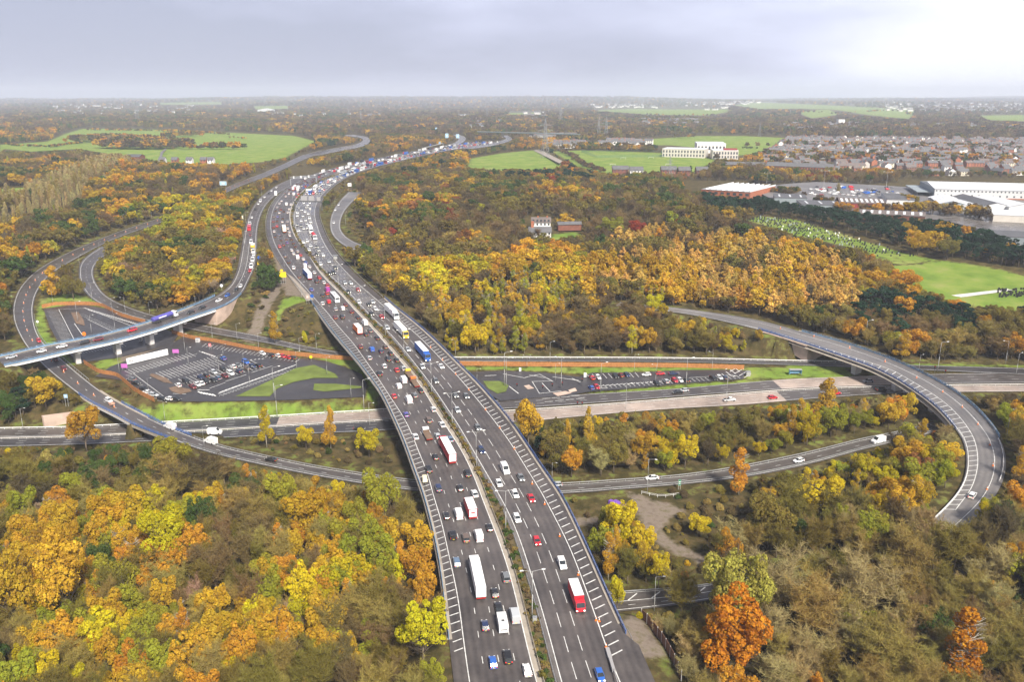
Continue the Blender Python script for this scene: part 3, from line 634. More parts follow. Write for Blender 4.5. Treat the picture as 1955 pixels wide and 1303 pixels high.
# ------------------------------------------------------------------ bridges
def wall_strip(mb, rd, t0, t1, off, z0, z1, th=.3, m=0, ds=4.0):
    """solid strip following a road at offset off from z0 to z1 above the road"""
    n = max(int(abs(t1-t0)/ds)+1, 2); t = np.linspace(t0, t1, n); f = off(t) if callable(off) else np.full(n, off)
    a = rd.pt(t, f-th/2); b = rd.pt(t, f+th/2); base = len(mb.v)
    z0 = z0(t) if callable(z0) else np.full(n, z0); z1 = z1(t) if callable(z1) else np.full(n, z1)
    for i in range(n):
        for q, dz in ((a, z0), (b, z0), (b, z1), (a, z1)): mb.v.append((q[i][0], q[i][1], q[i][2]+dz[i]))
    for i in range(n-1):
        for k in range(4):
            j = (k+1) % 4; mb.f.append((base+4*i+k, base+4*i+j, base+4*i+4+j, base+4*i+4+k)); mb.m.append(m)
    e = base+4*(n-1); mb.f.append((base+3, base+2, base+1, base)); mb.m.append(m); mb.f.append((e, e+1, e+2, e+3)); mb.m.append(m)
def parapet(root, rd, t0, t1, off, mtl, sgn=1, h=1.3, posts=True):
    mb = MB(); f = off if callable(off) else (lambda t: np.full_like(t, off))
    # rails: bottom, mid, top, posts; an open blue steel parapet with narrow infill bars
    for z in (.22, .62, h-.1): wall_strip(mb, rd, t0, t1, f, z, z+.12, .10, 0)
    t = t0
    while t < t1:
        p = rd.pt(np.array([t]), f(np.array([t])))[0]; a = rd.tan(t); mb.box((p[0], p[1], p[2]+.02), (.16, .16, h), 0, math.atan2(a[1], a[0])); t += 2.4
    wall_strip(mb, rd, t0, t1, f, .34, .80, .03, 0)
    return mb.build('parapet', MT[mtl], root)
def viaduct(name, rd, t0, t1, oL, oR, label, group, piers, depth=1.5, rails='blue_rail', railR=None, h=1.15, fasc='concrete_pale'):
    mid = rd.pt(np.array([(t0+t1)/2]), np.array([0.]))[0]
    root = empty(name, (0, 0, 0)); tag(root, label, 'bridge', group)
    mb = MB(); n = max(int((t1-t0)/4)+1, 3); t = np.linspace(t0, t1, n); a = rd.pt(t, oL(t)-.45); b = rd.pt(t, oR(t)+.45)
    a2 = rd.pt(t, oL(t)+1.4); b2 = rd.pt(t, oR(t)-1.4)
    for i in range(n-1):
        def z(q, d): return (q[0], q[1], q[2]+d)
        mb.quad(z(a[i], -.06), z(b[i], -.06), z(b[i+1], -.06), z(a[i+1], -.06), 1)
        mb.quad(z(a[i], -.06), z(a[i+1], -.06), z(a[i+1], -.85), z(a[i], -.85), 0); mb.quad(z(b[i+1], -.06), z(b[i], -.06), z(b[i], -.85), z(b[i+1], -.85), 0)
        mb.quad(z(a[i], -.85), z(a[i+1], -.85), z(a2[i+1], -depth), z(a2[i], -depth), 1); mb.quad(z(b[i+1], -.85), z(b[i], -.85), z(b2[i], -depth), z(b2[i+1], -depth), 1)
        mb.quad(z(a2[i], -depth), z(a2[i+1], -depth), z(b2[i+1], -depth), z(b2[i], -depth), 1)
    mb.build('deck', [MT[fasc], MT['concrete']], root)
    mb = MB(); wall_strip(mb, rd, t0, t1, lambda q: oL(q)+.35, 0.0, .14, .9); mb.build('kerb', MT['concrete'], root)
    mb = MB(); wall_strip(mb, rd, t0, t1, lambda q: oR(q)-.35, 0.0, .14, .9); mb.build('kerb', MT['concrete'], root)
    for tp, cols in piers:
        p = rd.pt(np.array([tp]), np.array([0.]))[0]; tn = rd.tan(tp); ang = math.atan2(tn[1], tn[0])
        l, r_ = float(oL(np.array([tp]))[0]), float(oR(np.array([tp]))[0]); pm = MB()
        c = rd.pt(np.array([tp]), np.array([(l+r_)/2]))[0]; top = c[2]-depth-.02
        pm.box((c[0], c[1], top-1.1), (1.7, abs(r_-l)-1.2, 1.08), 0, ang)
        for f in cols:
            q = rd.xy(np.array([tp]), np.array([l+(r_-l)*f]))[0]; g = float(ground(q[0], q[1]))-.5
            wd = 2.6 if len(cols) > 1 else 4.4; pm.box((q[0], q[1], g), (1.5 if len(cols) > 1 else 2.2, wd, max(top-1.12-g, .4)), 0, ang)
        pm.build('pier', MT['concrete_pale'], root)
    return root
mw_p = [MW.at_px(x, y)[0] for x, y in ((905, 1130), (880, 1035), (850, 950), (815, 870), (765, 765), (708, 690))]
v1 = viaduct('motorway_bridge', MW, max(tBL[0], tBR[0]), min(tBL[1], tBR[1]), oPL, oPR, 'long curved motorway bridge with blue railings carrying the main traffic', None,
             [(t, (.12, .3, .5, .7, .88)) for t in mw_p], 1.7)
parapet(v1, MW, tBL[0], tBL[1], lambda t: MW.o(0, t), 'blue_rail'); parapet(v1, MW, tBR[0], tBR[1], lambda t: MW.o(5, t), 'blue_rail_bright')
def abutment(root, rd, t, oL, oR, d, len_=6, drop=10, mtl='concrete', flare=0):
    mb = MB(); t0, t1 = t, t+d*len_
    a = rd.pt(np.array([t0]), oL(np.array([t0])))[0]; b = rd.pt(np.array([t0]), oR(np.array([t0])))[0]; c = rd.pt(np.array([t1]), oR(np.array([t1])))[0]; e = rd.pt(np.array([t1]), oL(np.array([t1])))[0]
    zt = min(a[2], b[2], c[2], e[2])-1.72; mb.prism([a[:2], b[:2], c[:2], e[:2]], zt-drop, zt); return mb.build('abutment', MT[mtl], root)
abutment(v1, MW, tBL[1]-9, lambda t: oPL(t)+.1, lambda t: oPR(t)-.1, 1, 7, 7); abutment(v1, MW, tBL[0]+1, lambda t: oPL(t)+.1, lambda t: oPR(t)-.1, -1, 7, 9)
# left ramp
def o0(rd): return lambda t: rd.o(0, t)
def o1(rd): return lambda t: rd.o(1, t)
lp = [RAL.at_px(x, y, 0)[0] for x, y in ((22, 688), (152, 668), (232, 650), (302, 632), (360, 612))]
tl1 = RAL.at_px(412, 592, 0)[0]
v2 = viaduct('ramp_bridge', RAL, 0, tl1, o0(RAL), o1(RAL), 'slip road bridge on concrete piers above the left car park, carrying the blue tanker lorry', None, [(t, (.5,)) for t in lp], 1.35, fasc='white_sheet')
parapet(v2, RAL, 0, RAL.at_px(463, 562, 0)[0], o1(RAL), 'blue_rail'); parapet(v2, RAL, 0, RAL.at_px(415, 566, 0)[0], o0(RAL), 'blue_rail')
def ab_left():   # tall curved concrete wing wall below the ramp
    mb = MB(); t = np.linspace(tl1, RAL.at_px(463, 560, 0)[0], 9); a = RAL.pt(t, RAL.o(1, t)-.2); b = RAL.pt(t, RAL.o(1, t)-1.4)
    n = len(t)
    zt = [q[2]-.1 for q in a]; zb = [q[2]-float(np.interp(i, [0, 5, n-1], [9.5, 8.5, 2.0])) for i, q in enumerate(a)]
    c = RAL.pt(t[:1], RAL.o(0, t[:1])+.3)[0]; pts = [tuple(c[:2])]+[tuple(q[:2]) for q in a]+[tuple(q[:2]) for q in b[::-1]][:-1]+[(c[0]+1.2, c[1]+.6)]
    for i in range(n-1):
        mb.quad((a[i][0], a[i][1], zb[i]), (a[i+1][0], a[i+1][1], zb[i+1]), (a[i+1][0], a[i+1][1], zt[i+1]), (a[i][0], a[i][1], zt[i]))
        mb.quad((a[i][0], a[i][1], zt[i]), (a[i+1][0], a[i+1][1], zt[i+1]), (b[i+1][0], b[i+1][1], zt[i+1]), (b[i][0], b[i][1], zt[i]))
        mb.quad((b[i+1][0], b[i+1][1], zb[i+1]), (b[i][0], b[i][1], zb[i]), (b[i][0], b[i][1], zt[i]), (b[i+1][0], b[i+1][1], zt[i+1]))
    mb.quad((c[0], c[1], zb[0]), (a[0][0], a[0][1], zb[0]), (a[0][0], a[0][1], zt[0]-1.3), (c[0], c[1], zt[0]-1.3))
    mb.build('abutment', MT['concrete_pink'], v2)
ab_left()
# right ramp
ra0, ra1 = RAR.bridges[0]
rp = [RAR.at_px(x, y, 0)[0] for x, y in ((1632, 680), (1705, 712), (1775, 752))]
v3 = viaduct('ramp_bridge', RAR, ra0, ra1, o0(RAR), o1(RAR), 'empty curving ramp bridge with a hatched lane and bright blue railings at the right', None, [(t, (.5,)) for t in rp], 1.4)
parapet(v3, RAR, RAR.at_px(1448, 630, 0)[0], ra1+3, o0(RAR), 'blue_rail_bright'); parapet(v3, RAR, RAR.at_px(1526, 636, 0)[0], RAR.at_px(1911, 838, 0)[0], o1(RAR), 'blue_rail')
def ab_right():
    mb = MB(); t0 = RAR.at_px(1448, 634, 0)[0]; t = np.linspace(t0, ra0+14, 8); a = RAR.pt(t, RAR.o(0, t)+.15)
    b = RAR.pt(t, RAR.o(0, t)+1.5)
    for i in range(7):
        z0 = float(np.interp(i, [0, 7], [1.5, 8.6])); z1 = float(np.interp(i+1, [0, 7], [1.5, 8.6]))
        mb.quad((a[i+1][0], a[i+1][1], a[i+1][2]-z1), (a[i][0], a[i][1], a[i][2]-z0), (a[i][0], a[i][1], a[i][2]-.1), (a[i+1][0], a[i+1][1], a[i+1][2]-.1))
        mb.quad((a[i][0], a[i][1], a[i][2]-.1), (b[i][0], b[i][1], b[i][2]-.1), (b[i+1][0], b[i+1][1], b[i+1][2]-.1), (a[i+1][0], a[i+1][1], a[i+1][2]-.1))
    c = RAR.pt(t[-1:], RAR.o(1, t[-1:])-.2)[0]; e = a[-1]
    mb.quad((e[0], e[1], e[2]-9), (c[0], c[1], c[2]-9), (c[0], c[1], c[2]-1.4), (e[0], e[1], e[2]-1.4)); mb.build('abutment', MT['concrete_pink'], v3)
ab_right()
# small blue-railed bridge of the loop road over the dual carriageway
q0 = ROA.at_px(170, 752)[0]; v4 = viaduct('road_bridge', ROA, 0, q0, o0(ROA), o1(ROA), 'small road bridge with blue railings over the dual carriageway at the lower left', None, [], 1.3)
viaduct_b = ROB.at_px(345, 832)[0]
mbx = MB(); tt = np.linspace(0, viaduct_b, 14); a_ = ROB.pt(tt, ROB.o(0, tt)); b_ = ROB.pt(tt, ROB.o(1, tt))
for i in range(13):
    z = lambda q, d: (q[0], q[1], q[2]+d)
    mbx.quad(z(a_[i], -.06), z(a_[i+1], -.06), z(a_[i+1], -1.3), z(a_[i], -1.3)); mbx.quad(z(b_[i+1], -.06), z(b_[i], -.06), z(b_[i], -1.3), z(b_[i+1], -1.3)); mbx.quad(z(a_[i], -1.3), z(a_[i+1], -1.3), z(b_[i+1], -1.3), z(b_[i], -1.3))
mbx.build('deck', MT['concrete'], v4)
parapet(v4, ROB, 0, viaduct_b+4, o1(ROB), 'blue_rail_bright'); parapet(v4, ROB, 0, viaduct_b, o0(ROB), 'blue_rail_bright')
parapet(v4, ROA, 0, q0+2, o0(ROA), 'blue_rail_bright'); parapet(v4, ROA, 0, ROA.at_px(232, 770)[0], o1(ROA), 'blue_rail_bright')
aw = P([80, 142, 144, 83], [799, 789, 790.5, 800.5], -10)[:, :2]; m_ = MB(); zz = float(datum(aw[0][1])); m_.prism([tuple(q) for q in aw], zz-15, zz-8.9); m_.build('abutment', MT['concrete_pink'], v4)

# ------------------------------------------------------------------ crash barriers (each run is one thing)
def barrier(rd, t0, t1, off, label, group=None, mtl='galvanised', post=3.2, z=.55, name='crash_barrier'):
    mb = MB(); f = off if callable(off) else (lambda t: np.full_like(t, off)); wall_strip(mb, rd, t0, t1, f, z, z+.31, .1, 0); t = t0
    while t < t1:
        p = rd.pt(np.array([t]), f(np.array([t])))[0]; mb.box((p[0], p[1], p[2]-.3), (.1, .1, .3+z+.1), 0); t += post
    return tag(mb.build(name, MT[mtl]), label, 'barrier', group)
barrier(MW, 0, TEND, lambda t: MW.o(2, t)+1.5, 'grey crash barrier along the left side of the planted central strip', mtl='concrete')
barrier(MW, 0, TEND, lambda t: MW.o(3, t)-1.4, 'grey crash barrier along the right side of the planted central strip')
barrier(MW, tBR[1]+2, MW.at_px(640, 345)[0], lambda t: oPR(t)+.6, 'crash barrier on the far right edge of the motorway beyond the bridge')
barrier(MW, tBL[1]+2, MW.at_px(560, 362)[0], lambda t: oPL(t)-.5, 'crash barrier on the left edge of the motorway above the yellow sign')
barrier(ROB, viaduct_b+6, ROB.len, lambda t: ROB.o(1, t)+.5, 'crash barrier on the upper edge of the road that passes under the motorway')
barrier(ROB, viaduct_b+6, ROB.len, lambda t: ROB.o(0, t)-.6, 'crash barrier on the lower edge of the road that passes under the motorway')
barrier(AU, spl(AU, -100), spl(AU, 860), lambda t: AU.o(1, t)+.5, 'crash barrier along the top of the dual carriageway left of the motorway', mtl='white_sheet')
barrier(AL, 0, AL.len, lambda t: AL.o(1, t)+.7, 'barrier between the two halves of the dual carriageway', mtl='concrete_pale')
barrier(ROI2, 0, ROI2.at_px(1610, 690)[0], lambda t: ROI2.o(1, t)+.5, 'long pale barrier behind the timber fence right of the motorway', mtl='white_sheet')
barrier(ROA, ROA.at_px(160, 730)[0], ROA.at_px(80, 600)[0], lambda t: ROA.o(1, t)+.4, 'crash barrier on the inner side of the left hand loop road')
barrier(RBR, 0, RBR.len*.75, lambda t: RBR.o(1, t)+.6, 'crash barrier on the low road at the bottom right')
barrier(RAR, RAR.at_px(1911, 838, 0)[0]+1, RAR.at_px(1917, 920, 0)[0], lambda t: RAR.o(1, t)+.8, 'crash barrier continuing from the outer blue railing of the right ramp', mtl='white_sheet')
barrier(RAR, ra1+4, RAR.len-4, lambda t: RAR.o(0, t)-.6, 'crash barrier on the inner edge of the right ramp below its blue railing', mtl='white_sheet')
# ------------------------------------------------------------------ where the photo shows open ground: trees may not stand or rise there
MW_, MH_ = 978, 652
clear = np.zeros((MH_, MW_), bool)
def fillpoly(msk, poly, val=True, grow=0):
    a = np.array([q[:2] for q in poly], float)/2; x0, y0 = np.floor(a.min(0)-1-grow).astype(int); x1, y1 = np.ceil(a.max(0)+1+grow).astype(int)
    x0, y0 = max(x0, 0), max(y0, 0); x1, y1 = min(x1, MW_-1), min(y1, MH_-1)
    if x1 < x0 or y1 < y0: return
    yy, xx = np.mgrid[y0:y1+1, x0:x1+1]; r = inpoly(xx+.25, yy+.25, a); msk[y0:y1+1, x0:x1+1][r] = val
def mask_road(rd, t0, t1, oa, ob, z=1.2, zb=0):
    t = np.arange(t0, t1, 3.0); a, b = oa(t), ob(t); n = len(t)
    for dz in (0, z):
        A = proj(rd.pt(t, a, dz)); B = proj(rd.pt(t, b, dz))
        for i in range(n-1): fillpoly(clear, [(A[0][i], A[1][i]), (B[0][i], B[1][i]), (B[0][i+1], B[1][i+1]), (A[0][i+1], A[1][i+1])])
mask_road(MW, 0, TEND, oPL, oPR, 2)
for k in ('RAL', 'ROA', 'ROB', 'AU', 'AL', 'RAR', 'RLO', 'RBR', 'RFA', 'RFB', 'RFC', 'ROI', 'ROI2'):
    q = ALLR[k]; mask_road(q, 0, q.len, o0(q), o1(q))
for f in FIELDS: fillpoly(clear, f)
fillpoly(clear, CEM)
for k, (pl, hp) in PADS.items(): fillpoly(clear, pl)
for pl, hp in GRASS: fillpoly(clear, pl)
for pl in DIRT[:5]: fillpoly(clear, pl)
OPEN = [[(385,585),(465,560),(470,600),(440,640),(385,632)], [(0,655),(110,640),(345,585),(350,612),(60,700),(0,700)], [(585,575),(620,570),(740,770),(700,770)],
 [(1008,414),(1056,414),(1056,432),(1008,432)], [(1465,628),(1580,650),(1650,690),(1560,690),(1500,660)], [(1455,645),(1600,680),(1600,700),(1455,690)],
 [(1255,272),(1418,272),(1418,302),(1255,302)], [(1305,345),(1435,345),(1435,378),(1305,360)], [(1715,342),(1955,342),(1955,385),(1800,385),(1715,362)],
 [(1500,352),(1715,352),(1800,385),(1955,385),(1955,462),(1900,440),(1800,420),(1600,398),(1480,380),(1340,352)], [(1490,262),(1955,266),(1955,326),(1480,316),(1460,306)],
 [(870,678),(1470,678),(1470,704),(870,704)], [(1205,1200),(1240,1190),(1290,1303),(1200,1303)], [(80,568),(160,568),(290,600),(285,625),(210,600),(80,592)], [(230,690),(350,655),(350,690),(240,712)], [(40,795),(150,780),(160,800),(60,805)], [(556,318),(612,318),(612,345),(556,345)]]
for p_ in OPEN: fillpoly(clear, p_)
HID = [[(300,398),(420,345),(440,378),(312,428)], [(1180,565),(1290,580),(1290,612),(1180,600)], [(1345,1050),(1760,1020),(1760,1180),(1345,1190)], [(1700,800),(1830,790),(1830,850),(1700,850)], [(1180,560),(1290,580),(1290,610),(1180,600)], [(668,350),(720,350),(720,480),(675,480)],
 [(197,455),(240,455),(240,482),(197,490)], [(1845,955),(1880,950),(1955,925),(1955,1100),(1660,1100),(1690,1020),(1785,992),(1822,985)], [(235,815),(300,838),(390,872),(500,900),(560,912),(560,905),(420,865),(330,838),(255,808)],
 [(485,782),(560,782),(560,850),(485,850)], [(1000,800),(1130,790),(1130,800),(1000,815)]]
for p_ in HID: fillpoly(clear, p_, False)
LOWZ = [[(440,560),(600,560),(700,660),(690,690),(600,680),(430,650)], [(330,820),(790,800),(800,925),(700,925),(500,885),(380,850)], [(1190,930),(1450,920),(1450,1000),(1380,1075),(1240,1050),(1190,980)], [(1060,930),(1200,945),(1230,1010),(1130,1010)], [(1050,770),(1360,765),(1500,760),(1500,800),(1300,800)],[(640,345),(680,340),(700,470),(640,460)]]
def pip(x, y, poly):
    r = False; n = len(poly); j = n-1
    for i in range(n):
        xi, yi = poly[i][0], poly[i][1]; xj, yj = poly[j][0], poly[j][1]
        if (yi > y) != (yj > y) and x < (xj-xi)*(y-yi)/(yj-yi)+xi: r = not r
        j = i
    return r
def cl(x, y):
    if x <= -40 or x >= 1995: return False
    xi = int(min(max(x/2, 0), MW_-1)); yi = int(min(max(y/2, 0), MH_-1)); return bool(clear[yi, xi])
def cl_(x, y):
    xi = np.clip((np.asarray(x)/2).astype(int), 0, MW_-1); yi = np.clip((np.asarray(y)/2).astype(int), 0, MH_-1)
    return clear[yi, xi] & (np.asarray(x) > -40) & (np.asarray(x) < 1995)
# ------------------------------------------------------------------ tree meshes (nominal 12 m tall)
def leaf_mesh(name, pts, nrm, size, mtl, vcol, elong=1.0):
    n = len(pts); r = rng.normal(size=(n, 3)); nn = nrm*1.1+r*.75; nn /= np.linalg.norm(nn, axis=1)[:, None]
    t = np.cross(nn, rng.normal(size=(n, 3))); t /= np.linalg.norm(t, axis=1)[:, None]; b = np.cross(nn, t)
    s = (size*rng.uniform(.6, 1.4, n))[:, None]/2
    tri = np.stack([pts-t*s*elong-b*s*.8, pts+t*s*elong-b*s*.5, pts+b*s*1.1+t*s*.2, pts-t*s*.7+b*s*.6], 1)
    me = bpy.data.meshes.new(name); co = tri.reshape(-1, 3).astype('f'); me.vertices.add(len(co)); me.vertices.foreach_set('co', co.ravel())
    me.loops.add(len(co)); me.loops.foreach_set('vertex_index', np.arange(len(co), dtype='i')); me.polygons.add(n); me.polygons.foreach_set('loop_start', (np.arange(n)*4).astype('i'))
    me.update(calc_edges=True); a = me.attributes.new('v', 'FLOAT', 'FACE'); a.data.foreach_set('value', np.clip(vcol, 0, 1).astype('f')); me.materials.append(mtl); return me
def lobes(kind):
    L = []
    if kind == 'broad':
        L.append((0, 0, 7.0, 2.5, 1.1))
        for i in range(20):
            a = rng.uniform(0, 6.28); z = rng.uniform(4.0, 10.2); rr = 3.8*math.sqrt(max(.05, 1-((z-6.3)/5.6)**2))*rng.uniform(.45, 1.08); L.append((rr*math.cos(a), rr*math.sin(a), z+rng.uniform(-.3, 1.0), rng.uniform(.65, 1.6), 1.15))
    elif kind == 'birch':
        for i in range(13):
            z = 3.0+i*.72; rr = (1.7*(1-(z-2)/12)+.3)*rng.uniform(.2, 1.0); a = rng.uniform(0, 6.28); L.append((rr*math.cos(a), rr*math.sin(a), z, rng.uniform(.8, 1.35)*(1.25-z/20), 1.3))
    elif kind == 'column':
        for i in range(12): z = 1.5+i*.9; L.append((rng.normal()*.15, rng.normal()*.15, z, 1.0*math.sin(math.pi*min(1, (z+1)/14))**.6, 1.4))
    elif kind == 'larch':
        for i in range(34):
            z = rng.uniform(2.5, 11.6); rr = 3.3*(1-((z-2.5)/9.6)**1.6)*rng.uniform(.5, 1.05); a = rng.uniform(0, 6.28); L.append((rr*math.cos(a), rr*math.sin(a), z, .55+.8*(1-z/13), .85))
    elif kind == 'pine':
        for i in range(16):
            z = rng.uniform(5, 11); rr = 3.1*math.sqrt(max(.05, 1-((z-7)/4.6)**2))*rng.uniform(.4, 1); a = rng.uniform(0, 6.28); L.append((rr*math.cos(a), rr*math.sin(a), z, rng.uniform(.9, 1.5), .6))
    elif kind == 'bush':
        for i in range(7):
            a = rng.uniform(0, 6.28); rr = rng.uniform(0, 1.5); L.append((rr*math.cos(a), rr*math.sin(a), rng.uniform(.5, 2.0), rng.uniform(.7, 1.2), .9))
    return np.array(L)
def crown_mesh(kind, n, size, mtl, name):
    L = lobes(kind); wgt = L[:, 3]**2; wgt /= wgt.sum(); k = rng.choice(len(L), n, p=wgt); d = rng.normal(size=(n, 3)); d[:, 2] = d[:, 2]*.9+.25
    d /= np.linalg.norm(d, axis=1)[:, None]; r = L[k, 3]*rng.uniform(.55, 1.08, n)**.6
    # clumps: pull the leaves towards small cluster centres so gaps open between them
    nc = max(30, min(n//14, 420)); cc = rng.integers(0, n, nc); p = L[k, :3]+d*np.stack([r, r, r*L[k, 4]], 1)
    cen = p[cc]; kd = kdtree.KDTree(nc)
    for i, c in enumerate(cen): kd.insert(c, i)
    kd.balance(); near = np.array([kd.find(q)[1] for q in p]); f = rng.uniform(.12, .5, n)[:, None]
    p = p*(1-f)+cen[near]*f; hue = rng.uniform(0, 1, nc)[near]*.6+rng.uniform(0, 1, n)*.4
    if kind == 'broad' and n > 1500:
        keep = rng.uniform(0, 1, n) < np.clip(.42+(p[:, 2]-4.5)/4.5, .3, 1); p, d, hue = p[keep], d[keep], hue[keep]
    p[:, 2] = np.maximum(p[:, 2], .15); return leaf_mesh(name, p, d, size, mtl, hue)
def twig_mesh(name, mtl, seedshape, nfine, width, spread=1.0, leaf=0):
    """a fan of limbs, branches and fine upright twigs, as thin blades"""
    st = []; tips = []
    for i in range(13):
        a = i*2.4+rng.uniform(-.4, .4); z0 = rng.uniform(1.2, 4.5); up = rng.uniform(2.2, 6.2); out = rng.uniform(1.0, 3.3)*spread
        p = np.array([0, 0, z0]); q = np.array([out*math.cos(a), out*math.sin(a), z0+up]); st.append((p, q, .11))
        for j in range(10):
            f = rng.uniform(.2, 1); b0 = p+(q-p)*f; b1 = b0+np.array([rng.normal()*1.1*spread, rng.normal()*1.1*spread, rng.uniform(.9, 2.4)]); st.append((b0, b1, .06)); tips.append((b0, b1))
    k = rng.integers(0, len(tips), nfine); A = np.array([t[0] for t in tips])[k]; B = np.array([t[1] for t in tips])[k]
    f = rng.uniform(.15, 1.0, nfine)[:, None]; p0 = A+(B-A)*f; dr = rng.normal(size=(nfine, 3))*[.7, .7, .5]+[0, 0, .6]; ln = rng.uniform(.35, 1.25, nfine)[:, None]
    p1 = p0+dr*ln*.75; P0 = np.vstack([p0]+[s[0][None] for s in st]); P1 = np.vstack([p1]+[s[1][None] for s in st]); wd = np.r_[np.full(nfine, width), [s[2]*1.5 for s in st]]
    d = P1-P0; sd = np.cross(d, rng.normal(size=d.shape)); sd /= np.linalg.norm(sd, axis=1)[:, None]; sd *= wd[:, None]/2; n = len(P0)
    co = np.stack([P0-sd, P0+sd, P1+sd*.35, P1-sd*.35], 1).reshape(-1, 3).astype('f'); me = bpy.data.meshes.new(name)
    me.vertices.add(len(co)); me.vertices.foreach_set('co', co.ravel()); me.loops.add(len(co)); me.loops.foreach_set('vertex_index', np.arange(len(co), dtype='i'))
    me.polygons.add(n); me.polygons.foreach_set('loop_start', (np.arange(n)*4).astype('i')); me.update(calc_edges=True)
    a = me.attributes.new('v', 'FLOAT', 'FACE'); a.data.foreach_set('value', rng.uniform(0, 1, n).astype('f')); me.materials.append(mtl); return me
def leaf_mat(name, inst):
    m = bpy.data.materials.new(name); m.use_nodes = True; t = m.node_tree; L = t.links.new; t.nodes.clear()
    out = t.nodes.new('ShaderNodeOutputMaterial'); df = t.nodes.new('ShaderNodeBsdfDiffuse'); tr = t.nodes.new('ShaderNodeBsdfTranslucent'); mx = t.nodes.new('ShaderNodeMixShader')
    if inst:
        s = t.nodes.new('ShaderNodeAttribute'); s.attribute_type = 'INSTANCER'; s.attribute_name = 'tint'; c = s.outputs['Color']
    else: c = t.nodes.new('ShaderNodeObjectInfo').outputs['Color']
    at = t.nodes.new('ShaderNodeAttribute'); at.attribute_name = 'v'
    hs = t.nodes.new('ShaderNodeHueSaturation'); L(c, hs.inputs['Color'])
    def mr(a, b):
        q = t.nodes.new('ShaderNodeMapRange'); L(at.outputs['Fac'], q.inputs[0]); q.inputs[3].default_value = a; q.inputs[4].default_value = b; return q.outputs[0]
    L(mr(.485, .515), hs.inputs['Hue']); L(mr(.72, 1.3), hs.inputs['Value'])
    L(hs.outputs[0], df.inputs[0]); L(hs.outputs[0], tr.inputs[0]); mx.inputs[0].default_value = .30; L(df.outputs[0], mx.inputs[1]); L(tr.outputs[0], mx.inputs[2]); L(mx.outputs[0], out.inputs[0]); return m
LM, LS = leaf_mat('leaves', False), leaf_mat('leaves_wood', True)
mat('bark', (.14, .11, .08), .9, var=.3, vscale=2)
mat('bark_pale', (.42, .38, .32), .85, var=.3, vscale=2)
def trunk_mesh(kind):
    mb = MB(); h = {'broad': 7, 'birch': 10, 'column': 10, 'larch': 11, 'pine': 9, 'bare': 6, 'bush': 1.2}[kind]; r = {'bush': .08, 'birch': .13, 'bare': .2}.get(kind, .22)
    mb.tube((0, 0, -.6), (.1, .05, h*.55), r, r*.7, 6); mb.tube((.1, .05, h*.55), (0, 0, h), r*.7, r*.25, 6)
    if kind in ('broad', 'bare', 'pine', 'bush'):
        for i in range(6):
            a = i*1.1+rng.uniform(0, .5); z = h*rng.uniform(.38, .7); l = h*.35; mb.tube((.08, .04, z), (l*math.cos(a)*.8, l*math.sin(a)*.8, z+l*.8), r*.45, r*.12, 5)
    if kind in ('broad', 'birch'):
        for i in range(150):
            a = rng.uniform(0, 6.28); z = rng.uniform(h*.35, h*1.15); l = rng.uniform(1.2, 3.4 if kind == 'broad' else 1.6); z1 = min(z+l*rng.uniform(.4, 1.1), 11); mb.tube((0, 0, min(z, h*.98)), (l*math.cos(a), l*math.sin(a), z1), .035, .02, 3, 0, False)
    mb.smooth = True; return mb.mesh('trunk', [MT['bark_pale'] if kind == 'birch' else MT['bark']])
KINDS = {'broad': 4, 'birch': 3, 'column': 1, 'larch': 3, 'pine': 3, 'bare': 5, 'bush': 3}
HI = {}; TRK = {}
for k, nv in KINDS.items():
    TRK[k] = trunk_mesh(k)
    for v in range(nv):
        HI[k, v] = twig_mesh('twigs', LM, v, 10500, .055, rng.uniform(.85, 1.2)) if k == 'bare' else crown_mesh(k, {'broad': 17000, 'birch': 8000, 'column': 4000, 'larch': 9000, 'pine': 9000, 'bush': 3000}[k], {'pine': .25, 'larch': .21, 'birch': .21, 'bush': .21}.get(k, .215), LM, 'crown')
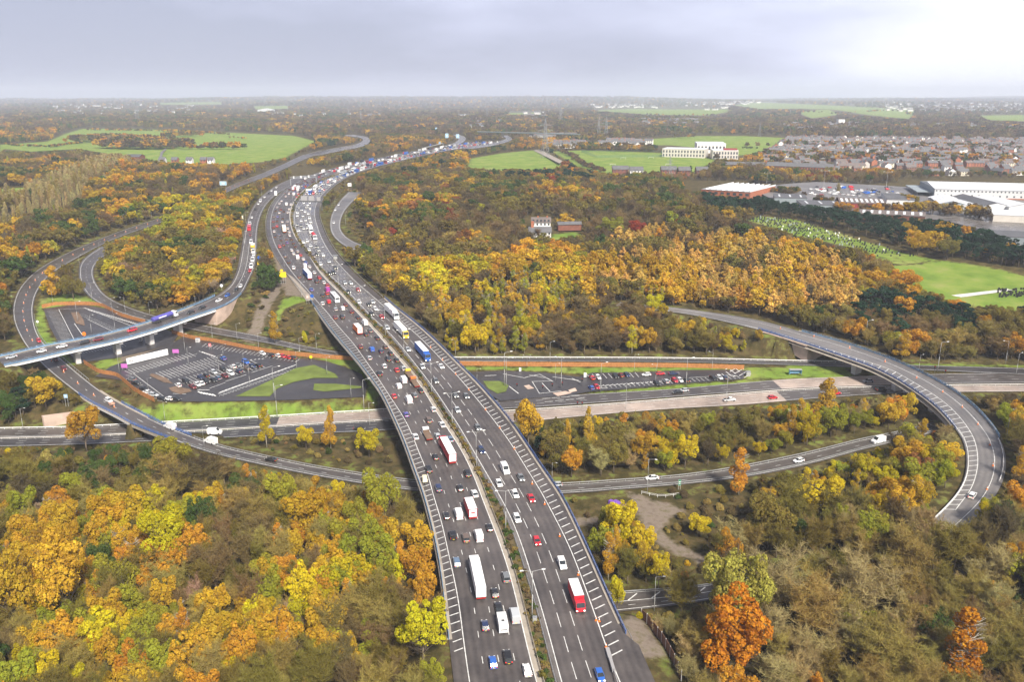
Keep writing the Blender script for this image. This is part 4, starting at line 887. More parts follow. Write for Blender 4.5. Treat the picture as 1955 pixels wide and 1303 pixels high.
# ------------------------------------------------------------------ colours of autumn, and where each prevails in the photo
TINT = dict(rust=(.52,.195,.018), willow=(.42,.40,.075), gold=(.52,.33,.030), orange=(.53,.275,.030), yellow=(.54,.43,.020), lime=(.31,.30,.032), green=(.075,.115,.028), olive=(.215,.175,.040), khaki=(.33,.255,.075),
            brown=(.225,.16,.068), umber=(.135,.102,.052), russet=(.34,.16,.05), pine=(.028,.062,.034), tan=(.40,.32,.14), pinkish=(.46,.31,.20), red=(.30,.06,.028), amber=(.64,.42,.11))
ADJ = dict(rust='rusty orange', willow='pale lime', gold='golden', orange='orange', yellow='bright yellow', lime='lime green', green='dark green', olive='olive green', khaki='khaki', brown='brown', umber='dark brown', russet='russet', pine='blue-green', tan='straw coloured', pinkish='pinkish tan', red='deep red', amber='amber')
def zone(x, y):
    """list of (weight, kind, tint)"""
    if y > 500 and pip(x, y, [(0,950),(850,950),(870,1310),(0,1310)]): return [(10,'broad','gold'),(4,'broad','orange'),(6,'broad','yellow'),(8,'broad','lime'),(17,'bare','khaki'),(17,'bare','olive'),(9,'bare','brown'),(5,'bare','olive'),(3,'birch','orange'),(1.5,'bare','pinkish'),(1.2,'broad','green'),(2,'birch','gold')]
    if pip(x, y, [(0,800),(250,800),(800,930),(860,1000),(0,1000)]): return [(16,'bare','umber'),(14,'bare','olive'),(8,'bare','khaki'),(5,'broad','lime'),(3,'broad','yellow'),(5,'bush','olive'),(3,'broad','green'),(2,'birch','orange'),(5,'bare','brown')]
    if pip(x, y, [(1430,1000),(1955,960),(1955,1310),(1200,1310),(1200,1150)]): return [(30,'bare','khaki'),(12,'bare','olive'),(14,'bare','tan'),(8,'bare','brown'),(1,'broad','orange'),(.6,'broad','lime'),(.7,'broad','green')]
    if pip(x, y, [(1040,740),(1960,700),(1960,1100),(1100,1150)]): return [(7,'broad','yellow'),(5,'birch','gold'),(4,'broad','gold'),(8,'bare','khaki'),(12,'bare','olive'),(6,'bare','umber'),(4,'broad','orange'),(4,'broad','lime'),(5,'broad','olive'),(2,'bush','russet'),(3,'bare','tan')]
    if pip(x, y, [(780,540),(1000,525),(1250,560),(1440,620),(1470,700),(860,700)]): return [(9,'birch','yellow'),(7,'birch','gold'),(7,'birch','lime'),(9,'broad','olive'),(12,'bare','brown'),(7,'bare','olive'),(4,'broad','yellow'),(4,'broad','gold'),(3,'bare','umber')]
    if pip(x, y, [(1120,470),(1250,430),(1420,450),(1620,500),(1640,590),(1500,590),(1300,560),(1130,530)]): return [(24,'larch','amber'),(4,'larch','orange'),(7,'larch','gold'),(6,'broad','gold'),(6,'bare','umber'),(4,'broad','olive'),(2,'bare','brown')]
    if pip(x, y, [(1335,368),(1480,375),(1600,395),(1800,425),(1960,462),(1960,515),(1800,485),(1600,440),(1440,412),(1340,395)]): return [(30,'pine','pine'),(2,'broad','gold'),(1,'broad','orange')]
    if pip(x, y, [(1600,565),(1720,560),(1860,600),(1880,645),(1640,640)]): return [(14,'pine','pine'),(5,'bare','brown'),(3,'broad','orange'),(3,'broad','olive')]
    if pip(x, y, [(960,300),(1150,315),(1150,345),(960,340)]): return [(10,'pine','pine'),(8,'broad','olive'),(4,'broad','russet'),(3,'broad','orange')]
    if pip(x, y, [(0,395),(110,368),(195,306),(222,312),(170,350),(150,395),(0,430)]): return [(30,'column','tan'),(8,'column','khaki')]
    if pip(x, y, [(190,400),(480,350),(500,520),(420,620),(60,620),(60,500)]): return [(11,'broad','gold'),(4,'broad','orange'),(13,'broad','olive'),(8,'broad','lime'),(10,'bare','brown'),(3,'broad','yellow'),(2,'bare','pinkish'),(4,'broad','green')]
    if pip(x, y, [(640,450),(1150,470),(1120,560),(760,600)]): return [(8,'broad','gold'),(3,'broad','orange'),(12,'bare','brown'),(8,'bare','umber'),(8,'broad','olive'),(4,'broad','yellow'),(3,'broad','lime'),(2,'broad','green')]
    if x > 1600 and 480 < y < 720: return [(9,'bare','khaki'),(8,'bare','brown'),(8,'broad','olive'),(4,'broad','orange'),(3,'broad','gold'),(2,'pine','pine'),(3,'broad','lime')]
    if x < 560 and 250 < y <= 640: return [(14,'bare','umber'),(12,'bare','brown'),(3,'broad','orange'),(4,'broad','gold'),(9,'broad','olive'),(5,'broad','green'),(2,'column','lime')]
    if y < 262: return [(14,'broad','umber'),(12,'broad','brown'),(1,'broad','orange'),(5,'broad','green'),(9,'broad','olive'),(1,'broad','gold')]
    if 330 < y < 480 and x > 650: return [(18,'bare','umber'),(14,'bare','brown'),(6,'bare','khaki'),(5,'broad','gold'),(9,'broad','olive'),(2,'broad','russet'),(4,'broad','green'),(.5,'broad','red'),(2,'broad','orange'),(2,'broad','lime')]
    return [(5,'broad','gold'),(3,'broad','orange'),(12,'bare','brown'),(10,'bare','umber'),(9,'broad','olive'),(3,'pine','pine'),(3,'broad','green')]
HERO = [ # x, top y, base y, width px, kind, colour, ground height, label
 (1009,751,858,56,'broad','gold',-9,'large rounded golden tree touching the right railing of the motorway bridge'),
 (1575,722,800,46,'birch','gold',-8,'tall golden cone shaped tree just below the dual carriageway at the right'),
 (1602,772,806,34,'bush','red',-8,'low dark red shrub at the foot of the golden cone shaped tree'),
 (1548,780,806,30,'bush','red',-8,'second dark red shrub left of the golden cone shaped tree'),
 (1395,1052,1225,118,'broad','willow',-9,'big pale yellow-green willow at the bottom right above the orange tree'),
 (1400,1168,1330,150,'broad','rust',-9,'big fiery orange tree at the bottom of the photo right of the motorway'),
 (1830,1178,1325,88,'birch','rust',-9,'orange topped tree rising from bare woodland in the bottom right corner'),
 (811,1205,1325,94,'broad','yellow',-9,'bright yellow-green tree against the left railing at the bottom of the photo'),
 (814,1085,1185,58,'broad','orange',-9,'orange tree beside the left railing of the bridge above the yellow tree'),
 (133,1028,1200,108,'broad','gold',-9,'large golden tree of the lower left woodland, with several bulging lobes'),
 (30,1045,1215,92,'broad','gold',-9,'broad golden tree against the left edge of the photo'),
 (200,1028,1120,48,'broad','green',-9,'fresh green tree directly right of the large golden lobed tree'),
 (322,982,1100,88,'broad','yellow',-9,'bright yellow tree with golden flecks standing alone among bare brown trees at the left'),
 (467,1198,1300,60,'broad','orange',-9,'round orange-yellow tree in the lower left woodland, alone on bare ground'),
 (193,1090,1170,24,'column','orange',-9,'slim orange ivy-clad column of a tree below the fresh green tree'),
 (540,905,1010,60,'broad','lime',-9,'lime yellow tree in the dark scrub below the curved road'),
 (735,888,1000,68,'broad','lime',-9,'yellow-green tree beside the left railing of the bridge, under the curved road'),
 (330,836,900,64,'broad','lime',-9.5,'bright lime tree just below the small blue-railed bridge'),
 (1123,775,868,28,'birch','gold',-9,'slender golden tree just right of the large rounded golden tree'),
 (524,590,652,28,'birch','gold',-7.5,'lone slim golden birch on the brown bank between the ramp and motorway'),
 (583,628,652,12,'bush','yellow',-7.5,'small yellow shrub on the brown bank beside the motorway bridge'),
 (510,782,862,30,'birch','yellow',-10,'yellow birch covering the dual carriageway left of the motorway'),
 (585,812,862,34,'broad','yellow',-10,'low yellow tree below the dual carriageway, between two birches'),
 (632,778,862,30,'birch','gold',-10,'golden birch in front of the dual carriageway left of the bridge'),
 (705,820,878,44,'broad','yellow',-10,'rounded yellow bush tree near the left side of the bridge, below the dual carriageway'),
 (1555,905,985,82,'broad','yellow',-8,'bright lemon yellow spreading tree in the right hand woodland'),
 (1748,880,950,74,'broad','russet',-7,'russet tree just inside the curve of the right ramp'),
 (1768,855,902,40,'broad','gold',-7,'golden tree above the russet tree inside the right ramp curve'),
 (1410,855,945,44,'birch','orange',-8,'orange-brown birch in front of the lower road on the right'),
 (165,778,860,62,'broad','orange',-10,'orange tree beside the small blue-railed bridge at the left'),
 (1165,403,450,52,'broad','lime',0,'yellow-green tree beside the dark red tree in the central wood'),
 (1216,408,446,36,'broad','red',0,'dark red tree in the middle of the central wood'),
 (998,408,430,17,'bush','green',0,'upper of two clipped dark green trees by the hidden house'),
 (1000,424,444,17,'bush','green',0,'lower of two clipped dark green trees by the hidden house'),
 (1808,444,490,46,'broad','olive',-1,'round olive yellow tree in front of the pines right of the cemetery'),
 (1752,435,482,36,'broad','gold',-1,'golden tree among the pines above the cemetery corner'),
 (1724,505,560,60,'broad','orange',-3,'large orange tree at the left edge of the bright green field'),
 (1224,1000,1072,54,'broad','yellow',-8.5,'rounded yellow tree right of the bridge beside the dirt track'),
 (1257,1055,1122,42,'broad','yellow',-8.5,'yellow ball shaped tree standing above the low road right of the bridge'),
 (1335,976,1020,46,'broad','yellow',-8,'yellow topped shrub on the right edge of the gravel patch'),
 (1722,635,686,36,'birch','gold',-8,'golden cone shaped tree above the right ramp railing'),
 (1178,1092,1172,34,'broad','yellow',-9,'yellow bushy tree against the outer right railing near the low road'),
 (104,505,566,38,'birch','gold',-7,'golden tree between the two arms of the left hand loop'),
 (140,520,568,44,'broad','olive',-7,'olive tree at the right end of the clump within the left loop'),
 (1190,790,850,30,'birch','orange',-9,'thin orange tree below the pale dual carriageway right of the bridge'),
 (1040,1000,1000,1,'bush','yellow',-9,''),
 (1800,985,1110,84,'bare','olive',-7,'olive bare tree directly below the end of the right ramp, left of a khaki one'),
 (1738,1000,1120,90,'bare','khaki',-8,'broad khaki bare tree left of the end of the right ramp'),
 (1905,950,1075,64,'bare','umber',-6,'dark bare tree hiding the lower end of the right ramp, at its outer side'),
 (1822,986,1090,60,'bare','khaki',-6,'khaki bare tree standing below the cut-off end of the right ramp hatching'),
 (1868,975,1085,50,'bare','brown',-6,'brown bare tree between two others below the end of the right ramp'),
 (1470,1050,1200,95,'bare','tan',-9,'large straw coloured bare tree right of the pale green willow'),
 (1540,1105,1235,100,'bare','khaki',-9,'wide khaki bare tree just below the white van on the low road'),
 (1640,1050,1190,100,'bare','tan',-9,'straw coloured bare tree right of the white van on the low road'),
 (1300,1085,1180,60,'bare','olive',-9,'dark leafless tree in front of the chevron markings of the low road'),
 (1318,310,327,9,'column','pine',0,'lone dark conifer at the edge of the sports field'),
 (1600,342,365,10,'column','tan',0,'tall bare poplar beside the business park roofs'),
 (1390,450,500,46,'larch','amber',0,'pale orange larch crowning the bright patch of the right hand wood'),
]
HERO = [h for h in HERO if h[7]]
trees = []; taken = [(*P(1183, 968, -8.3)[:2], 9.0)]
def add_tree(x, y, z, hgt, wid, kind, tint, label=None, px=0, col=None):
    trees.append(dict(x=x, y=y, z=z, h=hgt, w=wid, kind=kind, tint=tint, label=label, px=px, col=col))
NOMW = dict(broad=8.2, birch=4.6, column=2.6, larch=7.2, pine=7.6, bare=7.4, bush=4.2)
NOMH = dict(broad=12, birch=12.4, column=12.4, larch=12, pine=12, bare=12, bush=3.0)
for x, yt, yb, wpx, kind, tint, hg, lab in HERO:
    b = P(x, yb, hg); s = F/((b[1]*CT)-(b[2]-CZ)*ST); b[2] = float(ground(b[0], b[1])); vpx = F*math.cos(TH+math.atan((yb-CY)/F))/((b[1]*CT)-(b[2]-CZ)*ST)
    add_tree(b[0], b[1], b[2], (yb-yt)/vpx*.97, wpx/s, kind, tint, lab, 1e6); taken.append((b[0], b[1], wpx/s*.42))
RK = kdtree.KDTree(len(RS))
for i, s_ in enumerate(RS): RK.insert((s_[0], s_[1], 0), i)
RK.balance()
def wanted(px, py, zc, hgt, wid):
    s = F/zc; top = py-hgt*s*.93; ww = wid*s*.45
    for fy, fw in ((1.0, .25), (.8, .8), (.55, 1), (.3, .9), (.05, .4)):
        y = top+(py-top)*(1-fy) if False else py+(top-py)*fy
        if cl(px, y) or cl(px-ww*fw, y) or cl(px+ww*fw, y): return False
    return not cl(px, py)
VN = rng.normal(size=(64, 64)); TO = ['yellow', 'lime', 'gold', 'amber', 'orange', 'russet', 'red', 'pinkish', 'tan', 'khaki', 'brown', 'umber', 'olive', 'green', 'pine']
def vnoise(x, y):
    i, j = int(math.floor(x)), int(math.floor(y)); a, b = x-i, y-j; a, b = a*a*(3-2*a), b*b*(3-2*b); g = lambda p, q: VN[p % 64, q % 64]
    v = g(i, j)*(1-a)*(1-b)+g(i+1, j)*a*(1-b)+g(i, j+1)*(1-a)*b+g(i+1, j+1)*a*b
    return v/math.sqrt(((1-a)**2+a*a)*((1-b)**2+b*b))
def pick(zz, wts, X, Y):
    # neighbouring trees tend to be of one kind, so that stands form
    c_ = 24+Y*.012; u = .5*(1+math.erf(vnoise(X/c_, Y/c_)/1.414))+rng.normal()*.07 if rng.random() < (.62 if Y < 260 else .74) else rng.random(); u = min(abs(u), 2-u) if u > 1 else abs(u)
    o = sorted(range(len(zz)), key=lambda i: TO.index(zz[i][2])); cs = np.cumsum(wts[o])/wts.sum(); return zz[o[min(int(np.searchsorted(cs, min(u, .9999))), len(o)-1)]]
ESTP = [(1502,266),(1955,270),(1955,328),(1600,326),(1490,318)]
def band(y0, y1, sp, hmin, hmax, keep=1.0):
    Y = y0
    while Y < y1:
        hw = .80*(Y+60)+20 if Y < 900 else .68*Y; n = int(2*hw/sp)
        for i in range(n):
            X = -hw+(i+.5)*sp+rng.uniform(-.42, .42)*sp; y = Y+rng.uniform(-.42, .42)*sp
            if rng.random() > keep: continue
            z = float(ground(X, y)); px, py = proj(np.array([X, y, z])); px = float(px); py = float(py)
            if py > 1480 or px < -520 or px > 2475 or py < 186: continue
            if Y < 2300:
                _, _, d = RK.find((X, y, 0))
                if d < 4.0: continue
            hgt = rng.uniform(hmin, hmax)*rng.choice([1.1, 1, .8, .6] if Y < 900 else [1.05, .8]); zc = y*CT-(z-CZ)*ST
            lz = any(pip(px, py, q) for q in LOWZ) and py > 340
            zz = zone(px, min(py, 1300)-hgt*F/zc*.5); wts = np.array([q[0] for q in zz], float); c = pick(zz, wts, X, y)
            kind, tint = c[1], c[2]
            if lz: hgt = min(hgt, rng.uniform(.9, 3.2)); kind = 'bush'; tint = rng.choice(['olive', 'brown', 'khaki', 'umber', 'green'])
            if Y > 380 and cl(px, py-hgt*F/zc*.5) and not wanted(px, py, zc, 5, 4): continue
            if kind == 'bush': hgt = min(hgt, rng.uniform(2.2, 4))
            if kind == 'larch': hgt *= 1.0
            wid = NOMW[kind]*hgt/NOMH[kind]*rng.uniform(.9, 1.3)*(1.12 if 380 < Y < 1500 else .86 if Y < 240 else 1)
            ok = wanted(px, py, zc, hgt, wid)
            if not ok and 264 < py < 328 and px > 1490 and rng.random() < .16 and pip(px, py, ESTP): ok = True; hgt, kind = rng.uniform(6, 10), 'broad'; wid = hgt*.75
            if not ok:
                for h2 in (hgt*.6, hgt*.35, 2.0):
                    k2 = kind if h2 > 4.5 else 'bush'; w2 = NOMW[k2]*h2/NOMH[k2]
                    if wanted(px, py, zc, h2, w2): ok = True; hgt, wid, kind = h2, w2, k2; break
            if not ok: continue
            if Y < 1000 and any((X-a)**2+(y-b)**2 < r*r for a, b, r in taken): continue
            tp = hgt*F/zc
            vis = tp*wid*F/zc if (-10 < px < 1965 and py-tp < 1290) else 0
            add_tree(X, y, z, hgt, wid, kind, tint, None, vis)
        Y += sp
band(100, 240, 4.1, 8.5, 15); band(240, 560, 5.2, 8, 14); band(560, 1000, 7.0, 8, 14); band(1000, 2000, 10, 10, 15); band(2000, 3600, 17, 12, 20, .9); band(3600, 6500, 34, 14, 24, .85); band(6500, 13500, 80, 18, 34, .9)
def row_of(pts, n, hmin, hmax, tints, kind='broad', spread=1.0):
    w_ = spline(P([q[0] for q in pts], [q[1] for q in pts], 0)[:, :2], 4)
    for i in range(n):
        c = w_[int(rng.integers(0, len(w_)))]+rng.normal(size=2)*spread; h = rng.uniform(hmin, hmax); z = float(ground(c[0], c[1])); add_tree(c[0], c[1], z, h, NOMW[kind]*h/NOMH[kind]*1.3, kind, str(rng.choice(tints)))
MX = ['umber', 'brown', 'olive', 'green', 'umber', 'gold', 'orange']
row_of([(0,396),(60,384),(120,362),(170,336),(206,311)], 420, 13, 19, ['tan', 'tan', 'khaki'], 'column', spread=13); row_of([(163,272),(200,268),(250,272),(300,276),(335,280)], 330, 8, 17, MX, spread=24); row_of([(210,282),(260,284),(330,283)], 120, 9, 18, MX, spread=14); row_of([(325,284),(380,284),(440,284),(462,285)], 46, 6, 15, MX, spread=4); row_of([(100,281),(130,277),(155,274)], 60, 3, 6, MX, spread=3)
row_of([(174,247.5),(250,248),(330,250),(435,256)], 150, 4, 9, MX, spread=4); row_of([(8,276),(60,281),(110,282)], 60, 3, 6, MX, spread=3); row_of([(320,262),(345,259),(385,259)], 60, 8, 15, MX, spread=8); row_of([(440,262),(470,264)], 12, 4, 6, MX, spread=3)
row_of([(1085,283),(1150,285),(1240,287)], 90, 6, 14, MX, spread=9); row_of([(1060,288),(1085,296),(1110,310),(1150,325)], 90, 4, 8, ['umber', 'brown'], spread=3); row_of([(1290,262),(1320,261)], 14, 8, 12, MX, spread=4); row_of([(1425,283),(1440,284)], 12, 3, 5, ['green'], spread=4); row_of([(1130,219),(1250,222),(1400,222)], 60, 8, 14, MX, spread=12); row_of([(1560,222),(1700,216),(1750,222)], 40, 8, 14, MX, spread=10)
row_of([(1500,300),(1600,302),(1750,305),(1950,308)], 240, 7, 12, MX+['green'], spread=45); row_of([(1540,280),(1700,280),(1950,285)], 190, 7, 12, MX+['green'], spread=60); row_of([(1440,364),(1490,366),(1530,372)], 26, 6, 11, MX, spread=5); row_of([(1560,386),(1600,389)], 10, 6, 10, MX, spread=3); row_of([(1725,378),(1750,392)], 12, 7, 11, ['gold', 'orange', 'olive'], spread=4); row_of([(1720,408),(1830,412),(1870,418)], 34, 7, 13, ['umber', 'brown', 'khaki', 'gold'], spread=5); row_of([(1600,404),(1700,408)], 22, 6, 11, MX, spread=3); row_of([(1480,300),(1500,318),(1560,322)], 30, 8, 13, MX, spread=7)
GROW = []
for t_ in np.arange(2, TEND*.55, 1.1):
    a_, b_ = sorted((float(MW.o(2, t_))+1.7, float(MW.o(3, t_))-1.6)); q_ = MW.pt(np.array([t_]), np.array([rng.uniform(a_, b_)]))[0]; h_ = rng.uniform(.5, 1.5); GROW.append(len(trees)); add_tree(q_[0], q_[1], q_[2]+.05, h_, NOMW['bush']*h_/3*1.3, 'bush', str(rng.choice(['olive', 'brown', 'khaki', 'green', 'umber'])), None, -1)
print('trees', len(trees))
order = sorted(range(len(trees)), key=lambda i: -trees[i]['px']); IND = order[:300]; REST = order[300:]
# ---- the three hundred largest, each an object with trunk and crown
def landmark(px, py):
    if py > 1120 and px < 860: a = 'bottom left wood'
    elif py > 1120: a = 'bottom right wood'
    elif px < 860: a = 'lower left wood' if py > 900 else 'left hand verge'
    elif py > 900: a = 'wood inside the right ramp curve'
    else: a = 'copse below the right dual carriageway'
    tb = [(110, 'at the left edge'), (250, 'by the golden lobed tree'), (420, 'left of its centre'), (560, 'in its centre'), (700, 'right of its centre'), (790, 'towards the bridge'), (1240, 'beside the bridge'), (1330, 'left of the orange tree'), (1480, 'around the orange tree'), (1600, 'left of its centre'), (1720, 'in its centre'), (1850, 'towards the right'), (9999, 'at the right edge')]
    d = next(q[1] for q in tb if px < q[0])
    e = 'at the very bottom' if py > 1290 else 'in the front ranks' if py > 1180 else 'in the middle ranks' if py > 1020 else 'at the back'
    return a, d, e
KW = dict(broad='leafy tree', birch='slender tree', column='columnar tree', larch='larch', pine='pine', bare='bare twiggy tree', bush='low bush')
def jit(c, a=.16):
    k = rng.uniform(1-a, 1+a); return (c[0]*k*rng.uniform(.93, 1.07), c[1]*k*rng.uniform(.93, 1.07), c[2]*k, 1)
for i in IND:
    t = trees[i]; v = int(rng.integers(0, KINDS[t['kind']])); px, py = proj(np.array([t['x'], t['y'], t['z']]))
    nm = dict(broad='broadleaf_tree', birch='birch_tree', column='columnar_tree', larch='larch_tree', pine='pine_tree', bare='bare_tree', bush='shrub')[t['kind']]
    root = empty(nm, (t['x'], t['y'], t['z']), rng.uniform(0, 6.28)); kh = t['h']/NOMH[t['kind']]; kw = t['w']/NOMW[t['kind']]; root.scale = (kw, kw, kh)
    if t['label']: tag(root, t['label'], 'tree' if t['kind'] != 'bush' else 'shrub')
    else:
        a, d, e = landmark(float(px), float(py)); sz = 'tall' if t['h'] > 11.5 else 'mid-sized' if t['h'] > 8.5 else 'small'
        lab = f"{sz} {ADJ[t['tint']]} {KW[t['kind']]} {e}, {a}, {d}"; tag(root, ' '.join(lab.split()[:16]), 'tree' if t['kind'] != 'bush' else 'shrub', f"{ADJ[t['tint']]} {KW[t['kind']]}s, {a}")
    c = link('crown', HI[t['kind'], v], root); c.color = jit(TINT[t['tint']], .12); link('trunk', TRK[t['kind']], root)
# ---- the rest: instanced on points, one object for the wood
def wood(name, idx, lib, label, cat):
    src = []
    for (k, v), me in lib.items():
        o = bpy.data.objects.new(f'{k}_form', me); src.append(((k, v), o))
    coll = bpy.data.collections.new(name+'_forms')
    for i, (kv, o) in enumerate(src): o.name = f'{i:02d}_form'; coll.objects.link(o)
    ix = {kv: i for i, (kv, o) in enumerate(src)}; n = len(idx); co = np.zeros((n, 3), 'f'); sc = np.zeros((n, 3), 'f'); rt = np.zeros(n, 'f'); id_ = np.zeros(n, 'i'); tn = np.ones((n, 4), 'f')
    nvar = {}
    for (k, v) in lib: nvar[k] = max(nvar.get(k, 0), v+1)
    for j, i in enumerate(idx):
        t = trees[i]; co[j] = (t['x'], t['y'], t['z']); kw = t['w']/NOMW[t['kind']]; sc[j] = (kw, kw, t['h']/NOMH[t['kind']]); rt[j] = rng.uniform(0, 6.28); id_[j] = ix[t['kind'], int(rng.integers(0, nvar[t['kind']]))]
        tn[j] = jit(TINT[t['tint']], .26)
    me = bpy.data.meshes.new(name); me.vertices.add(n); me.vertices.foreach_set('co', co.ravel())
    for nm, ty, dat, key in (('scl', 'FLOAT_VECTOR', sc, 'vector'), ('rot', 'FLOAT', rt, 'value'), ('idx', 'INT', id_, 'value'), ('tint', 'FLOAT_COLOR', tn, 'color')):
        a = me.attributes.new(nm, ty, 'POINT'); a.data.foreach_set(key, dat.ravel())
    o = link(name, me); tag(o, label, cat, kind='stuff')
    ng = bpy.data.node_groups.new(name, 'GeometryNodeTree'); ng.interface.new_socket('Geometry', in_out='INPUT', socket_type='NodeSocketGeometry'); ng.interface.new_socket('Geometry', in_out='OUTPUT', socket_type='NodeSocketGeometry')
    g = ng.nodes.new; L = ng.links.new; gi = g('NodeGroupInput'); go = g('NodeGroupOutput'); ip = g('GeometryNodeInstanceOnPoints'); ci = g('GeometryNodeCollectionInfo')
    ci.inputs['Collection'].default_value = coll; ci.inputs['Separate Children'].default_value = True; ci.inputs['Reset Children'].default_value = True
    def na(nm, ty):
        q = g('GeometryNodeInputNamedAttribute'); q.data_type = ty; q.inputs['Name'].default_value = nm; return q.outputs['Attribute']
    cx = g('ShaderNodeCombineXYZ'); L(na('rot', 'FLOAT'), cx.inputs[2]); L(gi.outputs[0], ip.inputs['Points']); L(ci.outputs[0], ip.inputs['Instance']); ip.inputs['Pick Instance'].default_value = True
    L(na('idx', 'INT'), ip.inputs['Instance Index']); L(na('scl', 'FLOAT_VECTOR'), ip.inputs['Scale']); er = g('FunctionNodeEulerToRotation'); L(cx.outputs[0], er.inputs[0]); L(er.outputs[0], ip.inputs['Rotation']); L(ip.outputs[0], go.inputs[0])
    md = o.modifiers.new('wood', 'NODES'); md.node_group = ng; return o
def withtrunk(me, tk):
    """crown and trunk joined, for the far trees"""
    b = bpy.data.meshes.new('form'); nv = len(me.vertices); a = np.zeros(nv*3, 'f'); me.vertices.foreach_get('co', a); t = np.zeros(len(tk.vertices)*3, 'f'); tk.vertices.foreach_get('co', t)
    nl = len(me.loops); li = np.zeros(nl, 'i'); me.loops.foreach_get('vertex_index', li); tl = np.zeros(len(tk.loops), 'i'); tk.loops.foreach_get('vertex_index', tl); ls = np.zeros(len(me.polygons), 'i'); me.polygons.foreach_get('loop_start', ls); t2 = np.zeros(len(tk.polygons), 'i'); tk.polygons.foreach_get('loop_start', t2)
    b.vertices.add(nv+len(tk.vertices)); b.vertices.foreach_set('co', np.r_[a, t]); b.loops.add(nl+len(tl)); b.loops.foreach_set('vertex_index', np.r_[li, tl+nv]); b.polygons.add(len(ls)+len(t2)); b.polygons.foreach_set('loop_start', np.r_[ls, t2+nl].astype('i'))
    mi = np.r_[np.zeros(len(ls), 'i'), np.ones(len(t2), 'i')]; b.polygons.foreach_set('material_index', mi); b.update(calc_edges=True); va = np.zeros(len(ls), 'f'); me.attributes['v'].data.foreach_get('value', va)
    q = b.attributes.new('v', 'FLOAT', 'FACE'); q.data.foreach_set('value', np.r_[va, np.zeros(len(t2), 'f')].astype('f')); b.materials.append(LS); b.materials.append(tk.materials[0]); return b
NEARL = {kv: withtrunk(me, TRK[kv[0]]) for kv, me in HI.items()}
MIDL = {}; FARL = {}
for k, nv in KINDS.items():
    for v in range(nv): MIDL[k, v] = withtrunk(twig_mesh('tw', LS, v, 1900, .13) if k == 'bare' else crown_mesh(k, {'bush': 500, 'broad': 2400, 'pine': 2000}.get(k, 1700), {'bush': .45, 'larch': .45, 'column': .42, 'birch': .44}.get(k, .52), LS, 'cr'), TRK[k])
    for v in range(min(nv, 3)): FARL[k, v] = twig_mesh('tw', LS, v, 330, .42) if k == 'bare' else crown_mesh(k, {'bush': 90}.get(k, 330), {'bush': 1.2, 'column': .9}.get(k, 1.45), LS, 'cr')
GS = set(GROW); A_ = [i for i in REST if trees[i]['y'] < 430 and i not in GS]; B_ = [i for i in REST if i not in GS and 430 <= trees[i]['y'] < 1100]; C_ = [i for i in REST if trees[i]['y'] >= 1100]
wood('woodland', A_, NEARL, 'dense autumn woodland around the interchange, brown, olive, yellow and orange', 'woodland')
wood('woodland', B_, MIDL, 'autumn woods beyond the car parks on both sides of the motorway', 'woodland')
wood('woodland', C_, FARL, 'distant woods and hedgerow trees fading towards the skyline', 'woodland')
wood('central_strip_growth', GROW, MIDL, 'low brown and green weeds and bushes growing in the central strip of the motorway', 'undergrowth')
print(len(A_), len(B_), len(C_))
# ------------------------------------------------------------------ vehicles (local +Y is forwards, origin on the road under the middle)
PAINT = dict(white=(.80,.80,.80), silver=(.46,.48,.50), grey=(.17,.18,.19), black=(.018,.018,.02), navy=(.02,.035,.10), blue=(.03,.12,.45), red=(.55,.02,.035), maroon=(.16,.02,.025), brown=(.14,.10,.08), indigo=(.10,.09,.36), cream=(.70,.62,.42), yellow=(.75,.52,.04), orange=(.80,.18,.03), green=(.05,.16,.07), steel=(.12,.18,.27), purple=(.36,.04,.28))
CWORD = dict(steel='blue-grey', purple='magenta')
def wheels(mb, W, ys, r=.33, w_=.22, m=0, one=None):
    for y in ys:
        for sx in (-1, 1):
            x = sx*(W/2-w_/2+.01); mb.tube((x-w_/2, y, r), (x+w_/2, y, r), r, r, 10, m)
def loft(mb, st, m=0):
    """st: (y, half width, z low, z belt); shoulders tucked in"""
    n0 = len(mb.v); k = 8
    for y, w_, z0, z1 in st:
        zm = z0+(z1-z0)*.55; mb.v += [(-w_*.88, y, z0), (-w_, y, z0+.08), (-w_, y, zm), (-w_*.92, y, z1), (w_*.92, y, z1), (w_, y, zm), (w_, y, z0+.08), (w_*.88, y, z0)]
    for i in range(len(st)-1):
        for j in range(k):
            a = n0+i*k+j; b = n0+i*k+(j+1) % k; mb.f.append((a, b, b+k, a+k)); mb.m.append(m)
    mb.f.append(tuple(n0+j for j in range(k))[::-1]); mb.m.append(m); e = n0+(len(st)-1)*k; mb.f.append(tuple(e+j for j in range(k))); mb.m.append(m)
SPEC = dict(hatchback=(4.05, 1.76, 1.47, .92, (-1.95, 1.0), (-1.45, .30)), saloon=(4.6, 1.8, 1.42, .90, (-1.75, 1.15), (-1.15, .35)), estate=(4.65, 1.8, 1.46, .92, (-2.2, 1.1), (-1.8, .35)), off_roader=(4.6, 1.9, 1.78, 1.08, (-2.2, 1.25), (-2.0, .65)))
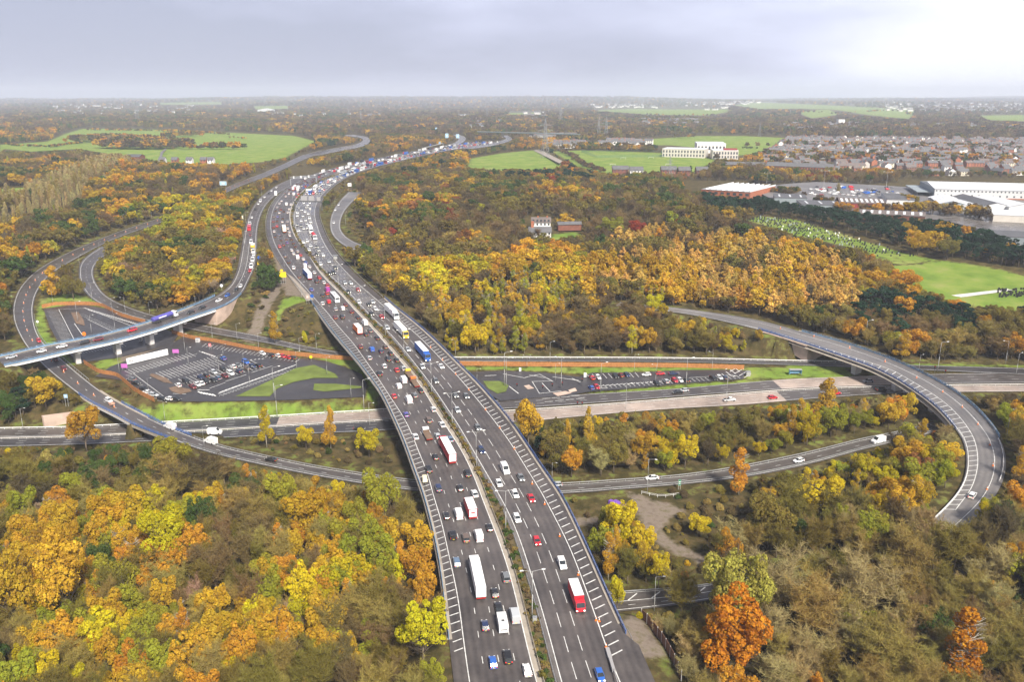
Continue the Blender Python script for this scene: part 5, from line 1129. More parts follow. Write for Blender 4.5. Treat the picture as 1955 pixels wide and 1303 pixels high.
def car_parts(kind, lit=False):
    L, W, H, belt, (g0, g1), (r0, r1) = SPEC[kind]; h = L/2; P_ = {}
    b = MB(); loft(b, [(-h, W*.42, .34, belt*.80), (-h+.12, W*.48, .24, belt*.97), (-h*.55, W/2, .2, belt), (g1, W/2, .2, belt), (h*.62, W*.49, .2, belt*.93), (h-.22, W*.46, .24, belt*.80), (h, W*.38, .34, belt*.62)])
    rw = W*.39; z = H
    n = len(b.v); b.v += [(-rw, r0, z-.03), (rw, r0, z-.03), (rw, r1, z-.03), (-rw, r1, z-.03), (-rw*.8, r0+.2, z), (rw*.8, r0+.2, z), (rw*.8, r1-.2, z), (-rw*.8, r1-.2, z)]
    for q in ((4, 5, 6, 7), (0, 1, 5, 4), (1, 2, 6, 5), (2, 3, 7, 6), (3, 0, 4, 7)): b.f.append(tuple(n+i for i in q)); b.m.append(0)
    bw = W*.455
    for sx in (-1, 1):    # pillars
        for ya, yb in ((g0+.02, r0), (g1-.02, r1), ((g0+g1)/2-.1, (r0+r1)/2)): b.tube((sx*bw, ya, belt-.02), (sx*rw, yb, z-.02), .045, .04, 4)
    P_['body'] = (b, 'car_paint')
    g = MB(); gb = [(-bw, g0, belt-.01), (bw, g0, belt-.01), (bw, g1, belt-.01), (-bw, g1, belt-.01)]; gt = [(-rw*.98, r0, z-.04), (rw*.98, r0, z-.04), (rw*.98, r1, z-.04), (-rw*.98, r1, z-.04)]
    for i in range(4): g.quad(gb[i], gb[(i+1) % 4], gt[(i+1) % 4], gt[i])
    P_['windows'] = (g, 'car_glass')
    for y in (-h*.62, h*.64):
        for sx in (-1, 1):
            w_ = MB(); x = sx*(W/2-.10); w_.tube((x-.11, y, .32), (x+.11, y, .32), .32, .32, 10); P_[('wheel', y, sx)] = (w_, 'tyre')
    for sx in (-1, 1):
        l = MB(); l.box((sx*W*.33, h-.13, belt*.58), (.34, .22, .16)); P_[('headlight', sx)] = (l, 'headlight_lit' if lit else 'lamp_glass')
        l = MB(); l.box((sx*W*.37, -h+.03, belt*.72), (.26, .12, .2)); P_[('tail_light', sx)] = (l, 'tail_lit' if not lit else 'tail_red')
    l = MB(); l.box((0, -h-.01, .48), (.52, .03, .12)); P_['number_plate'] = (l, 'plate_yellow'); return P_
def van_parts(kind, lit=False):
    L, W, H = dict(small_van=(4.4, 1.82, 1.86), van=(5.5, 2.02, 2.45))[kind]; h = L/2; hood = h-.95; P_ = {}
    b = MB(); n = 0; k = [(-h, .3), (-h, H-.12), (-h+.15, H), (hood-1.05, H), (hood-.2, H*.58), (h-.12, H*.46), (h, H*.36), (h, .3)]
    for sx in (-1, 1): b.v += [(sx*W/2*(1 if z < H*.7 else .94), y, z) for y, z in k]
    m = len(k); b.f.append(tuple(range(m))); b.f.append(tuple(range(2*m-1, m-1, -1))); b.m += [0, 0]
    for i in range(m): j = (i+1) % m; b.f.append((j, i, m+i, m+j)); b.m.append(0)
    P_['body'] = (b, 'car_paint'); g = MB(); w_ = W*.43
    y0, z0, y1, z1 = hood-1.0, H*.975, hood-.22, H*.605; g.quad((-w_, y0+.03, z0), (w_, y0+.03, z0), (w_, y1+.04, z1), (-w_, y1+.04, z1)); P_['windscreen'] = (g, 'car_glass')
    for sx in (-1, 1): g = MB(); x = sx*(W/2+.004); g.quad((x*.985, y0-.55, H*.6), (x*.985, y1-.1, H*.6), (x*.95, y0-.05, H*.88), (x*.95, y0-.55, H*.88)); P_[('side_window', sx)] = (g, 'car_glass')
    for y in (-h*.58, h*.62):
        for sx in (-1, 1): w2 = MB(); x = sx*(W/2-.10); w2.tube((x-.12, y, .34), (x+.12, y, .34), .34, .34, 10); P_[('wheel', y, sx)] = (w2, 'tyre')
    for sx in (-1, 1):
        l = MB(); l.box((sx*W*.36, h-.05, H*.30), (.28, .14, .22)); P_[('headlight', sx)] = (l, 'headlight_lit' if lit else 'lamp_glass')
        l = MB(); l.box((sx*W*.46, -h-.01, .7), (.12, .06, .5)); P_[('tail_light', sx)] = (l, 'tail_red')
    l = MB(); l.box((0, -h-.01, .5), (.52, .03, .12)); P_['number_plate'] = (l, 'plate_yellow'); return P_
def cab(P_, y0, y1, W, H, lit, roof=True, ct='car_paint'):
    """forward-control lorry cab from y0 (back) to y1 (front)"""
    b = MB(); k = [(y0, .5), (y0, H*.93), (y0+.5, H), (y1-.55, H*.97), (y1-.06, H*.52), (y1, H*.45), (y1, .45)]; m = len(k)
    for sx in (-1, 1): b.v += [(sx*W/2, y, z) for y, z in k]
    b.f.append(tuple(range(m))); b.f.append(tuple(range(2*m-1, m-1, -1))); b.m += [0, 0]
    for i in range(m): j = (i+1) % m; b.f.append((j, i, m+i, m+j)); b.m.append(0)
    P_['cab'] = (b, ct); g = MB(); w_ = W*.45; g.quad((-w_, y1-.50, H*.93), (w_, y1-.50, H*.93), (w_, y1-.06, H*.56), (-w_, y1-.06, H*.56)); P_['windscreen'] = (g, 'car_glass')
    for sx in (-1, 1):
        g = MB(); x = sx*(W/2+.005); g.quad((x, y0+.7, H*.58), (x, y1-.3, H*.58), (x, y1-.55, H*.86), (x, y0+.7, H*.86)); P_[('side_window', sx)] = (g, 'car_glass')
        l = MB(); l.box((sx*W*.40, y1+.01, .7), (.36, .08, .2)); P_[('headlight', sx)] = (l, 'headlight_lit' if lit else 'lamp_glass')
        l = MB(); l.box((sx*(W/2+.14), y1-.35, H*.58), (.16, .1, .5)); P_[('mirror', sx)] = (l, 'black')
def wset(P_, W, ys, r=.5):
    for y in ys:
        for sx in (-1, 1): w_ = MB(); x = sx*(W/2-.17); w_.tube((x-.16, y, r), (x+.16, y, r), r, r, 12); P_[('wheel', y, sx)] = (w_, 'tyre')
def lorry_parts(kind, lit=False, side=None, roofc='white_sheet', cabm='car_paint'):
    P_ = {}; W = 2.5
    if kind == 'articulated_lorry':
        cab(P_, 5.6, 8.0, W, 3.5, lit, ct=cabm); b = MB(); b.box((0, -1.5, 1.15), (2.55, 13.4, 2.95), 0, mtop=1); [b.box((0, -7.6+2.1*i, 4.1), (2.5, .1, .05), 1) for i in range(7)]; P_['trailer'] = (b, ('lorry_box', roofc)); q = MB(); q.box((-.6, -8.22, 1.3), (1.15, .06, 2.6)); P_[('rear_door', -1)] = (q, 'white_sheet'); q = MB(); q.box((.6, -8.22, 1.3), (1.15, .06, 2.6)); P_[('rear_door', 1)] = (q, 'white_sheet'); f = MB(); f.box((0, 0, .75), (1.1, 15, .38)); P_['chassis'] = (f, 'steel_dark'); wset(P_, W, (-6.3, -5.0, -3.7, 4.5, 7.0))
        l = MB(); l.box((0, -8.22, .72), (2.4, .08, .24)); P_['tail_board'] = (l, 'tail_red')
    elif kind == 'box_lorry':
        cab(P_, 2.6, 4.7, 2.35, 2.9, lit, ct=cabm); b = MB(); b.box((0, -1.1, 1.0), (2.5, 7.3, 2.75), 0, mtop=1); P_['box'] = (b, ('lorry_box', roofc)); q = MB(); q.box((-.58, -4.77, 1.15), (1.1, .06, 2.4)); P_[('rear_door', -1)] = (q, 'white_sheet'); q = MB(); q.box((.58, -4.77, 1.15), (1.1, .06, 2.4)); P_[('rear_door', 1)] = (q, 'white_sheet'); q = MB(); q.box((-.25, -4.82, 2.3), (.7, .03, .35)); q.box((.35, -4.82, 2.3), (.5, .03, .35)); P_['emblem'] = (q, 'red'); f = MB(); f.box((0, -.3, .62), (1, 8.4, .36)); P_['chassis'] = (f, 'steel_dark'); wset(P_, 2.4, (-2.9, 3.6), .46)
        l = MB(); l.box((0, -4.8, .66), (2.3, .08, .22)); P_['tail_board'] = (l, 'tail_red')
    elif kind == 'flatbed_truck':
        cab(P_, 1.9, 3.9, 2.2, 2.6, lit, ct=cabm); b = MB(); b.box((0, -1.1, .98), (2.35, 5.6, .16)); b.box((0, 1.62, 1.0), (2.3, .1, 1.0)); b.box((0, -3.86, .72), (2.3, .08, .25)); P_['flat_bed'] = (b, 'dirt'); f = MB(); f.box((0, -.2, .62), (.9, 7, .34)); P_['chassis'] = (f, 'steel_dark'); wset(P_, 2.2, (-2.5, 2.9), .42)
        l = MB(); l.box((0, -3.93, .72), (2.2, .06, .2)); P_['tail_board'] = (l, 'tail_red')
    elif kind == 'tanker_lorry':
        cab(P_, 5.2, 7.4, W, 3.2, lit, ct='white_sheet'); b = MB(); n = 16
        for y, s in ((-7.2, .72), (-7.0, 1), (4.6, 1), (4.8, .72)): b.v += [(1.25*s*math.cos(6.283*i/n), y, 2.3+1.15*s*math.sin(6.283*i/n)) for i in range(n)]
        for k in range(3):
            for i in range(n): j = (i+1) % n; b.f.append((k*n+i, k*n+j, (k+1)*n+j, (k+1)*n+i)); b.m.append(0)
        b.f.append(tuple(range(n))[::-1]); b.f.append(tuple(3*n+i for i in range(n))); b.m += [0, 0]; b.smooth = False; P_['tank'] = (b, 'lorry_box'); f = MB(); f.box((0, -.6, .75), (1.2, 13.5, .5)); P_['chassis'] = (f, 'steel_dark'); wset(P_, W, (-6, -4.7, -3.4, 3.8, 6.2))
        s = MB()
        for sx in (-1, 1):
            y = -4.2
            for wd, gp in ((.5, .15), (.55, .15), (.5, .15), (.6, .15), (.5, .15), (.45, .15), (.55, .1)): s.quad((sx*1.262, y, 2.15), (sx*1.262, y+wd, 2.15), (sx*1.215, y+wd, 2.72), (sx*1.215, y, 2.72)); y += wd+gp
        P_['lettering'] = (s, 'white_sheet')
    elif kind == 'coach':
        b = MB(); k = [(-6, .35), (-6, 3.2), (-5.6, 3.4), (5.5, 3.4), (5.9, 3.0), (6.05, 1.3), (6.05, .35)]; m = len(k)
        for sx in (-1, 1): b.v += [(sx*1.25, y, z) for y, z in k]
        b.f.append(tuple(range(m))); b.f.append(tuple(range(2*m-1, m-1, -1))); b.m += [0, 0]
        for i in range(m): j = (i+1) % m; b.f.append((j, i, m+i, m+j)); b.m.append(0)
        P_['body'] = (b, 'car_paint')
        for sx in (-1, 1): g = MB(); x = sx*1.258; g.quad((x, -5.4, 1.75), (x, 5.4, 1.75), (x, 5.3, 2.75), (x, -5.4, 2.75)); P_[('side_window', sx)] = (g, 'car_glass')
        g = MB(); g.quad((-1.1, 6.0, 1.5), (1.1, 6.0, 1.5), (1.1, 5.93, 3.0), (-1.1, 5.93, 3.0)); P_['windscreen'] = (g, 'car_glass'); g = MB(); g.quad((1.0, -6.01, 2.0), (-1.0, -6.01, 2.0), (-1.0, -6.01, 2.9), (1.0, -6.01, 2.9)); P_['rear_window'] = (g, 'car_glass'); wset(P_, 2.5, (-3.4, 3.9), .48)
        g = MB(); g.box((0, .5, 3.4), (1.1, 1.1, .09)); P_['roof_hatch'] = (g, 'steel_dark')
    elif kind == 'caravan':
        b = MB(); k = [(-3.0, .4), (-3.05, 1.6), (-2.75, 2.5), (-2.2, 2.6), (2.0, 2.6), (2.75, 2.2), (3.0, 1.2), (2.9, .4)]; m = len(k)
        for sx in (-1, 1): b.v += [(sx*1.12, y, z) for y, z in k]
        b.f.append(tuple(range(m))); b.f.append(tuple(range(2*m-1, m-1, -1))); b.m += [0, 0]
        for i in range(m): j = (i+1) % m; b.f.append((j, i, m+i, m+j)); b.m.append(0)
        P_['body'] = (b, 'car_paint'); g = MB(); g.quad((.8, -3.06, 1.2), (-.8, -3.06, 1.2), (-.7, -2.99, 1.85), (.7, -2.99, 1.85)); P_['rear_window'] = (g, 'car_glass'); g = MB(); g.box((0, -1.3, 2.6), (.7, .6, .12)); P_['roof_vent'] = (g, 'steel_dark')
        wset(P_, 2.2, (-.3,), .32); g = MB(); g.tube((0, 2.9, .5), (0, 4.1, .5), .06); P_['tow_bar'] = (g, 'steel_dark')
    elif kind == 'pickup':
        b = MB(); loft(b, [(-2.6, .86, .45, .98), (-.3, .9, .35, 1.0), (1.3, .9, .35, 1.02), (2.4, .84, .4, .85)]); b.box((0, .35, 1.0), (1.55, 1.5, .66), 0, 0, .82); P_['body'] = (b, 'car_paint'); g = MB(); g.box((0, -1.5, .985), (1.45, 2.0, .06)); P_['load_bed'] = (g, 'black')
        g = MB(); g.box((0, .35, 1.12), (1.60, 1.54, .38), 0, 0, .88); P_['windows'] = (g, 'car_glass'); wset(P_, 1.85, (-1.6, 1.6), .36)
        for sx in (-1, 1): l = MB(); l.box((sx*.62, 2.38, .66), (.3, .1, .18)); P_[('headlight', sx)] = (l, 'headlight_lit' if lit else 'lamp_glass')
    return P_
PCACHE = {}
def parts_of(kind, lit=False, roofc='white_sheet', cabm='car_paint'):
    key = (kind, lit, roofc, cabm)
    if key in PCACHE: return PCACHE[key]
    Q = car_parts(kind, lit) if kind in SPEC else van_parts(kind, lit) if kind in ('van', 'small_van') else lorry_parts(kind, lit, roofc=roofc, cabm=cabm)
    out = []
    for k, (mb, ms) in Q.items():
        nm = k if isinstance(k, str) else k[0]; out.append((nm, mb, [MT[x] for x in (ms if isinstance(ms, tuple) else (ms,))]))
    meshes = [(nm, mb.mesh(nm, ms), ms[0].name) for nm, mb, ms in out]
    one = MB(); mats = []
    for nm, mb, ms in out:
        n = len(one.v); one.v += mb.v; one.f += [tuple(n+i for i in f) for f in mb.f]
        for mi in mb.m:
            m_ = ms[min(mi, len(ms)-1)]
            if m_ not in mats: mats.append(m_)
            one.m.append(mats.index(m_))
    PCACHE[key] = (meshes, one.mesh(kind, mats)); return PCACHE[key]
KNAME = dict(hatchback='hatchback_car', saloon='saloon_car', estate='estate_car', off_roader='off_road_car')
KCAT = dict(van='van', small_van='van', articulated_lorry='lorry', box_lorry='lorry', flatbed_truck='lorry', tanker_lorry='lorry', coach='coach', caravan='caravan', pickup='pickup')
VEH = []
def vehicle(kind, colour, loc, heading, label, group, detail=True, lit=False, roofc='white_sheet', cabm='car_paint', cabcol=None):
    """heading: world direction the nose points to"""
    rz = math.atan2(heading[1], heading[0])-math.pi/2; meshes, one = parts_of(kind, lit, roofc, cabm); c = (*PAINT[colour], 1); nm = KNAME.get(kind, kind)
    pitch = 0
    if detail:
        root = empty(nm, V(loc), rz)
        for pn, me, mn in meshes: o = link(pn, me, root); o.color = c if pn != 'cab' or cabcol is None else (*PAINT[cabcol], 1)
    else: root = link(nm, one, None, V(loc), rz); root.color = c
    # lean with the slope of the road
    hd = Vector((heading[0], heading[1], 0)).normalized(); dz = float(datum(loc[1]+hd.y*3)-datum(loc[1]-hd.y*3))/6; root.rotation_euler = (math.atan(dz), 0, rz)
    tag(root, label, KCAT.get(kind, 'car'), group); VEH.append((root, loc)); return root
def LMK(y, right):
    tb = [(1225, 'at the bottom of the photo'), (1060, 'near the long white lorry' if not right else 'near the red lorry'), (935, 'near the red and white box lorry' if not right else 'below the white van'), (880, 'just below the long red-sided lorry' if not right else 'around the white van'), (795, 'around the flatbed truck' if not right else 'above the white van'), (700, 'around the white vans' if not right else 'below the blue lorry'), (600, 'around the orange-sided lorry' if not right else 'around the two white lorries'), (545, 'around the white coach' if not right else 'beyond the white lorries'), (500, 'around the blue lorry'), (400, 'around the yellow-backed lorry' if not right else 'around the red tanker'), (375, 'just before the dark gantry'), (0, 'beyond the dark gantry')]
    for a, b in tb:
        if y > a: return b
def mw_car(x, y, kind, colour, right=False, label=None, **kw):
    t, off = MW.at_px(x, y, .7); loc = MW.pt(np.array([t]), np.array([off]))[0]; T = MW.tan(t)*(-1 if right else 1)
    a, b = (3, 4) if right else (1, 2); f = (off-float(MW.o(a, t)))/(float(MW.o(b, t))-float(MW.o(a, t)))
    ln = (['inner', 'inner', 'middle', 'outer', 'outer'] if right else ['leftmost', 'second', 'third', 'rightmost', 'rightmost'])[int(min(max(f*4, 0), 4))]
    lab = label or f"{CWORD.get(colour, colour)} {kind.replace('_', ' ')} in the {ln} lane {'coming towards us' if right else 'driving away'}, {LMK(y, right)}"
    return vehicle(kind, colour, loc, T, lab, None if label else 'traffic on the motorway', y > 560, right, **kw)
H_, S_, E_, O_, v_, V_ = 'hatchback', 'saloon', 'estate', 'off_roader', 'small_van', 'van'
C_ = dict(w='white', s='silver', g='grey', k='black', n='navy', b='blue', r='red', m='maroon', o='brown', i='indigo', c='cream', y='yellow', t='steel')
LEFT = [(892,904,O_,'k'),(836.6,932,O_,'n'),(878,931,H_,'k'),(906,942,S_,'w'),(852,984,H_,'k'),(875,982,V_,'w'),(934,1007,H_,'k'),(864,1022,v_,'k'),(889,1027,O_,'o'),(913.6,1024,V_,'w'),(872,1073,E_,'t'),(965.6,1102,O_,'g'),(944.5,1132,H_,'k'),(951.7,1160,S_,'k'),(982.6,1176,V_,'s'),(925.7,1194,H_,'n'),(940.8,1264,H_,'b'),(969,1254,O_,'k'),(1006,1279,H_,'w'),
 (724,712,S_,'k'),(757,706,H_,'r'),(770,702.5,H_,'s'),(770,726,V_,'w'),(760.8,737,v_,'w'),(803,745,S_,'k'),(791.7,754,E_,'g'),(752,756,H_,'r'),(780,764,V_,'w'),(827,781,H_,'w'),(775,791,H_,'i'),(818,802,O_,'o'),(843.8,810,S_,'w'),(793,833,S_,'w'),(835.4,832,S_,'s'),(859.6,838,S_,'t'),(831,872,H_,'k'),(818,896,O_,'k'),
 (615.4,564,H_,'k'),(624,560,H_,'r'),(627,576,v_,'r'),(615.4,579,H_,'w'),(658.8,582,H_,'m'),(640.4,590,H_,'s'),(653.7,589,v_,'w'),(671,595,H_,'m'),(639,606,H_,'m'),(653,605,O_,'k'),(682.4,606,H_,'k'),(696,617,V_,'w'),(706.3,631,S_,'g'),(698,638,H_,'k'),(719.8,645,S_,'k'),(687.5,661.5,H_,'m'),(709.6,667,v_,'b'),(726.8,670.5,H_,'n'),(735.6,662,H_,'o'),(745.4,674,S_,'k'),(704.9,683,H_,'s'),(740.3,685.5,O_,'k'),(757,687,S_,'k'),(733.5,698.5,H_,'w'),(769.7,703,S_,'s'),(723.3,713,S_,'k')]
R6L = [(613,395,'g'),(593,305,'g'),(628,308,'b'),(675,322,'k'),(587,352,'m'),(620,345,'k'),(670,355,'w'),(718,350,'s'),(717,380,'g'),(590,405,'m'),(622,395,'r'),(595,443,'w'),(640,475,'t'),(603,490,'k'),(722,415,'w'),(738,480,'w'),(735,450,'s'),(657,522,'k'),(708,515,'o'),(752,515,'k'),(680,567,'m'),(714,545,'i'),(645,583,'r'),(770,550,'k'),(787,580,'k'),(755,615,'w'),(810,625,'s'),(773,648,'w'),(695,673,'k'),(838,660,'r'),(808,685,'W'),(863,697,'w'),(727,725,'k'),(885,730,'b'),(772,778,'w'),(877,765,'W'),(920,768,'w'),(963,820,'w'),(823,862,'o'),(1010,868,'r'),(985,905,'k'),(1052,912,'w'),(1085,940,'r'),(937,978,'b'),(1040,1030,'k'),
 (623,220,'s'),(657,242,'m'),(645,185,'w'),(665,162,'w'),(710,195,'W'),(703,120,'w'),(740,85,'w'),(750,195,'w'),(733,238,'w'),(720,268,'w'),(685,258,'k'),(643,272,'w'),(610,250,'k'),(778,102,'W'),(803,123,'r'),(820,100,'r'),(800,50,'w'),(815,65,'W'),(840,72,'k')]
R6R = [(825,222,'w'),(810,270,'w'),(808,298,'w'),(843,345,'w'),(807,382,'g'),(843,392,'k'),(820,435,'w'),(870,180,'w'),(893,220,'w'),(925,230,'w'),(885,340,'s'),(910,280,'w'),(895,372,'s'),(903,412,'w'),(925,180,'w'),(865,542,'w'),(900,530,'w'),(930,575,'w'),(915,612,'w'),(985,583,'k'),(1003,615,'g'),(988,655,'k'),(955,672,'o'),(1045,660,'w'),(1022,742,'w'),(1097,718,'s'),(1160,778,'k'),(1107,830,'k'),(1143,822,'k'),(1245,915,'s'),(1300,918,'s'),(1370,980,'r'),(1280,998,'k'),(880,260,'w'),(920,320,'w'),(860,300,'s'),(905,200,'w'),(850,245,'s'),(932,355,'w'),(868,415,'s')]
RIGHT = [(994,911,S_,'g'),(952.6,922.6,H_,'w'),(983.5,943,S_,'w'),(1014,951,S_,'r'),(987,989,E_,'w'),(1025,1033,H_,'r'),(1073,1077,v_,'w'),(1145,1289,H_,'b'),(806,700,H_,'s'),(842,699,S_,'w'),(832,727,H_,'g'),(890,756,H_,'g'),(873,782,S_,'s'),(912,816,H_,'g'),(919,859,E_,'n'),(964,897,V_,'w'),
 (685,576,H_,'w'),(711,575.5,S_,'s'),(704,581.5,H_,'k'),(716.5,589,E_,'w'),(709,599,H_,'k'),(729,604.5,S_,'r'),(738.6,625.5,H_,'s'),(778.5,666.5,S_,'s')]
for x, y, k, c in LEFT: mw_car(x, y, k, C_[c])
for x, y, k, c in RIGHT: mw_car(x, y, k, C_[c], True)
kk = [H_, S_, H_, E_, O_, H_]
for i, (X, Y, c) in enumerate(R6L): mw_car(400+X/4.825, 350+Y/4.825, V_ if c == 'W' else kk[i % 6], C_[c.lower()])
for i, (X, Y, c) in enumerate(R6R): mw_car(400+X/4.825, 350+Y/4.825, kk[i % 6], C_[c], True)
def mwl(x, y, kind, col, lab, right=False, **kw): return mw_car(x, y, kind, col, right, lab, **kw)
mwl(897.5, 975, 'box_lorry', 'red', 'rigid lorry with white roof, red sides and a white back doorway, beside a white van')
mwl(911, 1108, 'articulated_lorry', 'white', 'long all-white articulated lorry driving away in the middle of the left carriageway')
mwl(958.8, 1192, 'caravan', 'white', 'white touring caravan towed by a dark car in the left carriageway')
mwl(853.5, 864, 'articulated_lorry', 'red', 'long articulated lorry with a red side and white roof, driving away')
mwl(815.6, 831, 'flatbed_truck', 'white', 'white-cabbed flatbed truck with an empty brown bed')
mwl(782, 717, 'flatbed_truck', 'yellow', 'yellow and white recovery truck beside the planted central strip')
mwl(792, 732, 'flatbed_truck', 'orange', 'small orange tipper truck right behind the yellow recovery truck')
mwl(682.4, 632, 'box_lorry', 'orange', 'rigid lorry with an orange side and white roof on the left carriageway')
mwl(639.4, 571, 'coach', 'white', 'white coach driving away next to a red van')
mwl(624.5, 554, 'van', 'purple', 'magenta van just beyond the white coach')
mwl(586.5, 527, 'articulated_lorry', 'blue', 'blue lorry driving away beyond the white coach')
mwl(542.5, 440, 'articulated_lorry', 'yellow', 'lorry with a yellow back among queuing cars before the dark gantry', roofc='green_roof' if 'green_roof' in MT else 'white_sheet')
mwl(747.8, 600, 'articulated_lorry', 'white', 'rear one of two white articulated lorries coming towards us', True)
mwl(766, 635, 'articulated_lorry', 'white', 'front one of two white articulated lorries, with a yellow cab', True, cabcol='yellow')
mwl(807, 677, 'articulated_lorry', 'blue', 'blue articulated lorry coming towards us behind a white saloon', True)
mwl(1101, 1146, 'box_lorry', 'red', 'red lorry with pale grey roof coming towards us beside the traffic cones', True)
mwl(868.8, 754, 'pickup', 'grey', 'dark grey pickup coming towards us with an open load bed', True)
mwl(593, 441, 'articulated_lorry', 'white', 'white lorry behind the red tanker on the wet right carriageway', True)
mwl(599.5, 453, 'tanker_lorry', 'red', 'red tanker lorry on the wet right carriageway', True)
# far queue, beyond the dark gantry: dense rows to the horizon
FARV = []
def far_queue():
    fc = ['white', 'white', 'white', 'silver', 'silver', 'grey', 'black', 'black', 'red', 'blue', 'navy', 'maroon']; t0 = MW.at_px(566, 372)[0]
    for right in (False, True):
        a, b = (3, 4) if right else (1, 2); n = 5 if right else 4
        for ln in range(n):
            t = t0+rng.uniform(0, 10)
            while t < TEND-20:
                f = (ln+.5)/n; off = float(MW.o(a, t))*(1-f)+float(MW.o(b, t))*f+rng.uniform(-.3, .3); loc = MW.pt(np.array([t]), np.array([off]))[0]; px, py = proj(loc)
                kd_ = rng.choice(['hatchback', 'saloon', 'van', 'off_roader', 'articulated_lorry', 'box_lorry'], p=[.40, .22, .17, .11, .05, .05]); ln_ = {'articulated_lorry': 17, 'box_lorry': 9.6, 'van': 5.5}.get(kd_, 4.4)
                FARV.append((py, kd_, rng.choice(fc) if kd_ not in ('van', 'articulated_lorry') else rng.choice(['white', 'white', 'white', 'red', 'blue']), loc, MW.tan(t)*(-1 if right else 1), right)); t += ln_+rng.exponential(11)+4
far_queue()
FARV.sort(key=lambda q: -q[0]); ncar = 300-sum(1 for r, _ in VEH if r['category'] == 'car')-60; used = 0; restv = []
for py, k, c, loc, T, rt in FARV:
    if used < ncar and len(VEH) < 430: vehicle(k, c, loc, T, f"{c} {k.replace('_', ' ')} in the distant queue {'coming towards us' if rt else 'driving away'}, beyond the gantries" if py < 345 else f"{c} {k.replace('_', ' ')} {'coming towards us' if rt else 'driving away'} between the dark gantry and the white gantry", 'traffic on the motorway', False, rt); used += k in KNAME
    else: restv.append((k, c, loc, T, rt))
def merged_traffic():
    mb = MB(); cols = {}; mats = [MT['car_glass'], MT['tyre']]
    for k, c, loc, T, rt in restv:
        m_ = 'far_'+c
        if m_ not in MT: mat(m_, PAINT[c], .35)
        if MT[m_] not in mats: mats.append(MT[m_])
        mi = mats.index(MT[m_]); L, W_, H = {'articulated_lorry': (15, 2.5, 4), 'box_lorry': (9, 2.4, 3.6), 'van': (5.5, 2, 2.4)}.get(k, (4.3, 1.8, .95)); rz = math.atan2(T[1], T[0])-math.pi/2
        mb.box((loc[0], loc[1], loc[2]+.3), (W_, L, H-.3), mi, rz)
        if H < 1: mb.box((loc[0], loc[1], loc[2]+H), (W_*.88, L*.52, .5), 0, rz, .82, mtop=mi)
        else: mb.box((loc[0]+T[0]*L*.42, loc[1]+T[1]*L*.42, loc[2]+H*.5), (W_*1.01, L*.18, H*.3), 0, rz)
    if restv: tag(mb.build('distant_traffic', mats), 'queues of tiny vehicles where the motorway bends away towards the horizon', 'traffic', kind='stuff')
merged_traffic()
# slip road and ramp traffic
def rd_car(rd, x, y, kind, col, label, rev=False, detail=True, group=None, **kw):
    t, off = rd.at_px(x, y); loc = rd.pt(np.array([t]), np.array([off]))[0]; t, off = rd.at_px(x, y, float(rd.hh(t))+.7); loc = rd.pt(np.array([t]), np.array([off]))[0]; return vehicle(kind, col, loc, rd.tan(t)*(-1 if rev else 1), label, group, detail, **kw)
for x, y, k, c, lab in [(385.7,587,S_,'k','black saloon on the ramp bridge, second car ahead of the blue tanker'),(364,596,S_,'k','black car on the ramp bridge directly ahead of the blue tanker'),(434,563.5,H_,'b','blue hatchback at the top end of the ramp bridge'),(418,573,S_,'w','white saloon on the ramp bridge above the tall concrete wall'),(451,553,H_,'k','black hatchback where the slip road joins the ramp bridge'),(459.5,546,H_,'w','white hatchback at the top of the hatched slip road'),
    (252,630,O_,'r','red car with a white roof on the ramp bridge behind the tanker'),(186.7,648,O_,'m','dark red car on the ramp bridge, nose to tail with a black one'),(161,654,O_,'k','black car on the ramp bridge left of the dark red one'),(117.6,661,E_,'w','white estate car on the ramp bridge with a white roof box'),(79,670,H_,'w','white car low on the ramp bridge near the trees'),(21.7,681,S_,'s','silver saloon at the far left end of the ramp bridge')]:
    rd_car(RAL, x, y, k, C_[c], lab, True)
rd_car(RAL, 314.6, 609, 'tanker_lorry', 'indigo', 'blue-violet tanker lorry with white lettering and white cab on the left ramp bridge', False)
R6Q = [(617,38,'w',H_),(572,68,'w',H_),(545,92,'k',H_),(508,127,'w',S_),(470,165,'w',V_),(450,190,'w',H_),(420,240,'k',O_),(390,315,'w',H_),(372,378,'w',V_),(375,475,'m',H_),(383,545,'w',V_),(395,570,'s',H_),(400,605,'y','box_lorry'),(403,632,'w',V_),(405,655,'w',H_),(400,682,'s',S_),(397,710,'w',V_),(385,768,'w',V_),(372,803,'r',H_)]
for X, Y, c, k in R6Q:
    y_ = 350+Y/4.825; rd_car(RAL, 400+X/4.825, y_, k, C_[c], f"{C_[c]} {k.replace('_', ' ')} queuing on the left slip road {'near the far end' if Y < 150 else 'on its bend' if Y < 350 else 'beside the hatched strip'}", True, y_ > 560, 'cars queuing on the slip road')
rd_car(RAL, 476, 437, 'coach', 'red', 'red bus in the queue on the left slip road', True)
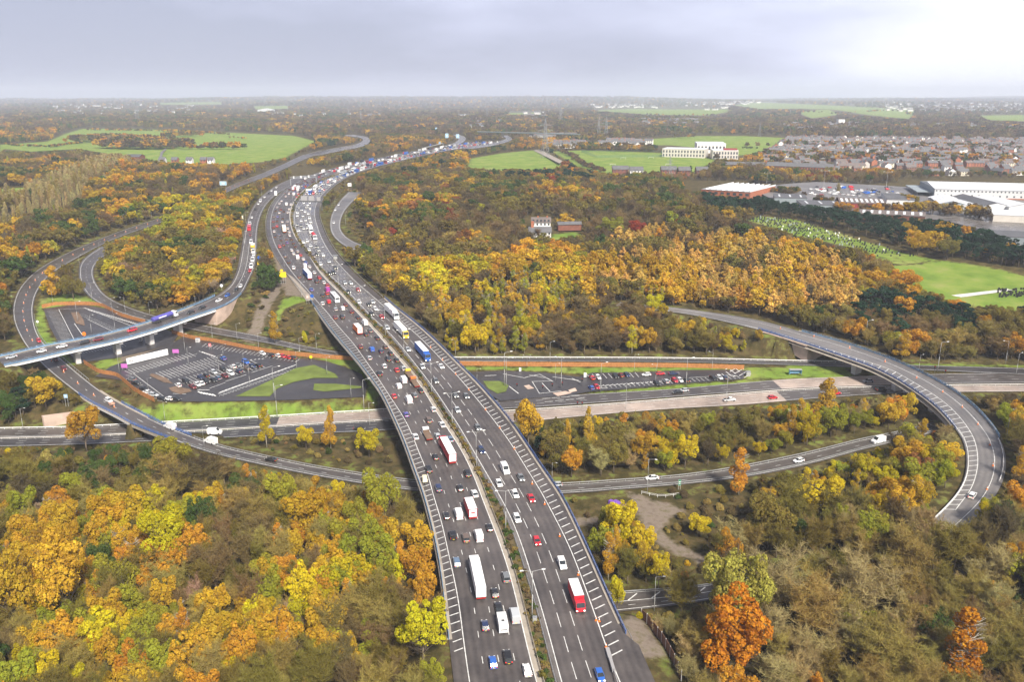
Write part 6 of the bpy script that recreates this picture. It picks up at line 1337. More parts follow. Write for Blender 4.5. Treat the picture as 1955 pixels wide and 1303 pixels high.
for rd, x, y, k, c, lab, rev in [(ROA,74,650,H_,'r','red car on the left loop road just above the ramp bridge',1),(ROA,106,686,H_,'m','dark red car emerging from under the ramp bridge',1),(ROA,121.5,703.4,H_,'m','dark maroon car on the loop road below the ramp bridge',1),(ROA,207,764,E_,'w','white car towing a pinkish trailer near the small bridge',1),(ROB,324.6,815,V_,'w','white van on the small bridge with blue railings',1),(ROB,402,843,V_,'w','white van driving down the curved road past a lamp post',1),(ROB,517,877,S_,'k','dark car on the curved road among the trees',1),
    (AL,410,826,V_,'w','white van on the dual carriageway seen just above the curved road',0),(AL,686,818,S_,'k','dark car about to pass under the motorway on the dual carriageway',0),(AU,1293.6,748,S_,'k','dark car on the dual carriageway beside the right car park',1),(AU,1306,745,H_,'s','silver car on the dual carriageway next to a dark one',1),(AL,1393,763,'pickup','w','white pickup on the pale carriageway below the right car park',0),(AL,1475.6,758.5,H_,'r','red hatchback where the dual carriageway turns dark',0),(AL,1596.4,750,H_,'r','red car beside the tall golden cone shaped tree',0),(AL,1683,744,O_,'k','black car on the dual carriageway just before the right ramp',0),(AU,1658,727,S_,'s','silver car passing under the right ramp bridge',1),
    (ROB,1245,912,S_,'w','white sports car on the curved road right of the motorway',1),(ROB,1062,925,H_,'s','silver car appearing from under the motorway railing',1),(ROB,1677,842,V_,'w','white van on the curved road at the right among trees',1),(RAR,1857,945,E_,'w','white estate car at the lower end of the right ramp',1),(RLO,646.6,391,H_,'w','farthest of three white cars on the side loop right of the motorway',0),(RLO,640,401,H_,'w','middle one of three white cars on the side loop right of the motorway',0),(RLO,637,425,H_,'w','nearest of three white cars on the side loop right of the motorway',0),(RBR,1555,1097,V_,'w','white van on the low road behind bare trees at the bottom right',0),(ROB,1525,879,H_,'w','small white car behind bare trees on the right curved road',1)]:
    rd_car(rd, x, y, k, C_[c] if len(c) == 1 else c, lab, bool(rev))
t_, o_ = ROA.at_px(213, 771, -6.9)
tr = MB(); tr.box((0, 0, .5), (1.5, 2.6, .12)); tr.box((.72, 0, .6), (.06, 2.6, .5)); tr.box((-.72, 0, .6), (.06, 2.6, .5)); tr.box((0, 1.3, .6), (1.5, .06, .5)); tr.tube((0, -1.3, .5), (0, -2.3, .5), .05); tr.tube((-.8, 0, .3), (.8, 0, .3), .3, .3, 8)
lc = ROA.pt(np.array([t_]), np.array([o_]))[0]; tn = ROA.tan(t_); tag(tr.build('trailer', mat('pale_pink', (.62, .36, .26), .6), None, V(lc), math.atan2(tn[1], tn[0])+math.pi/2), 'small pinkish trailer behind the white car on the loop road', 'trailer')
# parked cars
def parked(lst, a, b, hp, place, grp):
    d = (P(*b, hp)-P(*a, hp))[:2]; d /= np.linalg.norm(d)
    for i, (x, y, k, c) in enumerate(lst):
        p = P(x, y, hp+.7); p[2] = datum(p[1])+hp+.03; vehicle(k, C_[c], p, d*(1 if i % 3 else -1), f"{C_[c]} {k.replace('_', ' ')} parked {place}", grp, True)
G1 = 'cars parked in the left car park'; G2 = 'cars parked in the right car park'
parked([(501,674.5,H_,'w'),(518,678,H_,'k'),(530,678.5,H_,'w'),(540,680,H_,'r'),(550,682,H_,'r'),(559,683,H_,'k')], (530,680), (523,676.5), -8, 'in the row by the timber fence', G1)
parked([(426,684,H_,'b'),(469,691,O_,'b'),(454,697,S_,'g'),(444.7,699.5,H_,'w'),(426,704.5,H_,'k'),(408,710,E_,'s'),(393,716.5,H_,'k'),(383.5,720,S_,'n'),(355,728,O_,'k'),(340,735,H_,'w')], (400,710), (408,715), -8, 'in the upper line of the middle block', G1)
parked([(493,697,S_,'k'),(482,698.5,S_,'n'),(471.8,703,H_,'o'),(455.8,708,H_,'n'),(440,712.5,O_,'w'),(429.4,717,S_,'m'),(416,721.5,H_,'t'),(407,725.5,S_,'k'),(393,728,O_,'k'),(384,731,S_,'w'),(376.5,733.5,S_,'w'),(368,738,S_,'m')], (400,722), (408,727), -8, 'in the lower line of the middle block', G1)
parked([(250.6,724,H_,'g'),(259,731,H_,'k'),(274,742.5,H_,'k'),(280,748.5,S_,'w'),(293,753.5,E_,'s'),(309,761,H_,'k'),(322,761,H_,'w'),(336.5,761.5,H_,'k')], (270,740), (281,742), -8, 'along the curved timber fence', G1)
parked([(1130,721,H_,'r'),(1141.8,720,H_,'w'),(1175,718,H_,'k'),(1185,716,H_,'m'),(1196.4,715.5,H_,'n')], (1180,714), (1188,721), -8, 'in the upper row', G2)
parked([(1234,715,H_,'w'),(1261,713,H_,'r'),(1286,712.5,S_,'n')], (1230,714), (1250,713), -8, 'lengthways below the grass bank', G2)
parked([(1129,740,H_,'b'),(1139,738.5,H_,'r'),(1253.7,731.5,H_,'k'),(1271,727.5,H_,'s'),(1288,726,H_,'r'),(1298,725.5,H_,'w'),(1309.6,725.5,H_,'k'),(1362,721.5,S_,'k'),(1373.4,720.5,H_,'w'),(1382.6,720.5,H_,'n')], (1180,730), (1188,737), -8, 'in the lower row', G2)
# ------------------------------------------------------------------ car parks: surfaces, bay lines
import bmesh
def flat(name, poly, hp, mt, marks=(), kind='structure', step=4.0, kerb=True):
    w_ = P([q[0] for q in poly], [q[1] for q in poly], hp); bm = bmesh.new(); vs = [bm.verts.new((p[0], p[1], 0)) for p in w_]; bm.faces.new(vs)
    y = w_[:, 1].min()+step
    while y < w_[:, 1].max():
        bmesh.ops.bisect_plane(bm, geom=bm.verts[:]+bm.edges[:]+bm.faces[:], plane_co=(0, y, 0), plane_no=(0, 1, 0)); y += step
    for v in bm.verts: v.co.z = float(datum(v.co.y))+hp
    for a, b, wd in marks:
        A = P(a[0], a[1], hp); B = P(b[0], b[1], hp); d = B-A; L = math.hypot(d[0], d[1])
        if L < .1: continue
        n = max(1, int(L/5)); nn = np.array([d[1], -d[0]])/L*wd/2
        for i in range(n):
            q = []
            for f, s in ((i/n, -1), (i/n, 1), ((i+1)/n, 1), ((i+1)/n, -1)): x, yy = A[0]+d[0]*f+nn[0]*s, A[1]+d[1]*f+nn[1]*s; q.append(bm.verts.new((x, yy, float(datum(yy))+hp+.03)))
            f_ = bm.faces.new(q); f_.material_index = 1
    for f_ in bm.faces:
        f_.normal_update()
        if f_.normal.z < 0: f_.normal_flip()
    me = bpy.data.meshes.new(name); bm.to_mesh(me); bm.free(); me.materials.append(MT[mt]); me.materials.append(WP)
    ul = me.uv_layers.new(name='road'); o = link(name, me); tag(o, kind=kind) if kind else None; return o
def bays(p0, p1, n, d, wd=.2):
    return [((p0[0]+(p1[0]-p0[0])*i/n, p0[1]+(p1[1]-p0[1])*i/n), (p0[0]+(p1[0]-p0[0])*i/n+d[0], p0[1]+(p1[1]-p0[1])*i/n+d[1]), wd) for i in range(n+1)]
ml = bays((238,708.5), (360,674.5), 18, (13.5, 6.5)) + bays((297,712), (402,682), 16, (12, 6.5)) + bays((309,718.5), (417,689), 16, (13, 6.5)) + bays((340,724), (478,688), 19, (13, 7)) + bays((353,731.5), (492,695), 19, (13, 7)) + bays((394,656.5), (572,686), 25, (-8.5, 6.2)) \
   + bays((418,751), (556,701), 22, (9, -4.5), .55) + bays((420,755), (560,705), 22, (7, .6), .3) + [((251,714.5),(377,675.5),.15),((306,719.5),(418,688),.15),((255,714),(312,757),.2),((350,733),(493,695),.15),((288,714),(316,731),.18),((416,753),(558,699),.2)] \
   + bays((240,717), (300,765), 11, (11, 1)) + [((377,745),(400,745),.4),((330,752),(355,753),.25),((400,742),(430,731),.25),((430,729),(470,716),.25),((480,712),(520,699),.25),((385,672),(412,681),.4)] + bays((380,671), (412,683), 7, (3, 1.2), .4) + bays((462,690), (500,686), 5, (4, -1.4), .5) + bays((385,752), (412,757), 5, (-7, -4), .6)
flat('car_park', PADS['park_left'][0], -8, 'asphalt_dark', ml)
mf = bays((89,594), (117,651), 24, (22, -1.2)) + bays((131,588), (153,612), 1, (0, 0)) + bays((163,588), (262,618), 24, (9, 6)) + bays((160,600), (235,633), 17, (-9, 2)) + bays((167,610), (232,641), 15, (9, 4.5)) + bays((150,668), (230,655), 14, (11, 7)) + [((112,591),(143,652),.25),((160,588),(262,627),.25),((112,591),(165,589),.2),((142,618),(158,641),.3)]
flat('car_park', PADS['park_far'][0], -8, 'asphalt_dark', mf)
mr = bays((1120,715), (1212,711.5), 9, (8, 9)) + bays((1125,737), (1312,723.5), 21, (8, 6.5)) + bays((1130,739), (1300,727), 20, (6, -2), .35) + bays((1312,724), (1405,717), 11, (8, 6)) + [((1315,722),(1400,716),.2),((1133,742),(1160,741),.3)] + bays((1385,706), (1420,722), 4, (14, -8), .35) + bays((1420,706), (1388,722), 4, (-10, -8), .35) \
   + [((960,714),(1000,722),.3),((1000,722),(1030,715),.3),((1030,715),(1056,729),.3),((1015,729),(1054,728),.3),((1016,729),(1030,752),.25),((1035,732),(1050,748),.3),((972,738),(990,752),.4),((925,718),(948,717),.4),((1010,716),(1040,722),.25),((1055,720),(1105,727),.35),((1092,723),(1108,730),.35),((1030,752),(1072,747),.3)] + bays((1035,762), (1090,757), 3, (16, -1), .3) + bays((1040,768), (1100,762), 3, (16, -1), .3)
flat('car_park', PADS['park_right'][0], -8, 'asphalt_dark', mr)
flat('traffic_island', [(922,728),(955,728),(971,736),(966,748),(950,752),(932,742)], -7.88, 'grass_bright')
for pl in ([(1000,737),(1010,735),(1020,742),(1008,744)], [(1055,751),(1080,747),(1092,751),(1065,757)], [(1085,745),(1098,741),(1102,747),(1088,750)]): flat('pavement', pl, -7.9, 'concrete_pink')
flat('grass_island', [(600,733),(640,733),(690,738),(690,741),(620,748),(598,745)], -7.85, 'grass_bright'); flat('grass_island', [(285,717),(290,713),(318,722),(330,733),(312,730)], -7.85, 'dirt'); flat('grass_island', [(322,741),(335,738),(362,743),(366,748),(345,753),(328,748)], -7.85, 'dirt')
flat('grass_island', [(450,757),(520,725),(565,703),(600,697),(640,714),(646,722),(600,722),(560,730),(530,742),(515,757)], -7.85, 'grass_bright'); flat('grass_island', [(135,597),(150,596),(160,612),(162,622),(145,618)], -7.85, 'dirt')
flat('pavement', [(1224,1262),(1237,1260),(1250,1272),(1262,1273),(1277,1303),(1290,1330),(1250,1330)], -4.2, 'concrete_pale')
flat('gravel_verge', [(585,575),(545,520),(560,530),(600,573)], .05, 'gravel')
flat('business_yard', [(1430,360),(1500,351),(1560,347),(1715,356),(1960,372),(1960,412),(1800,420),(1640,412),(1560,392),(1470,378)], .1, 'asphalt_ramp'); flat('business_yard', [(1790,418),(1870,410),(1955,405),(1955,460),(1880,440)], .1, 'asphalt_wet')
flat('access_road', [(1440,368),(1460,358),(1560,372),(1640,392),(1632,396),(1540,382)], .12, 'asphalt_ramp'); flat('cemetery_path', [(1790,567),(1955,548),(1955,552),(1850,566),(1794,572)], -4.6, 'concrete_pale')
flat('footpath', [(1018,287),(1030,285),(1075,308),(1068,312)], .15, 'gravel'); flat('lane', [(303,304),(307,290),(316,283),(318,285),(311,292),(308,306)], .15, 'asphalt_ramp')

# ------------------------------------------------------------------ timber fences
def fence(pts, hp, h, label, mt='timber_fence', posts=None, tops=True):
    w_ = spline(P([q[0] for q in pts], [q[1] for q in pts], hp)[:, :2], 2.4); n = len(w_); root = empty('timber_fence', (0, 0, 0)); tag(root, label, 'fence')
    mb = MB(); z = lambda p: max(float(datum(p[1]))+hp-.1, float(ground(p[0], p[1])))-.1
    for i in range(n-1):
        a, b = w_[i], w_[i+1]; d = b-a; d /= np.linalg.norm(d); nn = np.array([-d[1], d[0]])*.05; k = rng.uniform(-.06, .06); za, zb = z(a), z(b)
        q = [a-nn, b-nn, b+nn, a+nn]; mb.prism([tuple(x) for x in q], [za, zb, zb, za] if True else 0, [za+h+k, zb+h+k, zb+h+k, za+h+k])
    mb.build('boards', MT[mt], root)
    for i in range(0, n, max(1, n//95)):
        p = w_[i]; m2 = MB(); m2.box((p[0], p[1], z(p)), (.16, .16, h+.15)); m2.build('post', MT[posts or mt], root)
fence([(80.6,588),(102,584),(150,582),(189,584),(212,594),(230,603.5),(277.5,617)], -8, 2.0, 'orange timber fence curving behind the far car park at the left')
fence([(328.6,637),(371,648),(400,652),(502,671.5),(604.6,682.8),(674,688)], -8, 2.0, 'orange timber fence between the left car park and the road behind it')
fence([(878,697.4),(1000,699),(1150,700),(1300,701.5),(1420,705)], -8, 2.1, 'long orange timber fence on the grass bank of the right car park')
fence([(161,695),(192,713),(221,718.5),(240,732),(258,747.5),(294.5,767)], -8, 2.0, 'zigzag orange-brown timber fence at the lower left of the car park')
fence([(1223,1209),(1236,1225),(1249.5,1242),(1263.6,1268),(1284,1306),(1298,1340)], -6.5, 2.9, 'dark brown timber fence with pale posts in the bottom right by the bridge end', 'timber_dark', 'concrete_pale')
def railing(pts, hp, h, label, mt='galvanised', cat='railing'):
    w_ = spline(P([q[0] for q in pts], [q[1] for q in pts], hp)[:, :2], 2.0); mb = MB(); Z = [float(datum(p[1]))+hp for p in w_]
    for i in range(len(w_)-1):
        for z in (.5, h): mb.tube((w_[i][0], w_[i][1], Z[i]+z), (w_[i+1][0], w_[i+1][1], Z[i+1]+z), .045, k=4, caps=False)
        mb.tube((w_[i][0], w_[i][1], Z[i]-.2), (w_[i][0], w_[i][1], Z[i]+h+.05), .06, k=4)
    tag(mb.build('railing', MT[mt]), label, cat)
railing([(419,758),(490,733),(560,703)], -8, 1.1, 'thin metal railing along the hatched row of the left car park'); railing([(1120,750),(1220,743),(1330,734),(1415,726)], -8, 1.2, 'dark metal railing between the right car park and the grass strip', 'steel_dark')
railing([(1197,1208),(1206,1225),(1213,1248),(1222,1270)], -1.2, 1.0, 'bent metal railing running down from the end of the right bridge parapet'); railing([(1225,943),(1260,950),(1300,946)], -8, .9, 'low pale rail on the grass beside the gravel track', 'white_sheet')

# ------------------------------------------------------------------ lamp columns
def lamp_geo(double):
    H = 12.0; p = MB(); p.tube((0, 0, -.4), (0, 0, H*.5), .13, .10, 6); p.tube((0, 0, H*.5), (0, 0, H), .10, .06, 6); p.smooth = True; a = MB(); sides = (-1, 1) if double else (1,)
    for s in sides: a.tube((0, 0, H-.05), (s*2.2, 0, H+.35), .05, .045, 5)
    ls = []
    for s in sides: l = MB(); l.box((s*2.55, 0, H+.3), (.9, .34, .16), 0, 0, .8); ls.append(l)
    return p.mesh('pole', [MT['lamp_grey']]), a.mesh('arm', [MT['lamp_grey']]), [l.mesh('lantern', [MT['lamp_glass']]) for l in ls]
LG = {d: lamp_geo(d) for d in (False, True)}
def lamp(xb, yb, yt, hp, label, group, double=False, rz=0.0, cat='street lamp'):
    b = P(xb, yb, hp); zc = b[1]*CT-(b[2]-CZ)*ST; gz = b[2]; hgt = None; lo, hi = 1, 30
    for _ in range(25):
        m_ = (lo+hi)/2; _, y_ = proj(np.array([b[0], b[1], gz+m_])); lo, hi = (m_, hi) if y_ > yt else (lo, m_)
    root = empty('street_lamp', (b[0], b[1], gz), rz); s = lo/12.3; root.scale = (max(s, .6), max(s, .6), s); tag(root, label, cat, group); p, a, ls = LG[double]; link('pole', p, root); link('arm', a, root)
    for l in ls: link('lantern', l, root)
LP = [(101.5,581,555,-8,'beside the fence behind the far left car park'),(176,574,540,-8,'on the inner loop road at the left'),(215,599,569,-8,'at the fence bend left of the ramp bridge'),(239.6,597,568,-8,'beside the inner loop road'),(286,601,577,-8,'just behind the cab of the blue tanker'),(373,579,552,-5,'behind the far blue railing of the ramp bridge'),(406,651.5,619,-8,'right of the last ramp pier'),(453,650,618,-8,'below the tall concrete wall'),(353,669,637,-8,'beside the pink banner at the car park entrance'),(360,698.6,663,-8,'in the empty bays of the left car park'),(426,679,658,-8,'with a bin in the left car park by the blue car'),(228,711,675,-8,'at the left end of the white banner'),(283,742.6,722,-8,'short, near the curved timber fence'),(418.6,714,679,-8,'standing among the parked cars left'),(477,736,699.6,-8,'in the lower half of the left car park'),(220,631,599,-8,'under the far side of the ramp bridge'),(175,636,601,-8,'in the middle of the far left car park'),(148.5,613.6,576,-8,'on the brown island of the far car park'),
 (494,667,636,-8,'behind the timber fence left of the lone birch'),(572.5,677.6,645,-8,'behind the timber fence below the small yellow shrub'),(604.6,671.5,636.7,-8,'behind the fence nearest to the motorway bridge'),(524,760,701,-8,'tall, where the access lane curves'),(529,793,736,-10,'tall, on the lower grass bank'),(695,782,724.7,-10,'on the lower grass bank close to the bridge'),(706,814,768.7,-11.8,'on the dual carriageway close to the bridge'),(670.5,759.5,721.6,-8,'beside the access lane near the bridge'),(566.8,705,670,-8,'beside the red parked cars'),(624.5,715.5,680.7,-8,'on the grass right of the left car park'),
 (869.4,681,650,-8,'just right of the motorway behind the fence'),(963,736.6,672.6,-8,'left one of a tall pair on the grass island'),(966.5,739,683,-8,'right one of a tall pair on the grass island'),(1006,701,679,-8,'double headed, against the fence of the right car park'),(1050,691,653,-8,'behind the fence in front of yellow birches'),(1071.4,737.9,683,-8,'by the junction of the right car park'),(910.7,726,704,-8,'short, close to the right bridge railing'),(1060.4,727.4,693.5,-8,'short, beside the yellow sign of the junction'),(1211,709,676.5,-8,'on the grass bank above the white parked car'),(1254.6,705,683,-8,'on the grass bank above the red parked car'),(1146.6,748,693.5,-8,'in front of the red parked cars of the lower row'),(1194.6,786,734,-9.3,'on the central barrier of the dual carriageway'),(1251.5,732.6,697,-8,'in the lower row of the right car park'),(1310,736,683,-8,'at the right end of the lower row of parked cars'),(1359.5,706,672.6,-8,'at the right end of the timber fence'),(1386,774,718.7,-8.7,'beside the white pickup'),
 (1651,661,612,-7,'behind the far railing of the right ramp bridge'),(1790,708,653,-8,'beyond the right ramp bridge by the side road'),(1754,708.5,678,-8,'short, beyond the right ramp by the bus stop'),(1919.5,695,651,-8,'near the right edge of the photo above the side road'),(1940,715,675,-8,'against the right edge of the photo'),(1918,857,796,-7,'outside the bend of the right ramp'),(44,818,780,-12,'at the left edge by the dual carriageway'),(390,855,814,-8,'beside the white van on the curved road'),(315,803,767,-9,'on the bank above the small blue-railed bridge'),(1249,1166,1101,-8.8,'behind the low road at the bottom right'),(1236,937.5,876,-8,'beside the white sports car'),(1054,915,883,-8,'just right of the motorway beside the curved road'),(466,705,672,-8,'between parked blue cars'),(543,512,488,0,'near the yellow sign'),(576,569.7,538.6,0,'on the hard shoulder where the bridge starts')]
for i, (x, y, yt, hp, d) in enumerate(LP): lamp(x, y, yt, hp, f'lamp post {d}' if len(d.split()) > 2 else d, 'lamp posts around the car parks and side roads', 'double' in d, rng.uniform(-.5, .5)+(math.pi if x % 2 > 1 else 0))
ML = [(1029,1178,1095,'by the red lorry'),(973,1014,928.5,'beside the white sports saloon'),(926,891,825,'above the white van'),(876,812,751,'beside the silver saloon'),(834,751,700,'above the grey pickup'),(791,681,636,'beside the yellow-cabbed lorry'),(748,640,590,'beside the rear white lorry'),(700,592,556,'where the bridge begins'),(655,548,516,'just past the bridge'),(618,512,483,'above the wet carriageway'),(590,478,452,'opposite the slip road hatching'),(569,438,414,'on the sharpest bend'),(566,398,378,'just below the dark gantry')]
for x, y, yt, d in ML:
    t, _ = MW.at_px(x, y, 0); off = (float(MW.o(2, t))+float(MW.o(3, t)))/2; p = MW.pt(np.array([t]), np.array([off]))[0]; T = MW.tan(t); root = empty('street_lamp', V(p), math.atan2(T[1], T[0])-math.pi/2); root.scale = (1.05, 1.05, 1.05); tag(root, f'tall twin-armed lamp column in the central planted strip, {d}', 'street lamp', 'twin-armed lamp columns of the motorway'); a, b, ls = LG[True]; link('pole', a, root); link('arm', b, root)
    for l in ls: link('lantern', l, root)
# slip and loop road lamps further off
for i, (x, y, yt, hp) in enumerate([(152,507,488,-7),(190,480,462,-6),(60,520,498,-7),(20,590,565,-8),(235,425,410,-4),(300,400,386,-3),(360,378,364,-2),(420,352,340,-1),(290,418,404,-3),(470,430,405,0),(466,470,442,0),(492,540,512,0),(500,376,356,0),(535,346,330,0),(660,430,405,0),(690,515,490,0),(640,398,380,0),(720,545,520,0)]): lamp(x, y, yt, hp, f"far lamp post {'beside the outer left loop road' if hp < -3 else 'along the far left road' if hp < 0 else 'along the slip road queue' if x < 560 else 'on the right shoulder of the distant motorway'}", 'distant lamp posts', False, rng.uniform(0, 6))

# ------------------------------------------------------------------ signs, gantries, cones, cabinets
def text_mesh(s, size, mt):
    c = bpy.data.curves.new('lettering', 'FONT'); c.body = s; c.size = size; c.extrude = .02; c.align_x = 'CENTER'; c.align_y = 'CENTER'; o = bpy.data.objects.new('t', c); COL.objects.link(o); bpy.context.view_layer.update()
    me = bpy.data.meshes.new_from_object(o.evaluated_get(bpy.context.evaluated_depsgraph_get())); bpy.data.objects.remove(o); me.name = 'lettering'; me.materials.clear(); me.materials.append(MT[mt]); return me
def facing(a, b):
    d = (b-a)[:2]; return math.atan2(d[1], d[0])
def banner():
    a = P(243, 698, -8); b = P(321.7, 679, -8); L = float(np.linalg.norm((b-a)[:2])); root = empty('banner', V(a+(b-a)/2), facing(a, b)); tag(root, 'long white banner lettered about free parking below the ramp bridge', 'banner')
    tilt = math.asin((b[2]-a[2])/L); root.rotation_euler = (0, -tilt, facing(a, b)); m_ = MB(); m_.box((0, 0, .35), (L, .12, 2.9)); m_.build('board', MT['white_sheet'], root)
    for x in np.linspace(-L/2+.5, L/2-.5, 7): m_ = MB(); m_.box((x, .14, -.6), (.14, .14, 3.6)); m_.build('post', MT['steel_dark'], root)
    t = link('lettering', text_mesh('Free parking for Metrolink', 1.55, 'grey_text'), root, (1.3, -.09, 1.75)); t.rotation_euler = (math.pi/2, 0, 0); me = t.data; w_ = max(v.co.x for v in me.vertices)-min(v.co.x for v in me.vertices); t.scale = ((L-5)/w_, 1, 1)
    m_ = MB()
    for i in range(3): m_.box((-L/2+1.2+i*.62, -.08, 1.4+(i % 2)*.25), (.5, .04, .5), 0, 0)
    m_.build('emblem', MT['steel_dark'], root)
banner()
def board(x, y, wpx, hpx, base, hp, mt, label, cat='sign', two=True, name='road_sign', tilt=0, shape='box', txt=None):
    """sign board centred at photo pixel (x, y), its posts standing at pixel row base"""
    b = P(x, base, hp); zc = b[1]*CT-(b[2]-CZ)*ST; s = zc/F; lo, hi = 0, 30
    for _ in range(25):
        m_ = (lo+hi)/2; _, y_ = proj(np.array([b[0], b[1], b[2]+m_])); lo, hi = (m_, hi) if y_ > y else (lo, m_)
    W_, H = wpx*s, hpx*s*1.04; root = empty(name, V(b), tilt); tag(root, label, cat); m_ = MB()
    if shape == 'disc': m_.tube((0, -.05, lo), (0, .05, lo), W_/2, W_/2, 18)
    else: m_.box((0, 0, lo-H/2), (W_, .1, H))
    m_.build('board', MT[mt], root)
    for sx in ((-1, 1) if two and shape != 'disc' else (0,)): p = MB(); p.box((sx*W_*.35, .12, -.4), (.12, .12, lo+H*.3+.4)); p.build('post', MT['lamp_grey'], root)
    if shape != 'disc' and mt not in ('yellow', 'white_sheet', 'pink_banner', 'lamp_grey'):
        q = MB(); e = .08*W_
        for cx_, cz_, dx, dz in ((0, H/2-e/2, W_*.94, e*.5), (0, -H/2+e/2, W_*.94, e*.5), (-W_/2+e/2, 0, e*.5, H*.94), (W_/2-e/2, 0, e*.5, H*.94), (0, H*.12, W_*.6, H*.14), (0, -H*.16, W_*.45, H*.14)): q.box((cx_, -.055, lo+cz_-dz/2), (dx, .03, dz))
        q.build('border', MT['white_sheet'], root)
for a in [(541,524.7,13,10,541,0,'yellow','large plain yellow sign on the verge left of the motorway'),(539.5,516.5,5,3.5,541,0,'yellow','small yellow panel above the large yellow sign'),(434.5,491,6,9,505,-1,'sign_lightblue','pale blue sign with white border among trees left of the slip road'),(448,492.5,6,5,503,-1,'red','small red and white sign left of the slip road'),(494.5,503,5,6,512,0,'yellow','small orange-yellow sign right of the slip road'),(427,350,13,7,362,-1,'sign_lightblue','wide pale blue sign beside the upper left road'),(463,414.6,4,6,424,0,'cream_board','cream coloured sign at the edge of the slip road'),(588,567,6,5,580,0,'pale_pink','pinkish sign at the left end of the bridge railing'),(128,757,7,7,775,-8,'sign_lightblue','pale blue square sign beside the lower loop road'),(1297,922,5,12,934,-8,'sign_green','green upright sign on the right curved road'),(668,352.8,7,6,366,0,'white_sheet','white sign at the top of the motorway side loop'),(853.4,259,6,8,274,0,'sign_lightblue','distant blue sign left of the far slip road'),(873.9,260,6,7,275,0,'sign_lightblue','distant blue sign right of the far slip road'),(833,246,4,5,256,0,'sign_lightblue','small distant blue sign above the far woods'),(424,287,1,1,290,0,'white_sheet','') ,(401.5,659,5,6,668,-8,'red','red sign on the timber fence of the left car park'),(238,699,12,8,706,-8,'pink_banner','pinkish purple small banner left of the long white banner'),(336,671,12,7,678,-8,'pink_banner','pinkish purple small banner right of the long white banner'),(527,369,5,8,378,0,'white_sheet','white board among the roadworks between slip road and motorway'),(1117,716.5,5,9,722,-8,'white_sheet','white upright board at the entrance of the right car park'),(993,706,4,7,711,-8,'white_sheet','white cabinet-like board on the bank by the right car park')]:
    if not a[7]: continue
    if a[6] == 'cream_board' and 'cream_board' not in MT: mat('cream_board', (.8, .74, .5), .5)
    board(*a)
for a in [(496,492,7,7,508,0,'sign_blue','round blue sign at the right edge of the slip road'),(424,545.5,6,6,560,-2,'white_sheet','round white sign beside the far end of the ramp bridge railing'),(594,682,6,6,690,-8,'yellow','round yellow sign by the timber fence close to the bridge'),(596.5,565.5,7,7,582,0,'sign_blue','round blue sign where the bridge railing begins'),(72.5,614.5,5,5,622,-8,'white_sheet','round white sign inside the bend of the left loop'),(161,638,8,5,643,-8,'orange','orange-yellow round sign in the far car park seen over the ramp railing')]: board(*a, shape='disc')
def gantry(xl, yl, xr, yr, hgt, mt, label, boards, truss):
    a, b = P(xl, yl, 0), P(xr, yr, 0); L = float(np.linalg.norm((b-a)[:2])); root = empty('gantry', V(a), facing(a, b)); tag(root, label, 'gantry'); dz = b[2]-a[2]
    for x, z in ((0, 0), (L, dz)): m_ = MB(); m_.box((x, 0, z-.5), (.8, .8, hgt+.5-(z if x else 0))); m_.build('leg', MT[mt], root)
    m_ = MB()
    if truss:
        for y in (-1, 1):
            for z in (0, 2): m_.tube((0, y, hgt+z), (L, y, hgt+z), .13, k=5)
            n = int(L/2.2)
            for i in range(n): x0, x1 = L*i/n, L*(i+1)/n; m_.tube((x0, y, hgt+(0 if i % 2 else 2)), (x1, y, hgt+(2 if i % 2 else 0)), .09, k=4); m_.tube((x0, y, hgt), (x0, y, hgt+2), .08, k=4)
        m_.box((L/2, 0, hgt-.1), (L, 2, .12))
    else: m_.box((L/2, 0, hgt), (L+.8, 1.1, 1.0)); m_.box((L/2, 1.3, hgt+.2), (L*.9, 1.4, .12))
    m_.build('beam', MT[mt], root)
    for f, wd, hh, zz, bm_ in boards: m_ = MB(); m_.box((L*f, -.75 if truss else .9, hgt+zz), (wd, .18, hh)); m_.build('sign_board', MT[bm_], root)
mat('board_back', (.34, .33, .33), .5)
gantry(563, 400, 615, 401, 6.6, 'steel_dark', 'dark steel gantry carrying large grey sign backs over the right carriageway', [(.35, 5.5, 4.2, .9, 'board_back'), (.62, 5.0, 4.2, .9, 'board_back'), (.88, 3.4, 3.4, .9, 'board_back')], False)
gantry(555, 354, 604, 350, 6.8, 'galvanised', 'pale lattice gantry over the left carriageway beyond the dark gantry', [(.12, 1.6, 2.4, .2, 'white_sheet'), (.4, 2, 2.4, .2, 'white_sheet'), (.7, 2, 2.4, .2, 'white_sheet')], True)
gantry(806, 292, 846, 281, 7, 'lamp_grey', 'far gantry with two blue signs where the motorway bends away', [(.4, 11, 5, -.5, 'sign_blue'), (.85, 14, 5, -.5, 'sign_lightblue')], False)
def cone_mesh():
    m_ = MB(); m_.box((0, 0, 0), (.46, .46, .05), 1); m_.tube((0, 0, .05), (0, 0, .42), .19, .12, 8, 1, False); m_.tube((0, 0, .42), (0, 0, .68), .12, .07, 8, 0, False); m_.tube((0, 0, .68), (0, 0, .9), .07, .035, 8, 1); return m_.mesh('traffic_cone', [MT['white_sheet'], MT['orange']])
CM = cone_mesh()
def cone(rd, t, off, label, grp): p = rd.pt(np.array([t]), np.array([off]))[0]; o = link('traffic_cone', CM, None, V(p+[0, 0, .03])); o.scale = (1.25, 1.25, 1.25); tag(o, label, 'traffic cone', grp)
